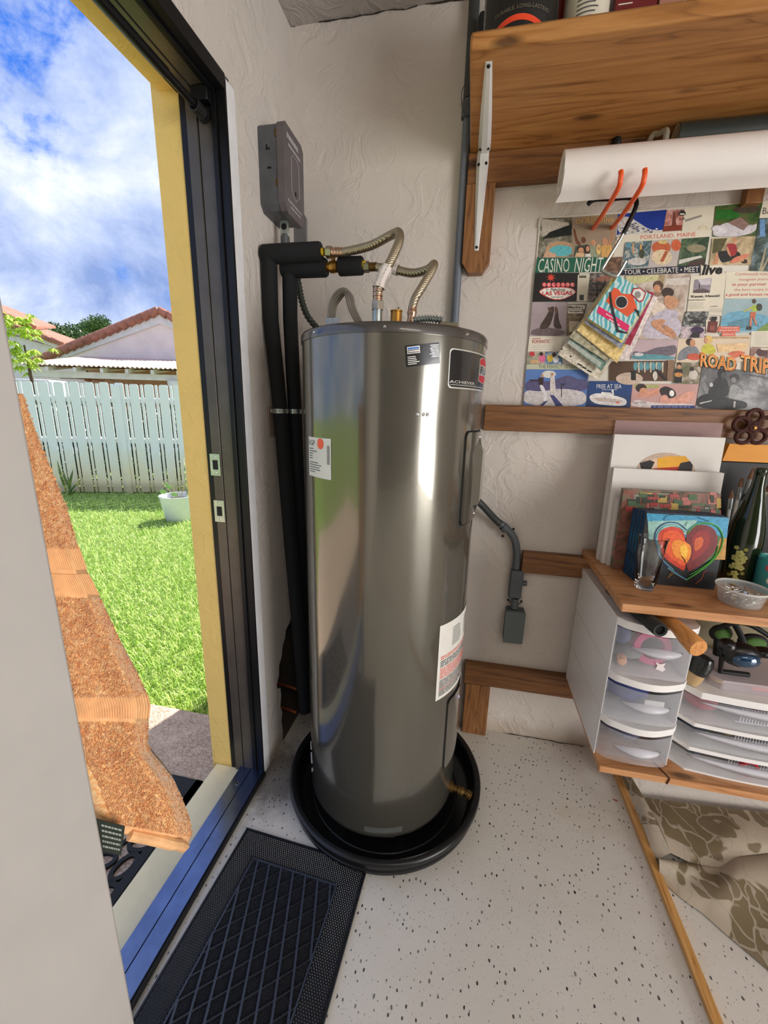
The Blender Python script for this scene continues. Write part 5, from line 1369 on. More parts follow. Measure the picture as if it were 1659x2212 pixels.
for i, (a, b, c_, d, yy, col, tk, lab) in enumerate(books):
    q = [w4(a[0], a[1], yy), w4(b[0], b[1], yy), w4(c_[0], c_[1], yy), w4(d[0], d[1], yy)]
    bt_ = thing('booklet', lab, 'booklet', (sum(q, Vector())/4).to_tuple(), 'booklets hanging from the steel hook')
    m_ = MB(); m_.prism([p+Vector((0, 0, 0)) for p in q], (0, tk*.6, 0)); m_.build('pages', mat('page_edge', (232, 226, 206), .8), bt_)
    m_ = MB(); m_.prism([p-Vector((0, .0008, 0)) for p in q], (0, -.0007, 0))
    cv = pic('booklet_cover_%d' % i, tuple(max(0, x-40) for x in col), col, tuple(min(255, x+25) for x in col), 70) if i != 8 else None
    if i == 8:
        mm, t, bb = newmat('turquoise_swirl'); oc = t.node('ShaderNodeTexCoord').outputs['Object']
        wv = t.node('ShaderNodeTexWave'); wv.inputs['Scale'].default_value = 22; wv.inputs['Distortion'].default_value = 9; wv.inputs['Detail'].default_value = 2; t.link(oc, wv.inputs['Vector'])
        t.link(t.ramp(wv.outputs['Fac'], [(.4, c4((84, 172, 182))), (.6, c4((196, 222, 222)))]), bb.inputs['Base Color']); bb.inputs['Roughness'].default_value = .4; cv = mm
    co = m_.build('cover', cv, bt_)
    fy = yy-.0022
    if i == 8:
        def pl(m2, pts, mi, lv=0): m2.add([w4(x, y, fy-.0004*lv) for x, y in pts], [tuple(range(len(pts)))], mi)
        m2 = MB(); pl(m2, [(672, 655), (700, 668), (720, 695), (790, 700), (820, 790), (760, 845), (618, 745)], 0)
        pl(m2, [(795, 660), (840, 655), (878, 690), (860, 740), (835, 752), (778, 700)], 1, 1); pl(m2, [(800, 668), (838, 663), (870, 692), (854, 734), (834, 742), (788, 698)], 2, 2)
        pl(m2, [(824+20*math.cos(k*PI/8), 702+22*math.sin(k*PI/8)) for k in range(16)], 5, 3)
        pl(m2, [(720+40*math.cos(k*PI/10), 750+42*math.sin(k*PI/10)) for k in range(20)], 2, 2); pl(m2, [(720+36*math.cos(k*PI/10), 750+37*math.sin(k*PI/10)) for k in range(20)], 3, 3)
        pl(m2, [(575, 775), (772, 900), (758, 942), (562, 815)], 4, 1)
        pl(m2, [(640, 690), (652, 680), (662, 760), (700, 925), (760, 945), (758, 953), (690, 942), (650, 780)], 3, 4)
        pl(m2, [(800, 790), (832, 805), (838, 860), (820, 820)], 3, 4)
        for k, (tx) in enumerate(('~PHOTO', '~ALBUM')):
            lettering(m2, tx, lambda s, t, k=k: w4(620+70*s+k*20, 830+42*s+k*34-12*t, fy-.0008), 2)
        m2.build('camera_picture', [flat((226, 92, 52)), flat((176, 40, 50)), flat((232, 230, 224)), flat((36, 38, 42)), flat((226, 40, 104)), flat((150, 148, 140))], bt_)
    if i in (2, 3):
        m2 = MB(); 
        for k in range(26):
            s_ = k/26; p = (385+205*s_, 1018+150*s_); m2.add([w4(p[0]-8, p[1]-2, fy), w4(p[0]-4, p[1]+1, fy), w4(p[0]+8, p[1]-24, fy), w4(p[0]+4, p[1]-27, fy)], [(0, 1, 2, 3)])
        if i == 2: m2.build('striped_border', flat((222, 224, 214)), bt_)
    if i == 0:
        m2 = MB()
        for (x, y, l) in ((440, 1140, 30), (470, 1160, 26), (500, 1180, 30), (390, 1090, 12), (335, 1045, 8)): m2.add([w4(x, y, fy), w4(x+l, y+l*.5, fy), w4(x+l-4, y+l*.5+8, fy), w4(x-4, y+8, fy)], [(0, 1, 2, 3)])
        m2.build('printed_marks', RUB, bt_)
# ------------------------------------------------------------------ picture collage board
cg = thing('picture_collage', 'large magazine-clipping collage board on the wall above the long rail', 'collage', (1.2, -.004, 1.33))
m_ = MB(); m_.prism([w4(195, 208, -.0035), w4(1660, 97, -.0035), w4(1800, 90, -.0035), w4(1760, 1440, -.0035), (w4(90, 1416, -.0035))], (0, .0033, 0)); m_.build('backing_board', mat('collage_paper', (226, 220, 208), .5), cg)
def clip(name, quad, bgm, shapes=(), lv=0, texts=()):
    """one clipping: background quad + printed shapes ((colour, points)...)"""
    y0 = -.0040-.0005*lv; m_ = MB(); mats = [bgm]; idx = {}
    m_.add([w4(x, y, y0) for x, y in quad], [tuple(range(len(quad)))], 0)
    for k, (c_, pts) in enumerate(shapes):
        mm = photo(c_) if isinstance(c_, tuple) else c_; pts = chaikin(pts)
        if mm.name not in idx: idx[mm.name] = len(mats); mats.append(mm)
        m_.add([w4(x, y, y0-.00012*(k+1)) for x, y in pts], [tuple(range(len(pts)))], idx[mm.name])
    n_ = len(shapes)+2
    for (tx, q, c_, kw) in texts:
        mm = flat(c_)
        if mm.name not in idx: idx[mm.name] = len(mats); mats.append(mm)
        bl, br_, tr, tl_ = q; yy = y0-.00012*n_
        lettering(m_, tx, lambda s, t: w4((bl[0]*(1-s)+br_[0]*s)*(1-t)+(tl_[0]*(1-s)+tr[0]*s)*t, (bl[1]*(1-s)+br_[1]*s)*(1-t)+(tl_[1]*(1-s)+tr[1]*s)*t, yy), idx[mm.name], **kw)
    return m_.build(name, mats, cg)
def el(cx_, cy_, rx, ry, rot=0, n=16):
    c_, s_ = math.cos(rot), math.sin(rot)
    return [(cx_+rx*math.cos(2*PI*k/n)*c_-ry*math.sin(2*PI*k/n)*s_, cy_+rx*math.cos(2*PI*k/n)*s_+ry*math.sin(2*PI*k/n)*c_) for k in range(n)]
def rct(x0, y0, x1, y1, sl=0): return [(x0, y0), (x1, y0+sl), (x1, y1+sl), (x0, y1)]
SK = (206, 148, 112); SK2 = (120, 76, 54); HR = (52, 36, 28); CRM = (228, 220, 204)
C = 'clipping'
clip(C, [(205, 212), (405, 205), (400, 460), (180, 466)], pic('pool_photo', (60, 64, 54), (128, 122, 104), (176, 172, 160), 45), [((196, 186, 172), [(205, 214), (380, 240), (385, 262), (215, 330)]), ((30, 36, 34), [(260, 300), (400, 250), (400, 320), (215, 345)]), ((196, 158, 122), el(330, 410, 95, 52)), ((96, 186, 196), el(335, 420, 78, 36)), ((214, 170, 140), [(235, 420), (300, 440), (300, 464), (215, 464)])])
clip(C, [(405, 205), (697, 185), (672, 460), (400, 462)], mat('tan_cover', (164, 144, 122), .45, var=.06), [(SK2, [(408, 280), (422, 276), (438, 350), (462, 372), (452, 396), (425, 370)]), ((186, 132, 96), [(655, 300), (668, 312), (662, 350), (640, 400), (628, 380), (650, 340)]), ((72, 90, 78), [(425, 390), (500, 380), (520, 460), (410, 460)]), (SK2, el(476, 352, 16, 20)), (SK, el(540, 368, 15, 20)), ((150, 158, 130), [(515, 392), (565, 392), (572, 460), (510, 460)]), (SK, el(614, 362, 18, 24)), ((214, 166, 96), [(590, 388), (655, 380), (668, 460), (590, 460)]), (HR, el(458, 408, 24, 18)), (SK, el(460, 418, 18, 20)), ((222, 184, 140), [(430, 432), (485, 436), (480, 460), (420, 460)]), (HR, el(500, 414, 20, 34)), (SK, el(503, 408, 12, 18)), ((226, 196, 120), el(573, 412, 16, 34)), (SK, el(573, 404, 10, 14)), ((226, 220, 210), [(488, 440), (520, 440), (525, 460), (484, 460)])], 1,
     [('THE POWER', [(462, 222), (622, 206), (626, 190), (466, 204)], (222, 176, 110), dict(bold=.01)), ('OF FRIENDSHIP', [(428, 250), (668, 238), (672, 210), (432, 222)], (222, 176, 110), dict(bold=.01)), ('~A LASTING ILLUSION', [(455, 266), (640, 258), (640, 250), (455, 258)], (150, 130, 116), {}), ('~AND HAPPINESS', [(480, 282), (610, 276), (610, 268), (480, 274)], (150, 130, 116), {})])
clip(C, [(697, 185), (1010, 157), (990, 285), (690, 320)], mat('deep_blue_print', (34, 62, 156), .35, var=.12, vscale=12), [((210, 208, 204), [(700, 205), (770, 200), (830, 240), (900, 285), (980, 290), (690, 322)])]+[((random.choice([(60, 70, 110), (236, 236, 232), (150, 140, 130), (40, 48, 80)])), el(random.uniform(705, 870), 0, 1, 1)) for _ in range(0)]+[(random.choice([(64, 76, 120), (240, 240, 238), (156, 146, 136)]), rct(x, 322-(x-690)*.05-y, x+14, 322-(x-690)*.05-y+8)) for x, y in [(700+i*17, 14+((i*37) % 88)*max(.25, 1-i/14)) for i in range(15)]]+[(random.choice([(50, 60, 110), (232, 230, 226)]), rct(x, y, x+11, y+7)) for x, y in [(706+((i*29) % 120), 222+((i*17) % 80)) for i in range(22)]])
clip(C, [(1010, 160), (1125, 155), (1105, 290), (985, 298)], pic('dusk_city', (150, 86, 74), (196, 134, 124), (226, 176, 168), 60), [((120, 62, 50), [(1052, 165), (1060, 165), (1066, 230), (1085, 292), (1070, 292), (1056, 262), (1044, 294), (1030, 294), (1046, 230)]), ((140, 60, 40), [(990, 262), (1108, 255), (1105, 290), (985, 298)])], 1)
clip(C, [(1125, 150), (1318, 135), (1300, 300), (1105, 310)], mat('cream_print', (230, 222, 202), .5), [((40, 50, 48), [(1085, 178), (1108, 156), (1132, 172), (1130, 194), (1088, 197)]), (CRM, rct(1094, 180, 1124, 190)), ((226, 214, 186), [(1210, 270), (1240, 250), (1280, 275), (1275, 315), (1205, 318)])], 2, [('LA', [(1095, 226), (1128, 222), (1128, 205), (1095, 208)], (90, 80, 72), {}), ('~Loving', [(1130, 240), (1235, 205), (1235, 185), (1130, 215)], (150, 146, 140), dict(shear=.4))])
clip(C, [(690, 322), (1300, 285), (1290, 330), (745, 366), (690, 440), (665, 460)], mat('cream_print', (230, 222, 202), .5), [], 3, [('PORTLAND, MAINE', [(842, 352), (1196, 330), (1196, 300), (842, 322)], (214, 96, 92), {})])
clip(C, [(700, 320), (745, 320), (715, 455), (668, 460)], mat('cream_print', (230, 222, 202), .5), [((110, 116, 112), el(704, 346, 18, 18)), (CRM, el(704, 346, 14, 14))], 4)
clip(C, [(745, 365), (910, 355), (890, 525), (725, 535)], pic('coral_tank', (40, 60, 66), (96, 124, 132), (214, 206, 190), 70), [((214, 160, 110), rct(790, 370, 800, 440)), ((224, 170, 90), rct(838, 380, 850, 470)), ((206, 200, 196), el(820, 490, 60, 24)), ((60, 66, 44), el(850, 440, 18, 30)), ((90, 150, 170), rct(750, 370, 780, 400))], 4)
clip(C, [(915, 355), (1105, 345), (1075, 520), (890, 525)], mat('pale_plate', (196, 186, 182), .5), [((196, 96, 52), el(975, 400, 62, 44)), ((214, 190, 120), el(985, 365, 30, 12)), ((210, 100, 58), el(1070, 385, 32, 38)), ((226, 204, 168), el(978, 462, 66, 50)), ((180, 90, 50), [(1000, 420), (1020, 425), (990, 490), (965, 490)])], 4)
clip(C, [(1105, 345), (1285, 330), (1255, 510), (1080, 520)], pic('garden_dark', (26, 44, 32), (52, 78, 52), (110, 130, 90), 40), [((150, 140, 110), el(1200, 405, 62, 26)), ((214, 210, 200), [(1090, 478), (1230, 450), (1240, 462), (1085, 508)]), ((70, 50, 40), [(1160, 490), (1255, 470), (1252, 510), (1140, 516)])], 4)
clip(C, [(725, 540), (1225, 512), (1225, 562), (715, 578)], mat('navy_band', (28, 30, 50), .4), [], 5, [('TOUR • CELEBRATE • MEET', [(735, 572), (1215, 556), (1215, 520), (735, 544)], (236, 232, 222), {})])
clip(C, [(1322, 135), (1625, 105), (1585, 325), (1305, 330)], pic('hammock_photo', (40, 66, 26), (74, 104, 46), (110, 90, 70), 30), [((34, 110, 30), [(1330, 160), (1480, 150), (1470, 210), (1320, 225)]), ((70, 60, 46), el(1520, 155, 90, 26)), ((212, 206, 212), [(1308, 285), (1400, 230), (1560, 260), (1590, 240), (1580, 300), (1480, 328), (1305, 330)]), ((150, 120, 110), [(1400, 240), (1480, 205), (1540, 250), (1500, 290)]), ((226, 220, 226), el(1345, 285, 46, 28, .2))], 4)
clip(C, [(1303, 340), (1583, 325), (1560, 510), (1283, 512)], pic('patio_photo', (120, 110, 84), (190, 168, 130), (226, 204, 168), 22), [((90, 86, 50), [(1310, 345), (1400, 340), (1360, 420), (1300, 440)]), (SK, [(1300, 505), (1330, 430), (1350, 436), (1335, 508)]), ((24, 22, 24), [(1345, 420), (1470, 420), (1490, 460), (1400, 490), (1360, 500), (1335, 440)]), ((168, 44, 52), [(1390, 375), (1450, 372), (1466, 420), (1440, 460), (1405, 440)]), ((214, 160, 120), el(1446, 352, 15, 20)), (SK, [(1402, 440), (1390, 400), (1402, 395), (1425, 465)]), ((214, 130, 100), [(1440, 462), (1535, 436), (1538, 448), (1510, 480), (1440, 500), (1410, 500)]), (HR, el(1508, 488, 20, 14)), (SK, el(1492, 478, 14, 12))], 5)
clip(C, [(1230, 520), (1372, 508), (1372, 580), (1228, 585)], mat('cream_print', (230, 222, 202), .5), [], 6, [('live', [(1232, 578), (1366, 570), (1368, 508), (1236, 508)], (26, 24, 26), dict(bold=.045, shear=.2))])
clip(C, [(180, 465), (625, 462), (592, 555), (165, 562)], mat('casino_green', (30, 100, 78), .45, var=.1), [], 5, [('CASINO', [(180, 560), (385, 558), (388, 468), (192, 470)], (226, 226, 212), {}), ('NIGHT', [(415, 558), (592, 556), (606, 462), (430, 466)], (226, 226, 212), {})])
star = sum(([(268+36*math.cos(k*PI/4+.2), 592+34*math.sin(k*PI/4+.2)), (268+10*math.cos((k+.5)*PI/4+.2), 592+10*math.sin((k+.5)*PI/4+.2))] for k in range(8)), [])
clip(C, [(165, 562), (450, 562), (435, 745), (148, 748)], mat('night_black', (24, 20, 22), .4), [((230, 70, 40), star), ((214, 74, 70), [(178, 690), (225, 652), (395, 652), (440, 690), (312, 748)]), ((240, 234, 224), [(184, 690), (227, 657), (393, 657), (434, 690), (312, 742)])]+[((230, 84, 90), el(225+30*k, 638, 14, 15)) for k in range(7)], 6,
     [(c_, [(218+30*k, 646), (232+30*k, 646), (232+30*k, 630), (218+30*k, 630)], (250, 236, 226), {}) for k, c_ in enumerate('WELCOME')]+[('TO', [(235, 676), (252, 676), (252, 664), (235, 664)], (120, 120, 140), {}), ('Fabulous', [(264, 678), (360, 676), (360, 658), (264, 660)], (50, 50, 80), dict(shear=.4)), ('LAS VEGAS', [(213, 708), (404, 702), (404, 676), (213, 682)], (206, 40, 48), dict(bold=.02)), ('NEVADA', [(270, 722), (345, 720), (345, 712), (270, 714)], (70, 80, 110), {})])
clip(C, [(440, 575), (517, 570), (498, 745), (432, 742)], mat('cream_print', (230, 222, 202), .5), [((90, 96, 70), rct(448, 580, 494, 594)), ((44, 44, 42), rct(450, 702, 478, 738))], 7)
clip(C, [(515, 565), (720, 555), (640, 750), (500, 745)], pic('villa_photo', (34, 32, 34), (96, 84, 78), (160, 146, 136), 60), [((150, 96, 76), [(530, 612), (620, 575), (700, 590), (680, 622)]), ((60, 50, 44), rct(530, 624, 660, 640)), ((60, 50, 44), rct(520, 668, 650, 680)), ((46, 40, 36), rct(560, 612, 568, 740)), ((46, 40, 36), rct(610, 606, 618, 730))], 5)
clip(C, [(610, 465), (725, 460), (712, 555), (590, 556)], pic('bookshelf_photo', (50, 34, 26), (96, 64, 46), (150, 110, 80), 90), [], 4)
clip(C, [(148, 752), (375, 750), (360, 965), (130, 965)], mat('lilac_wall_photo', (176, 160, 164), .45, var=.08), [((110, 94, 96), [(133, 965), (145, 925), (230, 908), (360, 930), (358, 965)]), ((64, 44, 38), [(180, 925), (250, 820), (262, 780), (290, 776), (285, 830), (255, 920)]), ((64, 44, 38), [(280, 915), (292, 830), (300, 782), (312, 790), (318, 870), (345, 925)]), ((96, 66, 54), el(262, 800, 22, 9, .9)), ((110, 74, 60), el(300, 800, 9, 24))], 6)
clip(C, [(375, 765), (500, 760), (450, 940), (365, 965)], pic('cottage_photo', (70, 52, 40), (112, 88, 62), (150, 130, 90), 50), [(CRM, rct(378, 770, 484, 794)), (CRM, rct(376, 798, 474, 822)), ((196, 180, 150), rct(384, 872, 450, 940))], 7, [("Martha's", [(380, 790), (474, 788), (474, 772), (380, 774)], (30, 30, 30), dict(bold=.02)), ('Vineyard', [(380, 818), (470, 816), (470, 800), (380, 802)], (30, 30, 30), dict(bold=.02))])
clip(C, [(130, 968), (345, 968), (335, 1066), (118, 1066)], mat('cream_print', (230, 222, 202), .5), [((196, 192, 184), rct(150, 1028, 300, 1031)), ((196, 192, 184), rct(150, 1040, 290, 1043)), ((196, 192, 184), rct(150, 1052, 305, 1055))], 4, [('ROMANTIC', [(148, 1014), (262, 1012), (262, 990), (148, 992)], (176, 50, 52), {}), ('~FULL', [(148, 988), (205, 986), (205, 980), (148, 982)], (176, 50, 52), {})])
clip(C, [(118, 1068), (232, 1068), (225, 1147), (112, 1147)], pic('party_photo', (96, 130, 110), (170, 160, 140), (216, 190, 170), 60), [((196, 60, 66), el(146, 1082, 18, 16)), ((226, 110, 150), el(212, 1110, 22, 26)), (HR, el(206, 1082, 12, 12)), ((216, 176, 130), el(165, 1132, 34, 12))], 5)
clip(C, [(234, 1068), (332, 1072), (345, 1147), (226, 1147)], pic('sport_photo', (60, 86, 120), (110, 140, 170), (220, 220, 220), 60), [((210, 180, 60), el(262, 1110, 20, 24)), (HR, el(288, 1086, 14, 15)), ((230, 230, 232), el(300, 1118, 20, 20))], 5)
clip(C, [(112, 1148), (480, 1150), (490, 1182), (108, 1180)], mat('sage_band', (196, 198, 170), .5), [], 6, [('THE PERFECT GETAWAY', [(190, 1174), (470, 1176), (470, 1154), (190, 1153)], (84, 92, 60), {})])
clip(C, [(108, 1181), (510, 1182), (490, 1420), (90, 1415)], mat('ski_sky', (92, 128, 190), .4, var=.12), [((216, 214, 206), el(255, 1212, 46, 24)), ((88, 84, 124), [(105, 1260), (170, 1240), (240, 1262), (320, 1236), (380, 1215), (440, 1245), (505, 1240), (500, 1330), (100, 1330)]), ((206, 200, 200), [(98, 1310), (200, 1325), (330, 1300), (498, 1325), (490, 1420), (90, 1415)]), ((58, 40, 44), [(186, 1232), (222, 1236), (215, 1284), (190, 1280)]), (SK, el(212, 1222, 9, 11)), ((58, 40, 44), [(130, 1245), (190, 1248), (190, 1258), (132, 1256)]), ((226, 222, 226), [(190, 1280), (216, 1280), (244, 1340), (236, 1385), (222, 1388), (214, 1340)]), ((216, 208, 204), [(262, 1218), (290, 1218), (296, 1290), (300, 1345), (288, 1348), (278, 1300), (272, 1345), (262, 1340)]), (SK, el(276, 1212, 8, 10)), ((60, 66, 120), [(230, 1385), (250, 1382), (215, 1416), (190, 1416)]), ((60, 66, 120), [(262, 1345), (285, 1345), (345, 1414), (300, 1416)]), ((50, 54, 70), rct(334, 1270, 338, 1360)), ((50, 54, 70), [(338, 1270), (362, 1276), (338, 1288)])], 6)
clip(C, [(510, 1256), (792, 1256), (770, 1426), (490, 1420)], mat('sea_blue', (40, 74, 132), .4, var=.1), [((26, 56, 104), [(500, 1340), (780, 1345), (770, 1426), (490, 1420)]), ((226, 222, 220), [(512, 1350), (560, 1330), (690, 1350), (755, 1375), (750, 1410), (700, 1416), (560, 1405), (520, 1380)]), ((196, 180, 172), [(530, 1358), (690, 1370), (740, 1385), (690, 1396), (560, 1385)]), ((236, 234, 230), [(590, 1325), (650, 1330), (668, 1350), (590, 1345)]), ((214, 110, 80), el(695, 1393, 12, 7)), ((226, 224, 222), [(655, 1310), (668, 1308), (672, 1345), (660, 1345)])], 7, [('FREE AT SEA', [(560, 1303), (720, 1303), (720, 1276), (560, 1276)], (230, 232, 236), {}), ('~SEE MORE', [(595, 1314), (690, 1314), (690, 1308), (595, 1308)], (210, 214, 224), {})])
clip(C, [(745, 580), (1165, 560), (1082, 990), (830, 990), (880, 700), (740, 660)], pic('bedroom_photo', (150, 128, 112), (196, 178, 164), (222, 212, 200), 20), [((206, 204, 150), [(750, 585), (960, 575), (950, 610), (760, 640)]), ((170, 150, 110), [(960, 575), (1000, 572), (990, 640), (950, 640)]), ((214, 206, 196), [(1010, 600), (1160, 590), (1150, 640), (1000, 640)]), ((200, 192, 206), [(880, 860), (960, 800), (1080, 850), (1110, 900), (1090, 980), (840, 988)]), ((90, 64, 46), el(955, 645, 34, 34)), (SK, el(948, 664, 22, 28)), ((60, 40, 30), el(1015, 688, 42, 32)), ((206, 152, 116), [(1000, 700), (1080, 720), (1090, 770), (1030, 800), (990, 760)]), ((150, 120, 100), el(955, 700, 26, 14)), ((226, 212, 196), [(920, 740), (1000, 760), (1010, 830), (930, 850), (905, 800)]), ((196, 188, 204), [(900, 850), (980, 800), (1080, 800), (1090, 850), (960, 870)]), ((206, 150, 114), [(905, 870), (985, 855), (1010, 875), (960, 905), (1060, 965), (1050, 982), (1000, 960), (920, 910)]), ((196, 140, 106), [(960, 880), (1040, 915), (1075, 960), (1065, 985), (1020, 950)])], 4)
clip(C, [(800, 990), (1087, 992), (1060, 1118), (778, 1118)], mat('lilac_sky_print', (198, 176, 182), .45, var=.08), [((110, 100, 112), [(795, 1060), (860, 1075), (940, 1040), (1000, 1035), (1075, 1020), (1065, 1100), (785, 1100)]), ((90, 150, 160), [(785, 1088), (930, 1082), (1065, 1100), (1060, 1118), (778, 1118)]), ((210, 206, 210), el(830, 1085, 30, 12))], 5)
clip(C, [(645, 1130), (1057, 1125), (1047, 1256), (640, 1254)], mat('terrace_brown', (88, 62, 44), .5, var=.15), sum(([((96, 150, 160), el(810+38*k, 1160, 15, 28)), ((206, 196, 170), [(825+38*k, 1135), (838+38*k, 1135), (836+38*k, 1200), (827+38*k, 1200)])] for k in range(5)), [])+[((140, 110, 84), [(1018, 1122), (1058, 1120), (1047, 1256), (1010, 1256)]), ((200, 178, 160), el(770, 1240, 88, 40)), ((28, 26, 26), rct(780, 1190, 812, 1250)), ((40, 32, 30), [(930, 1185), (950, 1178), (1018, 1245), (1005, 1252)]), ((214, 206, 196), el(935, 1222, 16, 30))], 6)
clip(C, [(1062, 1135), (1232, 1142), (1216, 1275), (1050, 1270)], pic('market_photo', (80, 96, 60), (130, 120, 96), (200, 186, 170), 40), [(HR, el(1090, 1150, 16, 16)), (SK, el(1090, 1164, 12, 14)), ((26, 24, 26), [(1062, 1180), (1112, 1180), (1105, 1268), (1055, 1268)]), ((206, 140, 70), el(1085, 1215, 26, 15)), ((206, 198, 186), el(1180, 1215, 30, 30)), (HR, el(1172, 1178, 14, 14))], 6)
clip(C, [(790, 1275), (1216, 1275), (1190, 1430), (775, 1428)], mat('pink_skin_photo', (206, 162, 156), .45, var=.1), [((170, 180, 110), rct(800, 1280, 960, 1300)), (HR, el(845, 1300, 36, 28)), (SK, el(862, 1322, 28, 24)), ((214, 150, 126), [(870, 1330), (960, 1290), (965, 1340), (900, 1360), (790, 1350)]), ((40, 28, 26), [(960, 1310), (1000, 1285), (1060, 1310), (1075, 1350), (1030, 1370), (975, 1350)]), ((222, 160, 140), [(970, 1350), (1010, 1340), (1025, 1380), (1080, 1350), (1180, 1310), (1195, 1360), (1120, 1410), (960, 1405)]), ((240, 236, 230), el(1042, 1334, 16, 20)), ((228, 216, 214), [(790, 1370), (960, 1400), (1180, 1400), (1190, 1430), (775, 1428)])], 7, [('Your Own', [(790, 1402), (880, 1399), (880, 1381), (790, 1382)], (50, 46, 50), dict(shear=.4))])
clip(C, [(910, 1412), (1190, 1412), (1188, 1430), (908, 1428)], mat('blue_strip', (40, 56, 130), .4), [], 9, [('~WAIVED UP TO', [(920, 1425), (1160, 1425), (1160, 1417), (920, 1417)], (170, 180, 220), {})])
clip(C, [(1165, 585), (1392, 560), (1370, 840), (1140, 810)], mat('cream_print', (230, 222, 202), .5), [((150, 140, 150), [(1186, 606), (1300, 594), (1286, 690), (1176, 692)]), ((206, 200, 206), [(1210, 604), (1298, 596), (1290, 640), (1230, 640)]), ((96, 80, 84), [(1178, 675), (1240, 660), (1286, 676), (1286, 690), (1176, 692)]), ((50, 44, 50), rct(1216, 634, 1222, 664))]+[((176, 172, 166), rct(1150, 752+9*k, 1250-6*(k % 3), 754+9*k)) for k in range(5)]+[((176, 172, 166), rct(1285, 752+9*k+40, 1366, 754+9*k+40)) for k in range(3)], 4, [('Kauai, Hawaii', [(1168, 724), (1350, 718), (1350, 700), (1168, 706)], (40, 38, 40), dict(bold=.02)), ('~Travel', [(1146, 740), (1256, 738), (1256, 732), (1146, 734)], (60, 58, 60), {}), ('~Sports', [(1290, 782), (1340, 780), (1340, 772), (1290, 774)], (150, 140, 134), {})])
clip(C, [(1392, 555), (1700, 540), (1690, 725), (1375, 728)], mat('cream_print', (230, 222, 202), .5), [], 4, [('Continuously trying to', [(1450, 584), (1700, 582), (1700, 558), (1450, 560)], (206, 96, 90), dict(shear=.25)), ('recognise yourself', [(1470, 618), (1690, 614), (1690, 592), (1470, 596)], (206, 96, 90), dict(shear=.25)), ('in your partner is', [(1428, 652), (1680, 648), (1680, 624), (1428, 628)], (200, 70, 70), dict(shear=.25, bold=.01)), ('the best recipe for', [(1442, 682), (1680, 680), (1680, 660), (1442, 662)], (206, 96, 90), dict(shear=.25)), ('a good and honest relation', [(1386, 716), (1730, 712), (1730, 690), (1386, 692)], (196, 60, 64), dict(shear=.25, bold=.01))])
clip(C, [(1380, 730), (1700, 722), (1690, 940), (1345, 952)], mat('coast_print', (170, 196, 202), .45, var=.1), [((110, 170, 196), [(1370, 820), (1520, 800), (1690, 850), (1690, 935), (1350, 935)]), ((90, 140, 160), [(1400, 880), (1560, 840), (1600, 900), (1400, 930)]), ((120, 150, 70), [(1590, 930), (1640, 890), (1700, 870), (1690, 942), (1560, 946)]), ((170, 190, 70), [(1556, 770), (1590, 765), (1600, 800), (1575, 815), (1550, 800)]), ((90, 60, 44), el(1570, 744, 13, 15)), ((190, 190, 90), [(1500, 808), (1552, 780), (1556, 790), (1505, 815)]), ((206, 110, 70), [(1548, 812), (1584, 815), (1576, 850), (1545, 845)]), ((206, 130, 96), [(1545, 845), (1558, 850), (1552, 905), (1538, 910)]), ((206, 130, 96), [(1560, 845), (1575, 850), (1590, 890), (1580, 895)]), ((50, 44, 44), [(1525, 905), (1555, 905), (1552, 930), (1518, 925)]), ((60, 64, 50), el(1604, 782, 18, 24))], 5)
clip(C, [(1132, 810), (1280, 808), (1258, 906), (1108, 905)], pic('dining_photo', (24, 26, 26), (84, 86, 84), (190, 192, 188), 80), [((30, 30, 30), el(1200, 875, 44, 12))], 6)
clip(C, [(1108, 907), (1258, 908), (1248, 980), (1094, 980)], pic('flower_photo', (110, 130, 90), (190, 170, 180), (226, 210, 216), 60), [((60, 40, 76), el(1205, 930, 44, 24)), ((40, 30, 40), [(1180, 940), (1225, 940), (1218, 978), (1150, 978)])], 6)
clip(C, [(1262, 862), (1340, 870), (1328, 952), (1262, 950)], mat('cream_print', (230, 222, 202), .5), [((110, 48, 40), [(1275, 872), (1338, 874), (1328, 948), (1264, 944)]), ((44, 30, 30), rct(1290, 862, 1326, 874)), ((30, 24, 26), rct(1296, 843, 1332, 862)), ((150, 80, 66), rct(1288, 900, 1318, 930))], 7)
clip(C, [(1342, 905), (1480, 905), (1476, 940), (1332, 940)], mat('coral_banner', (222, 112, 90), .5), [((222, 112, 90), rct(1362, 940, 1450, 968))], 8, [('~guide', [(1360, 918), (1465, 918), (1465, 910), (1360, 910)], (240, 210, 200), {}), ('~ultimate', [(1350, 934), (1470, 934), (1470, 926), (1350, 926)], (240, 210, 200), {}), ('~water', [(1370, 960), (1440, 960), (1440, 952), (1370, 952)], (240, 210, 200), {})])
clip(C, [(1085, 985), (1552, 960), (1535, 1130), (1068, 1136)], mat('sofa_photo', (226, 206, 180), .45, var=.08), [((190, 160, 120), rct(1300, 972, 1540, 984)), ((130, 132, 140), [(1085, 1070), (1140, 1030), (1200, 1030), (1225, 1080), (1150, 1110), (1072, 1130)]), (HR, el(1158, 1005, 26, 24)), (SK, el(1176, 1012, 18, 24)), ((206, 200, 70), [(1245, 1020), (1300, 1018), (1330, 1060), (1300, 1090), (1225, 1070)]), ((226, 190, 110), el(1278, 990, 26, 28)), (SK, el(1262, 996, 12, 18)), ((206, 90, 60), el(1185, 1100, 46, 22)), ((214, 110, 80), [(1400, 1080), (1460, 1055), (1515, 1075), (1450, 1110)]), ((236, 200, 150), [(1330, 1020), (1530, 1010), (1520, 1060), (1340, 1070)])], 5)
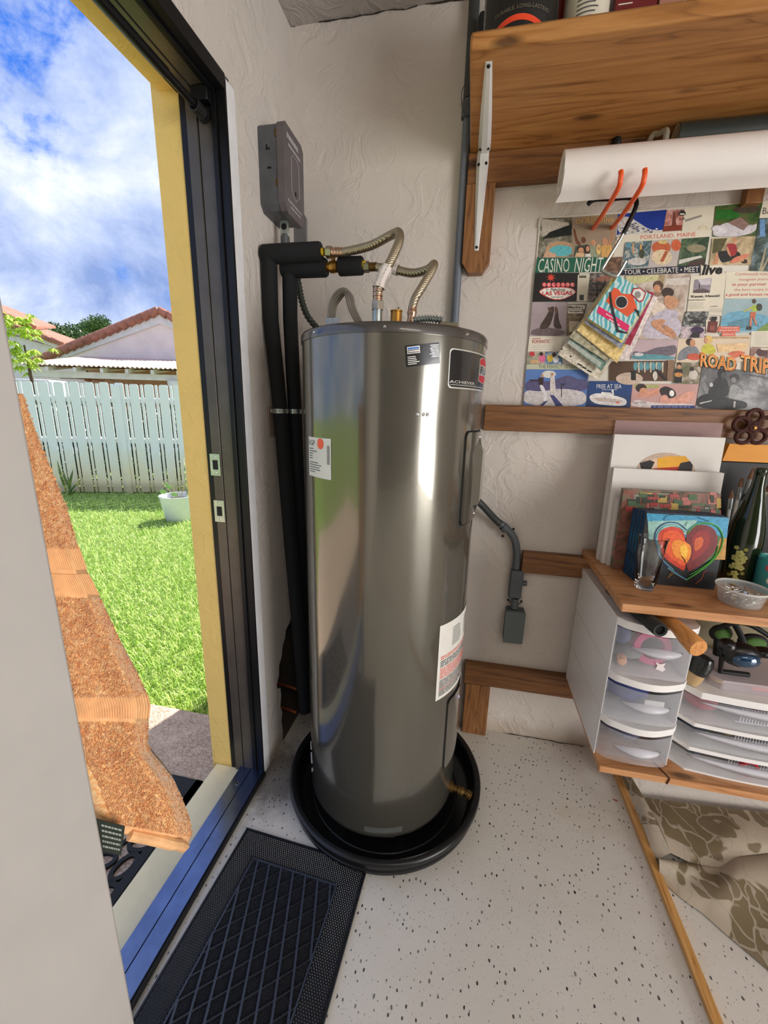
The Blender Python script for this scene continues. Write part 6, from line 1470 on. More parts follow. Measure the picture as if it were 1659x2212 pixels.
clip(C, [(1242, 1150), (1700, 1215), (1690, 1445), (1195, 1430)], pic('bike_photo', (60, 60, 62), (110, 110, 112), (170, 170, 172), 12), [((34, 34, 36), [(1300, 1270), (1345, 1220), (1395, 1240), (1410, 1300), (1400, 1360), (1290, 1370), (1270, 1330)]), ((22, 22, 24), el(1362, 1208, 28, 32)), ((80, 78, 78), el(1374, 1220, 16, 20)), ((150, 150, 150), [(1420, 1275), (1460, 1280), (1510, 1330), (1500, 1345), (1455, 1320), (1440, 1380), (1400, 1370)]), ((56, 56, 60), el(1446, 1232, 30, 24)), ((130, 126, 124), el(1438, 1250, 18, 18)), ((24, 24, 26), [(1205, 1360), (1280, 1330), (1420, 1370), (1530, 1390), (1520, 1440), (1195, 1430)]), ((196, 196, 196), el(1295, 1280, 12, 14)), ((206, 206, 206), [(1220, 1395), (1300, 1378), (1296, 1384), (1222, 1404)]), ((190, 190, 180), [(1440, 1385), (1452, 1385), (1448, 1425), (1436, 1425)])], 6)
ORA = mat('lettering_orange', (232, 134, 56), .45, var=.12, vscale=25)
def rt(tx, x0, y0, x1, y1, h): return (tx, [(x0, y0+h), (x1, y1+h), (x1+6, y1), (x0+6, y0)])
sha = [rt('ROAD', 1222, 1070, 1452, 1105, 92), rt('TRIPS', 1480, 1082, 1710, 1122, 104)]
m_ = MB()
for lv, (c_, b_) in enumerate((((40, 30, 26), .06), ((236, 206, 120), .035), ((228, 116, 50), 0.0))):
    for tx, q in sha:
        yy = -.0040-.0005*8-.0006*(lv+1); bl, br_, tr, tl_ = q; ox = 4 if lv == 0 else 0
        lettering(m_, tx, lambda s, t: w4((bl[0]*(1-s)+br_[0]*s)*(1-t)+(tl_[0]*(1-s)+tr[0]*s)*t+ox, (bl[1]*(1-s)+br_[1]*s)*(1-t)+(tl_[1]*(1-s)+tr[1]*s)*t+ox, yy), lv, bold=b_)
lettering(m_, 'ASHEVILLE', lambda s, t: w4(1542+130*s, 1222+24*s-14*t, -.0095), 3)
m_.build('cut_out_lettering', [flat((40, 30, 26)), flat((240, 206, 130)), ORA, flat((60, 56, 56))], cg)
clip(C, [(1552, 935), (1700, 935), (1690, 1038), (1545, 1036)], mat('cream_print', (230, 222, 202), .5), [((176, 172, 166), rct(1575, 945+11*k, 1690, 947+11*k)) for k in range(8)], 6)
clip(C, [(1548, 1038), (1700, 1042), (1690, 1110), (1540, 1105)], pic('dessert_photo', (90, 60, 56), (150, 116, 100), (214, 206, 196), 40), [((70, 24, 30), el(1620, 1072, 38, 26)), ((214, 200, 180), el(1640, 1050, 30, 8))], 7)
clip(C, [(1628, 100), (1760, 92), (1740, 215), (1602, 215)], mat('cream_print', (230, 222, 202), .5), [], 5, [('BALI', [(1622, 186), (1720, 180), (1724, 138), (1628, 144)], (60, 60, 60), {})])
clip(C, [(1602, 212), (1760, 205), (1740, 555), (1542, 550)], pic('garden_tree_photo', (30, 40, 44), (70, 86, 80), (130, 150, 160), 35), [((170, 160, 130), [(1600, 550), (1640, 400), (1648, 402), (1618, 552)]), ((170, 160, 130), [(1612, 550), (1680, 420), (1686, 424), (1626, 552)]), ((110, 150, 196), rct(1606, 218, 1640, 330))], 6)
o = MB().prism([w4(190, 215, -.006), w4(206, 212, -.006), w4(198, 275, -.006), w4(184, 275, -.006)], (0, -.0006, 0)).build('tape_strip', mat('shiny_tape', (220, 216, 206), .12, alpha=.6), cg)
# ================================================================== ON THE WORK SHELF
ZS = .8335
CAN = mat('canvas_white', (226, 222, 216), .7, var=.02, bump=.1, bscale=300)
def canvas(name, lab, x0, x1, yb, yt, ztop, t, m, edge=None, group=None):
    """stretched canvas leaning back: yb, yt = front face y at the foot and the top"""
    t_ = thing(name, lab, 'canvas', ((x0+x1)/2, yb, ZS), group)
    m_ = MB(); q = [Vector((x0, yb, ZS)), Vector((x1, yb, ZS)), Vector((x1, yt, ztop)), Vector((x0, yt, ztop))]
    m_.prism(q, (0, t, 0)); m_.build('stretcher', edge or m, t_, bevel=.0015)
    fn = quadfn(*[p-Vector((0, .0006, 0)) for p in q]); m_ = MB(); m_.add([fn(.004, .004), fn(.996, .004), fn(.996, .996), fn(.004, .996)], [(0, 1, 2, 3)])
    if m is not CAN: m_.build('painted_face', m, t_)
    return t_, fn
WG = 'white canvases leaning on the wall'
def cx2(u0, v0, u1, v1, y): a = ony(u0, v0, y); b = ony(u1, v1, y); return a.x, b.x, (a.z+b.z)/2
xa_, xb_, zt_ = cx2(1328, 938, 1568, 946, -.096)
t_, fnA = canvas('canvas', 'tallest white canvas with a black, orange and red half circle', xa_, xb_, -.118, -.096, zt_, .017, CAN, group=WG)
def fx(fn, pts, off=0): return [fn(a, b)-Vector((0, .0002*off, 0)) for a, b in pts]
def onplane2(fn, u, v):
    o_ = fn(0, 0); e1 = fn(1, 0)-o_; e2 = fn(0, 1)-o_; n_ = e1.cross(e2); r_ = ray(u, v); p = EYE+r_*((o_-EYE).dot(n_)/r_.dot(n_)); return p
m_ = MB()
def arcp(m_, fn, cu, cv, ru, rv, mi, off, a0=0, a1=360, n=24):
    m_.add([onplane2(fn, cu+ru*math.cos(math.radians(a0+(a1-a0)*k/n)), cv-rv*math.sin(math.radians(a0+(a1-a0)*k/n)))-Vector((0, .0003*off, 0)) for k in range(n+1)], [tuple(range(n+1))], mi)
arcp(m_, fnA, 1438, 1022, 64, 44, 0, 1, 0, 180); arcp(m_, fnA, 1442, 1024, 56, 38, 1, 2, 0, 180)
def pp(m_, fn, pts, mi, off): m_.add([onplane2(fn, u, v)-Vector((0, .0003*off, 0)) for u, v in pts], [tuple(range(len(pts)))], mi)
pp(m_, fnA, [(1420, 990), (1440, 986), (1480, 985), (1492, 998), (1478, 1012), (1420, 1014)], 2, 3)
pp(m_, fnA, [(1382, 1000), (1404, 994), (1414, 998), (1404, 1018), (1386, 1018)], 3, 4)
pp(m_, fnA, [(1470, 1000), (1490, 996), (1496, 1004), (1494, 1020), (1462, 1016)], 3, 4)
pp(m_, fnA, [(1410, 1012), (1466, 1008), (1466, 1024), (1408, 1024)], 4, 4)
m_.build('abstract_painting', [photo((196, 170, 150)), flat((226, 196, 170)), flat((232, 170, 44)), flat((30, 28, 30)), flat((180, 40, 30))], t_)
xa_, xb_, zt_ = cx2(1326, 1012, 1565, 1021, -.124)
canvas('canvas', 'plain white canvas in front of the tallest one', xa_, xb_, -.148, -.124, zt_, .017, CAN, group=WG)
canvas('canvas', 'short white canvas hidden behind the painted one', xa_+.012, xb_-.06, -.166, -.150, 1.05, .012, CAN, group=WG)
PNT = pic('abstract_paint', (60, 70, 50), (150, 96, 84), (120, 124, 96), 18, .3); PED = pic('painted_edge', (44, 60, 50), (120, 110, 96), (196, 110, 90), 50, .4)
t_, fnC = canvas('painted_canvas', 'canvas painted in dull red, green and yellow strips behind the blue ones', *cx2(1347, 1055, 1558, 1068, -.178)[:2], -.192, -.178, cx2(1347, 1055, 1558, 1068, -.178)[2], .018, PNT, PED)
m_ = MB(); rg = random.Random(3)
for k in range(60):
    u = rg.uniform(1350, 1550); v = rg.uniform(1062, 1105); w_ = rg.uniform(8, 30); h_ = rg.uniform(3, 18)
    pp(m_, fnC, [(u, v), (min(u+w_, 1557), v+1), (min(u+w_, 1557), min(v+h_, 1112)), (u, min(v+h_, 1112))], rg.randrange(6), 1+k*.1)
m_.build('paint_strokes', [photo((176, 74, 70)), flat((200, 168, 90)), flat((84, 110, 80)), flat((150, 150, 140)), flat((60, 70, 56)), flat((196, 120, 110))], t_)
BLP = pic('blue_paint', (20, 30, 40), (40, 96, 150), (60, 150, 190), 12, .3)
for i in range(4):
    canvas('painted_canvas', ('first', 'second', 'third', 'fourth')[i]+' thin blue-topped canvas from the back, just behind the heart painting', ony(1370+7*i, 1097, -.214-.0165*i).x, ony(1545+7*i, 1107, -.214-.0165*i).x, -.222-.0165*i, -.214-.0165*i, ony(1370, 1098+i, -.214-.0165*i).z, .011, BLP, mat('dark_blue_edge', (30, 60, 84), .5, var=.2, vscale=30), 'blue-topped canvases behind the heart painting')
HP = pic('heart_ground', (20, 22, 26), (36, 40, 46), (60, 56, 50), 14, .3)
t_, fnH = canvas('painted_canvas', 'small canvas with a glowing red and orange heart outlined in blue and green', *cx2(1397, 1106, 1576, 1117, -.284)[:2], -.291, -.284, cx2(1397, 1106, 1576, 1117, -.284)[2], .012, HP, mat('dark_blue_edge', (30, 60, 84), .5))
t_['category'] = 'painting'; t_.name = 'heart_painting'
Z6 = lambda x, y: (950+x*.4274, 850+y*.4274)
def p6(m_, pts, mi, off): pp(m_, fnH, [Z6(x, y) for x, y in (chaikin(pts) if len(pts) > 4 else pts)], mi, off)
def s6(m_, pts, w_, mi, off):
    P = [onplane2(fnH, *Z6(x, y))-Vector((0, .0003*off, 0)) for x, y in pts]; P = spline(P, 5)
    m_.tube(P, w_, 5, mi)
m_ = MB()
p6(m_, [(1045, 605), (1462, 628), (1450, 735), (1060, 720)], 0, 1); p6(m_, [(1052, 645), (1300, 640), (1290, 700), (1055, 760)], 1, 2)
p6(m_, [(1290, 640), (1455, 640), (1450, 730), (1340, 700)], 0, 2); p6(m_, [(1380, 735), (1450, 730), (1442, 840), (1370, 838)], 2, 2); p6(m_, [(1300, 700), (1420, 720), (1385, 830), (1250, 900)], 3, 3)
p6(m_, [(1240, 712), (1215, 680), (1165, 670), (1115, 690), (1098, 730), (1108, 790), (1145, 840), (1195, 875), (1245, 905)], 4, 4)
p6(m_, [(1240, 712), (1275, 672), (1330, 660), (1385, 680), (1408, 735), (1390, 800), (1340, 850), (1290, 885), (1245, 905)], 5, 4)
p6(m_, [(1235, 730), (1205, 695), (1160, 690), (1125, 710), (1120, 755), (1140, 805), (1190, 850), (1240, 880), (1262, 800)], 6, 5)
p6(m_, [(1165, 760), (1195, 735), (1225, 745), (1270, 765), (1268, 820), (1245, 860), (1215, 835), (1185, 825)], 7, 6)
p6(m_, [(1210, 770), (1240, 760), (1256, 790), (1244, 835), (1218, 820)], 8, 7)
p6(m_, [(1268, 730), (1310, 690), (1355, 690), (1370, 730), (1350, 785), (1300, 830), (1268, 850), (1280, 780)], 9, 5)
p6(m_, [(1285, 735), (1320, 720), (1335, 745), (1315, 785), (1285, 800)], 10, 6)
s6(m_, [(1248, 690), (1200, 655), (1140, 655), (1095, 690), (1085, 750), (1105, 820), (1160, 880), (1240, 935)], .0016, 11, 6)
s6(m_, [(1240, 700), (1195, 668), (1140, 668), (1105, 700), (1092, 750), (1118, 830), (1180, 890)], .0010, 12, 7)
s6(m_, [(1250, 705), (1290, 665), (1345, 655), (1400, 672), (1428, 725), (1415, 790), (1370, 850), (1300, 905), (1240, 942)], .0018, 13, 7)
s6(m_, [(1255, 690), (1310, 652), (1375, 655), (1420, 690), (1430, 740)], .0010, 12, 8)
s6(m_, [(1262, 915), (1330, 875), (1385, 825), (1405, 770)], .0012, 13, 8)
s6(m_, [(1150, 880), (1200, 915), (1245, 940)], .0014, 12, 8); s6(m_, [(1180, 905), (1150, 930), (1170, 900)], .0006, 2, 8); s6(m_, [(1290, 960), (1320, 935), (1335, 900), (1350, 895)], .0006, 10, 8)
s6(m_, [(1130, 640), (1145, 620), (1180, 612)], .0006, 14, 8); s6(m_, [(1240, 670), (1248, 650)], .0006, 14, 8); s6(m_, [(1300, 625), (1360, 645)], .0006, 14, 8)
s6(m_, [(1220, 820), (1235, 840), (1240, 855)], .0008, 14, 9)
m_.build('heart_picture', [photo((58, 150, 190)), photo((150, 196, 186)), photo((190, 140, 60)), photo((60, 110, 60)), photo((206, 56, 34)), photo((116, 24, 30)), photo((232, 88, 34)), photo((240, 144, 40)), photo((250, 190, 60)), photo((150, 34, 34)), photo((210, 96, 44)), photo((40, 80, 140)), photo((120, 190, 200)), photo((80, 170, 70)), photo((20, 20, 24))], t_)
# clear acrylic sheet
o = MB().box((ony(1330, 908, -.045).x, -.046, 1.0), (ony(1563, 915, -.045).x, -.044, ony(1450, 911, -.045).z)).build('acrylic_sheet', mat('clear_acrylic', (206, 176, 176), .1, alpha=.35, var=0))
o2 = MB().box((1.15, -.0755, ZS), (1.38, -.062, 1.10)).build('board_behind', mat('grey_board', (150, 146, 140), .7))
tag(o2, 'grey board hidden behind the white canvases', 'board')
for v in o.data.vertices:
    if v.co.z < .05: v.co.z = ZS-1.0
tag(o, 'clear plastic sheet standing behind the white canvases, top edge on the rail', 'plastic sheet')
# glass
GLS = mat('clear_glass', (250, 252, 252), .02, trans=1, ior=1.45, var=0)
gc = onz(1391, 1270, ZS); GX, GY = gc.x, gc.y
prof = [(0, 0), (.0225, 0), (.0240, .004), (.0245, .010)]
for k in range(26): z = .024+k*.0042; r = .0252+(.0352-.0252)*(z/.150); prof += [(r, z), (r-.0005, z+.0021)]
prof += [(.0358, .148), (.0362, .1500), (.0352, .1505), (.0340, .149), (.0310, .10), (.0232, .016), (.020, .013), (0, .012)]
tag(MB().lathe(prof, (GX, GY, ZS), 48).build('drinking_glass', GLS, sharp=70), 'clear ribbed drinking glass standing in front of the heart painting', 'glass')
# deli tub of screws
tb = thing('screw_tub', 'shallow clear plastic tub full of screws at the shelf edge', 'tub', (1.364, -.370, ZS))
DEL = mat('clear_deli_plastic', (222, 226, 224), .12, alpha=.22, var=0)
UX, UY = 1.366, -.370
MB().lathe([(0, .001), (.044, .001), (.0455, .004), (.0535, .040), (.0555, .041), (.057, .045), (.0550, .046), (.0520, .0415), (.0440, .005), (0, .0025)], (UX, UY, ZS), 48).build('tub', DEL, tb, sharp=60)
MB().lathe([(.0552, .0405), (.0575, .044), (.0560, .0465), (.0535, .0445)], (UX, UY, ZS), 48).build('rim', mat('rim_plastic', (226, 228, 226), .2, alpha=.7, var=0), tb)
ZINC = mat('zinc_screw', (196, 198, 196), .3, .85, var=0); rg = random.Random(11)
protos = {}
for kind, mm in (('zinc', ZINC), ('brass', BRASS)):
    m_ = MB(); m_.tube([(-.013, 0, 0), (.009, 0, 0), (.013, 0, 0)], [.0013, .0013, .0003], 6); m_.lathe([(0, 0), (.0028, 0), (.0030, .001), (.0012, .0024)], (-.0145, 0, 0), 8, axis=(1, 0, 0))
    me = bpy.data.meshes.new('screw'); me.from_pydata(m_.v, [], m_.f); me.materials.append(mm); protos[kind] = me
for k in range(74):
    kd = 'brass' if k % 5 == 0 else 'zinc'; o = bpy.data.objects.new('screw', protos[kd]); COL.objects.link(o)
    a = rg.uniform(0, 2*PI); r = .033*math.sqrt(rg.random()); lvl = rg.random()
    o.location = (UX+r*math.cos(a), UY+r*math.sin(a), ZS+.006+.026*lvl+.006*(1-r/.033)); s_ = rg.uniform(.7, 1.15); o.scale = (s_, s_*1.1, s_*1.1)
    o.rotation_euler = (0, rg.uniform(-.4, .4), rg.uniform(0, 2*PI))
    tag(o, ('loose small brass screw' if kd == 'brass' else 'loose small zinc screw')+' among the screws in the clear tub', 'screw', 'screws in the clear tub')
# bottle
bo = thing('wine_bottle', 'tall dark green glass bottle painted with a yellow flower spray', 'bottle', (1.444, -.205, ZS))
BGL = mat('dark_green_glass', (24, 36, 14), .12, var=0, coat=.4); BX, BY = 1.444, -.205
MB().lathe([(0, 0), (.040, 0), (.0425, .004), (.0425, .13), (.0405, .16), (.034, .20), (.024, .25), (.0165, .285), (.0148, .31), (.0146, .322), (.0160, .324), (.0160, .334), (.0148, .336), (.012, .336), (.012, .30)], (BX, BY, ZS), 40).build('glass_body', BGL, bo, sharp=60)
def onb(a, z, r=.0432): a = math.radians(a); return Vector((BX+r*math.cos(a), BY+r*math.sin(a), ZS+z))
m_ = MB()
for (a, z, s_, mi) in ((-128, .060, 1, 0), (-118, .075, 1.1, 0), (-135, .082, .9, 0), (-124, .096, 1, 0), (-112, .055, .8, 0), (-126, .036, .9, 0), (-138, .112, .6, 0), (-108, .085, .7, 0), (-140, .055, .7, 0), (-120, .022, .7, 0), (-104, .040, .5, 1), (-142, .030, .5, 1), (-110, .110, .5, 1)):
    for k in range(5):
        ca = a+8.5*s_*math.cos(k*2*PI/5); cz = z+.0060*s_*math.sin(k*2*PI/5)
        m_.add([onb(ca+6.2*s_*math.cos(q*PI/4), cz+.0050*s_*math.sin(q*PI/4)) for q in range(8)], [tuple(range(8))], mi)
    m_.add([onb(a+2*math.cos(q*PI/3), z+.0017*math.sin(q*PI/3), .0435) for q in range(6)], [tuple(range(6))], 1)
m_.build('painted_flowers', [flat((190, 186, 110)), flat((140, 136, 56))], bo)
# dark bottle, jar of brushes, box, teal cup behind and right
t_ = thing('wine_bottle', 'second dark bottle half hidden at the right of the flowered one', 'bottle', (1.575, -.190, ZS))
MB().lathe([(0, 0), (.037, 0), (.039, .004), (.039, .15), (.034, .19), (.016, .235), (.0145, .30), (0, .30)], (1.575, -.190, ZS), 32).build('glass_body', BGL, t_)
bj = thing('brush_jar', 'dark jar of brushes behind the flowered bottle', 'jar', (1.470, -.106, ZS))
MB().lathe([(0, 0), (.046, 0), (.048, .004), (.048, .15), (.045, .15), (.045, .02), (0, .018)], (1.470, -.106, ZS), 32).build('jar_body', mat('dark_jar', (40, 40, 38), .2), bj)
BRH = mat('brush_handle_wood', (176, 120, 84), .5)
for i, (a, z, c_) in enumerate(((1.415, 1.09, (210, 210, 206)), (1.432, 1.13, (196, 190, 180)), (1.47, 1.11, (176, 120, 84)), (1.487, 1.15, (206, 206, 206)), (1.50, 1.12, (150, 104, 70)), (1.445, 1.16, (40, 40, 42)), (1.46, 1.07, (200, 60, 50)))):
    b_ = thing('paint_brush', ('silver-ferruled brush leaning left', 'pale-handled brush behind the bottle neck', 'bare wood brush right of the bottle neck', 'tall silver brush right of the bottle neck', 'thick brown brush at the jar right side', 'tall black brush in the jar middle', 'short red-handled brush in the jar')[i]+', standing in the dark jar', 'brush', (1.470, -.106, ZS+.03), 'brushes in the dark jar')
    a += .018; p0 = Vector((1.470+(a-1.470)*.35, -.100+.003*i-.006, ZS+.03)); p1 = Vector((a, -.118-.004*i, z)); d = p1-p0
    MB().tube([p0, p0+d*.75], [.004, .005], 8).build('handle', mat('brush_%d' % i, c_, .4), b_)
    MB().tube([p0+d*.75, p0+d*.9], .0065, 10).build('ferrule', STEEL, b_)
    MB().tube([p0+d*.9, p1], [.007, .003], 8).build('bristles', mat('bristle', (120, 84, 60), .8), b_)
tag(MB().box((1.415, -.056, ZS), (1.66, -.026, 1.172)).build('paint_case', mat('black_case', (30, 28, 28), .5, var=.2, vscale=20), bevel=.003), 'upright dark case behind the brush jar', 'case')
tag(MB().prism([(1.42, -.062, 1.173), (1.68, -.062, 1.173), (1.68, -.058, 1.226), (1.432, -.058, 1.226)], (0, .022, 0)).build('amber_box', mat('amber_card', (226, 150, 36), .5), bevel=.002), 'amber yellow box lying on the dark case', 'box')
tc_ = thing('teal_cup', 'teal floral cup cut by the frame edge beside the screw tub', 'cup', (1.498, -.262, ZS))
MB().lathe([(0, 0), (.034, 0), (.037, .004), (.040, .098), (.038, .10), (.036, .09), (.034, .01), (0, .008)], (1.498, -.262, ZS), 32).build('cup_body', mat('teal_glaze', (70, 160, 156), .3), tc_)
m_ = MB()
for (a, z, s_, mi) in ((-128, .04, 1, 0), (-110, .06, 1.2, 0), (-140, .075, 1, 1), (-95, .03, 1, 1), (-120, .088, 1, 0)):
    m_.add([Vector((1.498+(.0382+.02*z)*math.cos(math.radians(a+12*s_*math.cos(q*PI/5))), -.262+(.0382+.02*z)*math.sin(math.radians(a+12*s_*math.cos(q*PI/5))), ZS+z+.009*s_*math.sin(q*PI/5))) for q in range(10)], [tuple(range(10))], mi)
m_.build('flower_print', [flat((226, 220, 206)), flat((206, 84, 90))], tc_)
# valve wheel hanging on the rail
vw = thing('valve_wheel', 'rusty dark red cast valve handwheel hanging on the long rail', 'handwheel', (1.482, -.055, 1.275))
IRN = mat('rusty_cast_iron', (72, 40, 34), .5, .5, var=.25, vscale=40, bump=.5); VC = Vector((1.482, -.058, 1.276))
for k in range(5):
    a = k*2*PI/5+.35; c_ = VC+Vector((.033*math.cos(a), 0, .033*math.sin(a)))
    MB().tube([c_+Vector((.0195*math.cos(q*PI/8), 0, .0195*math.sin(q*PI/8))) for q in range(16)], .0062, 8, closed=True).build('lobe', IRN, vw)
MB().lathe([(0, .010), (.006, .010), (.012, .007), (.014, -.004), (.012, -.019)], VC, 16, axis=(0, -1, 0)).build('hub', IRN, vw)
MB().lathe([(0, .014), (.004, .013), (.0045, .009)], VC, 10, axis=(0, -1, 0)).build('brass_nut', BRASS, vw)

# ================================================================== PLASTIC DRAWERS ON THE LOW SHELF
PLW = mat('white_plastic', (234, 232, 230), .38, var=.02); PLT = mat('frosted_plastic', (226, 228, 234), .2, alpha=.27, var=0); PLH = mat('frosted_lip', (222, 222, 230), .3, alpha=.75, var=0)
ZL = .3205
def front(x0, x1, yb, bulge, ch, n=14):
    """front edge of the footprint from left to right"""
    P = [(x0, yb+ch)]
    for k in range(n+1):
        s_ = k/n; P.append((x0+ch*.8+(x1-x0-1.6*ch)*s_, yb-bulge*math.sin(PI*s_)))
    P.append((x1, yb+ch)); return P
def drawer_unit(name, lab, x0, x1, yback, yf, bulge, ch, tiers, lidt, bandt, wave, ztop):
    t_ = thing(name, lab, 'storage drawers', ((x0+x1)/2, (yback+yf)/2, ZL))
    F = front(x0, x1, yf, bulge, ch)
    def slab(z0, z1, grow, nm, mm):
        FF = [(x+(grow if x > (x0+x1)/2 else -grow)*.5, y-grow) for x, y in F]
        poly = [(FF[0][0], yback)]+FF+[(FF[-1][0], yback)]
        o = MB().prism([(x, y, z0) for x, y in poly], (0, 0, z1-z0)).build(nm, mm, t_, bevel=.002); return o
    slab(ztop-lidt, ztop, .004, 'lid', PLW)
    hz = (ztop-lidt-ZL)/tiers
    MB().box((x0, yback, ZL), (x1, yback+.003, ztop-lidt)).build('back_panel', PLW, t_)
    for k in range(tiers):
        z0 = ZL+k*hz; z1 = z0+hz
        if k: slab(z0-bandt, z0, .002, 'tier_shelf', PLW)
        elif wave < .5: slab(ZL, ZL+.006, .003, 'base_tray', PLW)
        zt = z1-(bandt+.002 if k < tiers-1 else .002); zb = z0+(.012 if k == 0 and wave > .5 else .004)
        sd = MB(); sd.box((x0, yf+ch, z0), (x0+.003, yback, zt+.002)); sd.build('side_panel', PLW, t_, bevel=.001)
        sd = MB(); sd.box((x1-.003, yf+ch, z0), (x1, yback, zt+.002)); sd.build('side_panel', PLW, t_, bevel=.001)
        # translucent drawer: curved front, sides, floor
        m_ = MB(); vs = []; n = len(F); gap = .007 if (k < tiers-1) else .002
        for i, (x, y) in enumerate(F):
            s_ = (x-x0)/(x1-x0); wv = wave*.014*(math.sin(s_*PI*2-PI/2)*.5+.5)*(1 if s_ > .15 and s_ < .9 else .3)
            vs += [(x, y, zb+wv), (x, y-.001, zt-gap)]
        m_.add(vs, [(2*i, 2*i+2, 2*i+3, 2*i+1) for i in range(n-1)], 0, True)
        m_.add([(x0+.006, yf+ch, zb), (x0+.006, yback+.0, zb), (x0+.006, yback, zt-.01), (x0+.006, yf+ch, zt-.01)], [(0, 1, 2, 3)])
        m_.add([(x1-.006, yf+ch, zb), (x1-.006, yback, zb), (x1-.006, yback, zt-.01), (x1-.006, yf+ch, zt-.01)], [(0, 1, 2, 3)])
        m_.add([(x0+.006, yf+.01, zb), (x1-.006, yf+.01, zb), (x1-.006, yback, zb), (x0+.006, yback, zb)], [(0, 1, 2, 3)])
        d_ = m_.build('drawer', PLT, t_, sharp=60)
        # handle lip
        m_ = MB(); vs = []; c0, c1 = (.18, .80) if wave > .5 else (.06, .96)
        for i in range(13):
            s_ = c0+(c1-c0)*i/12; q = math.sin(PI*i/12); x = x0+(x1-x0)*s_; y = yf-bulge*math.sin(PI*max(0, min(1, (s_-.06)/.88)))-.001; zc = zt-gap-(hz*.30 if wave > .5 else .004)
            vs += [(x, y, zc-.002+.012*q*(wave > .5)), (x, y-.017*q**.5, zc+.004*q), (x, y-.015*q**.5, zc-.010*q**.5-(.0 if wave > .5 else .010*q)), (x, y, zc-.004)]
        m_.add(vs, [(4*i+j, 4*i+4+j, 4*i+5+j, 4*i+1+j) for i in range(12) for j in range(3)], 0, True); m_.build('handle', PLH, d_, sharp=180)
    return t_, hz
u1, h1_ = drawer_unit('drawer_tower', 'tall white three-drawer plastic tower, left on the low shelf', 1.076, 1.272, -.030, -.418, .026, .020, 3, .022, .020, 1.0, .772)
u2, h2_ = drawer_unit('drawer_tray', 'wide low white three-drawer plastic tray unit, right on the low shelf', 1.288, 1.72, -.030, -.398, .014, .036, 3, .020, .012, .1, .577)
# contents seen through the fronts
def blob(name, lab, cat, c, r, mm, group=None):
    m_ = MB(); m_.ball(c, r, 14, 9); o = m_.build(name, mm)
    for v in o.data.vertices: v.co *= 1+.12*noise.noise(v.co*40)
    return tag(o, lab, cat, group)
z1 = ZL+.010; z2 = ZL+h1_+.008; z3 = ZL+2*h1_+.008
m_ = MB(); c_ = Vector((1.195, -.345, z3+.050))
m_.lathe([(.032, -.012), (.050, -.012), (.052, 0), (.050, .012), (.032, .012), (.032, -.012)], c_, 32, axis=(.05, -1, .12))
tag(m_.build('tape_roll', mat('magenta_tape', (186, 60, 110), .4)), 'magenta tape roll inside the top drawer of the tall tower', 'tape')
m_ = MB(); m_.ball((1.185, -.437, z3+.052), (.012, .003, .010), 8, 6)
tag(MB().prism([(1.168, -.4475, z3+.042), (1.186, -.4475, z3+.036), (1.192, -.4475, z3+.044), (1.186, -.4475, z3+.052), (1.190, -.4475, z3+.062), (1.176, -.4475, z3+.057), (1.166, -.4475, z3+.062), (1.172, -.4475, z3+.051)], (0, .001, 0)).build('bow_sticker', flat((226, 216, 216))), 'torn white sticker on the top drawer front', 'sticker')
blob('cloth_bundle', 'slate blue bundle at the left in the top drawer', 'cloth', (1.115, -.33, z3+.075), (.026, .04, .028), mat('slate_cloth', (84, 92, 128), .8))
blob('glue_tube', 'grey bag with peach end low in the top drawer', 'tube', (1.135, -.34, z3+.028), (.045, .04, .020), mat('grey_bag', (120, 124, 124), .6))
tag(MB().lathe([(0, 0), (.010, .001), (.012, .006), (.012, .03)], (1.108, -.396, z3+.018), 14, axis=(.25, 1, .1)).build('bottle_stopper', mat('peach_cap', (226, 170, 140), .5)), 'round peach coloured stopper at the left in the top drawer', 'stopper')
blob('cloth_bundle', 'royal blue cloth filling the middle drawer of the tall tower', 'cloth', (1.16, -.29, z2+.045), (.068, .09, .042), mat('blue_cloth', (66, 76, 130), .8))
tag(MB().box((1.185, -.395, z2+.036), (1.235, -.391, z2+.052)).build('card_tag', flat((206, 206, 206)), bevel=.001), 'small pale card inside the middle drawer', 'card')
blob('cloth_bundle', 'grey-purple cloth in the lowest drawer of the tall tower', 'cloth', (1.175, -.28, z1+.04), (.06, .09, .032), mat('purple_grey_cloth', (92, 92, 116), .8))
for k, (zz, items) in enumerate(((ZL+2*h2_, (((1.40, .024), (46, 44, 50)), ((1.36, .030), (170, 50, 70)), ((1.51, .020), (120, 40, 44)))), (ZL+h2_, (((1.35, .028), (60, 66, 78)), ((1.43, .018), (176, 160, 130)), ((1.53, .022), (150, 170, 170)))), (ZL, (((1.36, .020), (90, 96, 104)), ((1.60, .024), (76, 90, 80)), ((1.49, .022), (110, 104, 96)))))):
    for j, ((x, r), c_) in enumerate(items):
        blob('craft_supply', ('top', 'middle', 'bottom')[k]+' wide drawer, '+('left', 'second', 'right')[j]+' dark bundle of craft supplies seen through the front', 'supplies', (x, -.32, zz+.034), (r*1.5, .05, r*.95), mat('supply_%d_%d' % (k, j), c_, .6), 'supplies in the wide drawers')
    gb_ = MB()
    for q in range(26): gb_.box((1.43+q*.0072, -.384, zz+.012), (1.4325+q*.0072, -.382, zz+.055))
    gb_.box((1.42, -.383, zz+.010), (1.64, -.381, zz+.013)); gb_.build('ribbed_divider', PLH, u2, kind='stuff')
tag(MB().lathe([(.018, 0), (.024, 0), (.024, .010), (.018, .010), (.018, 0)], (1.475, -.388, ZL+.034), 24, axis=(0, -1, 0)).build('red_tape', mat('red_tape', (206, 36, 60), .4)), 'small red and white tape roll in the bottom wide drawer', 'tape')
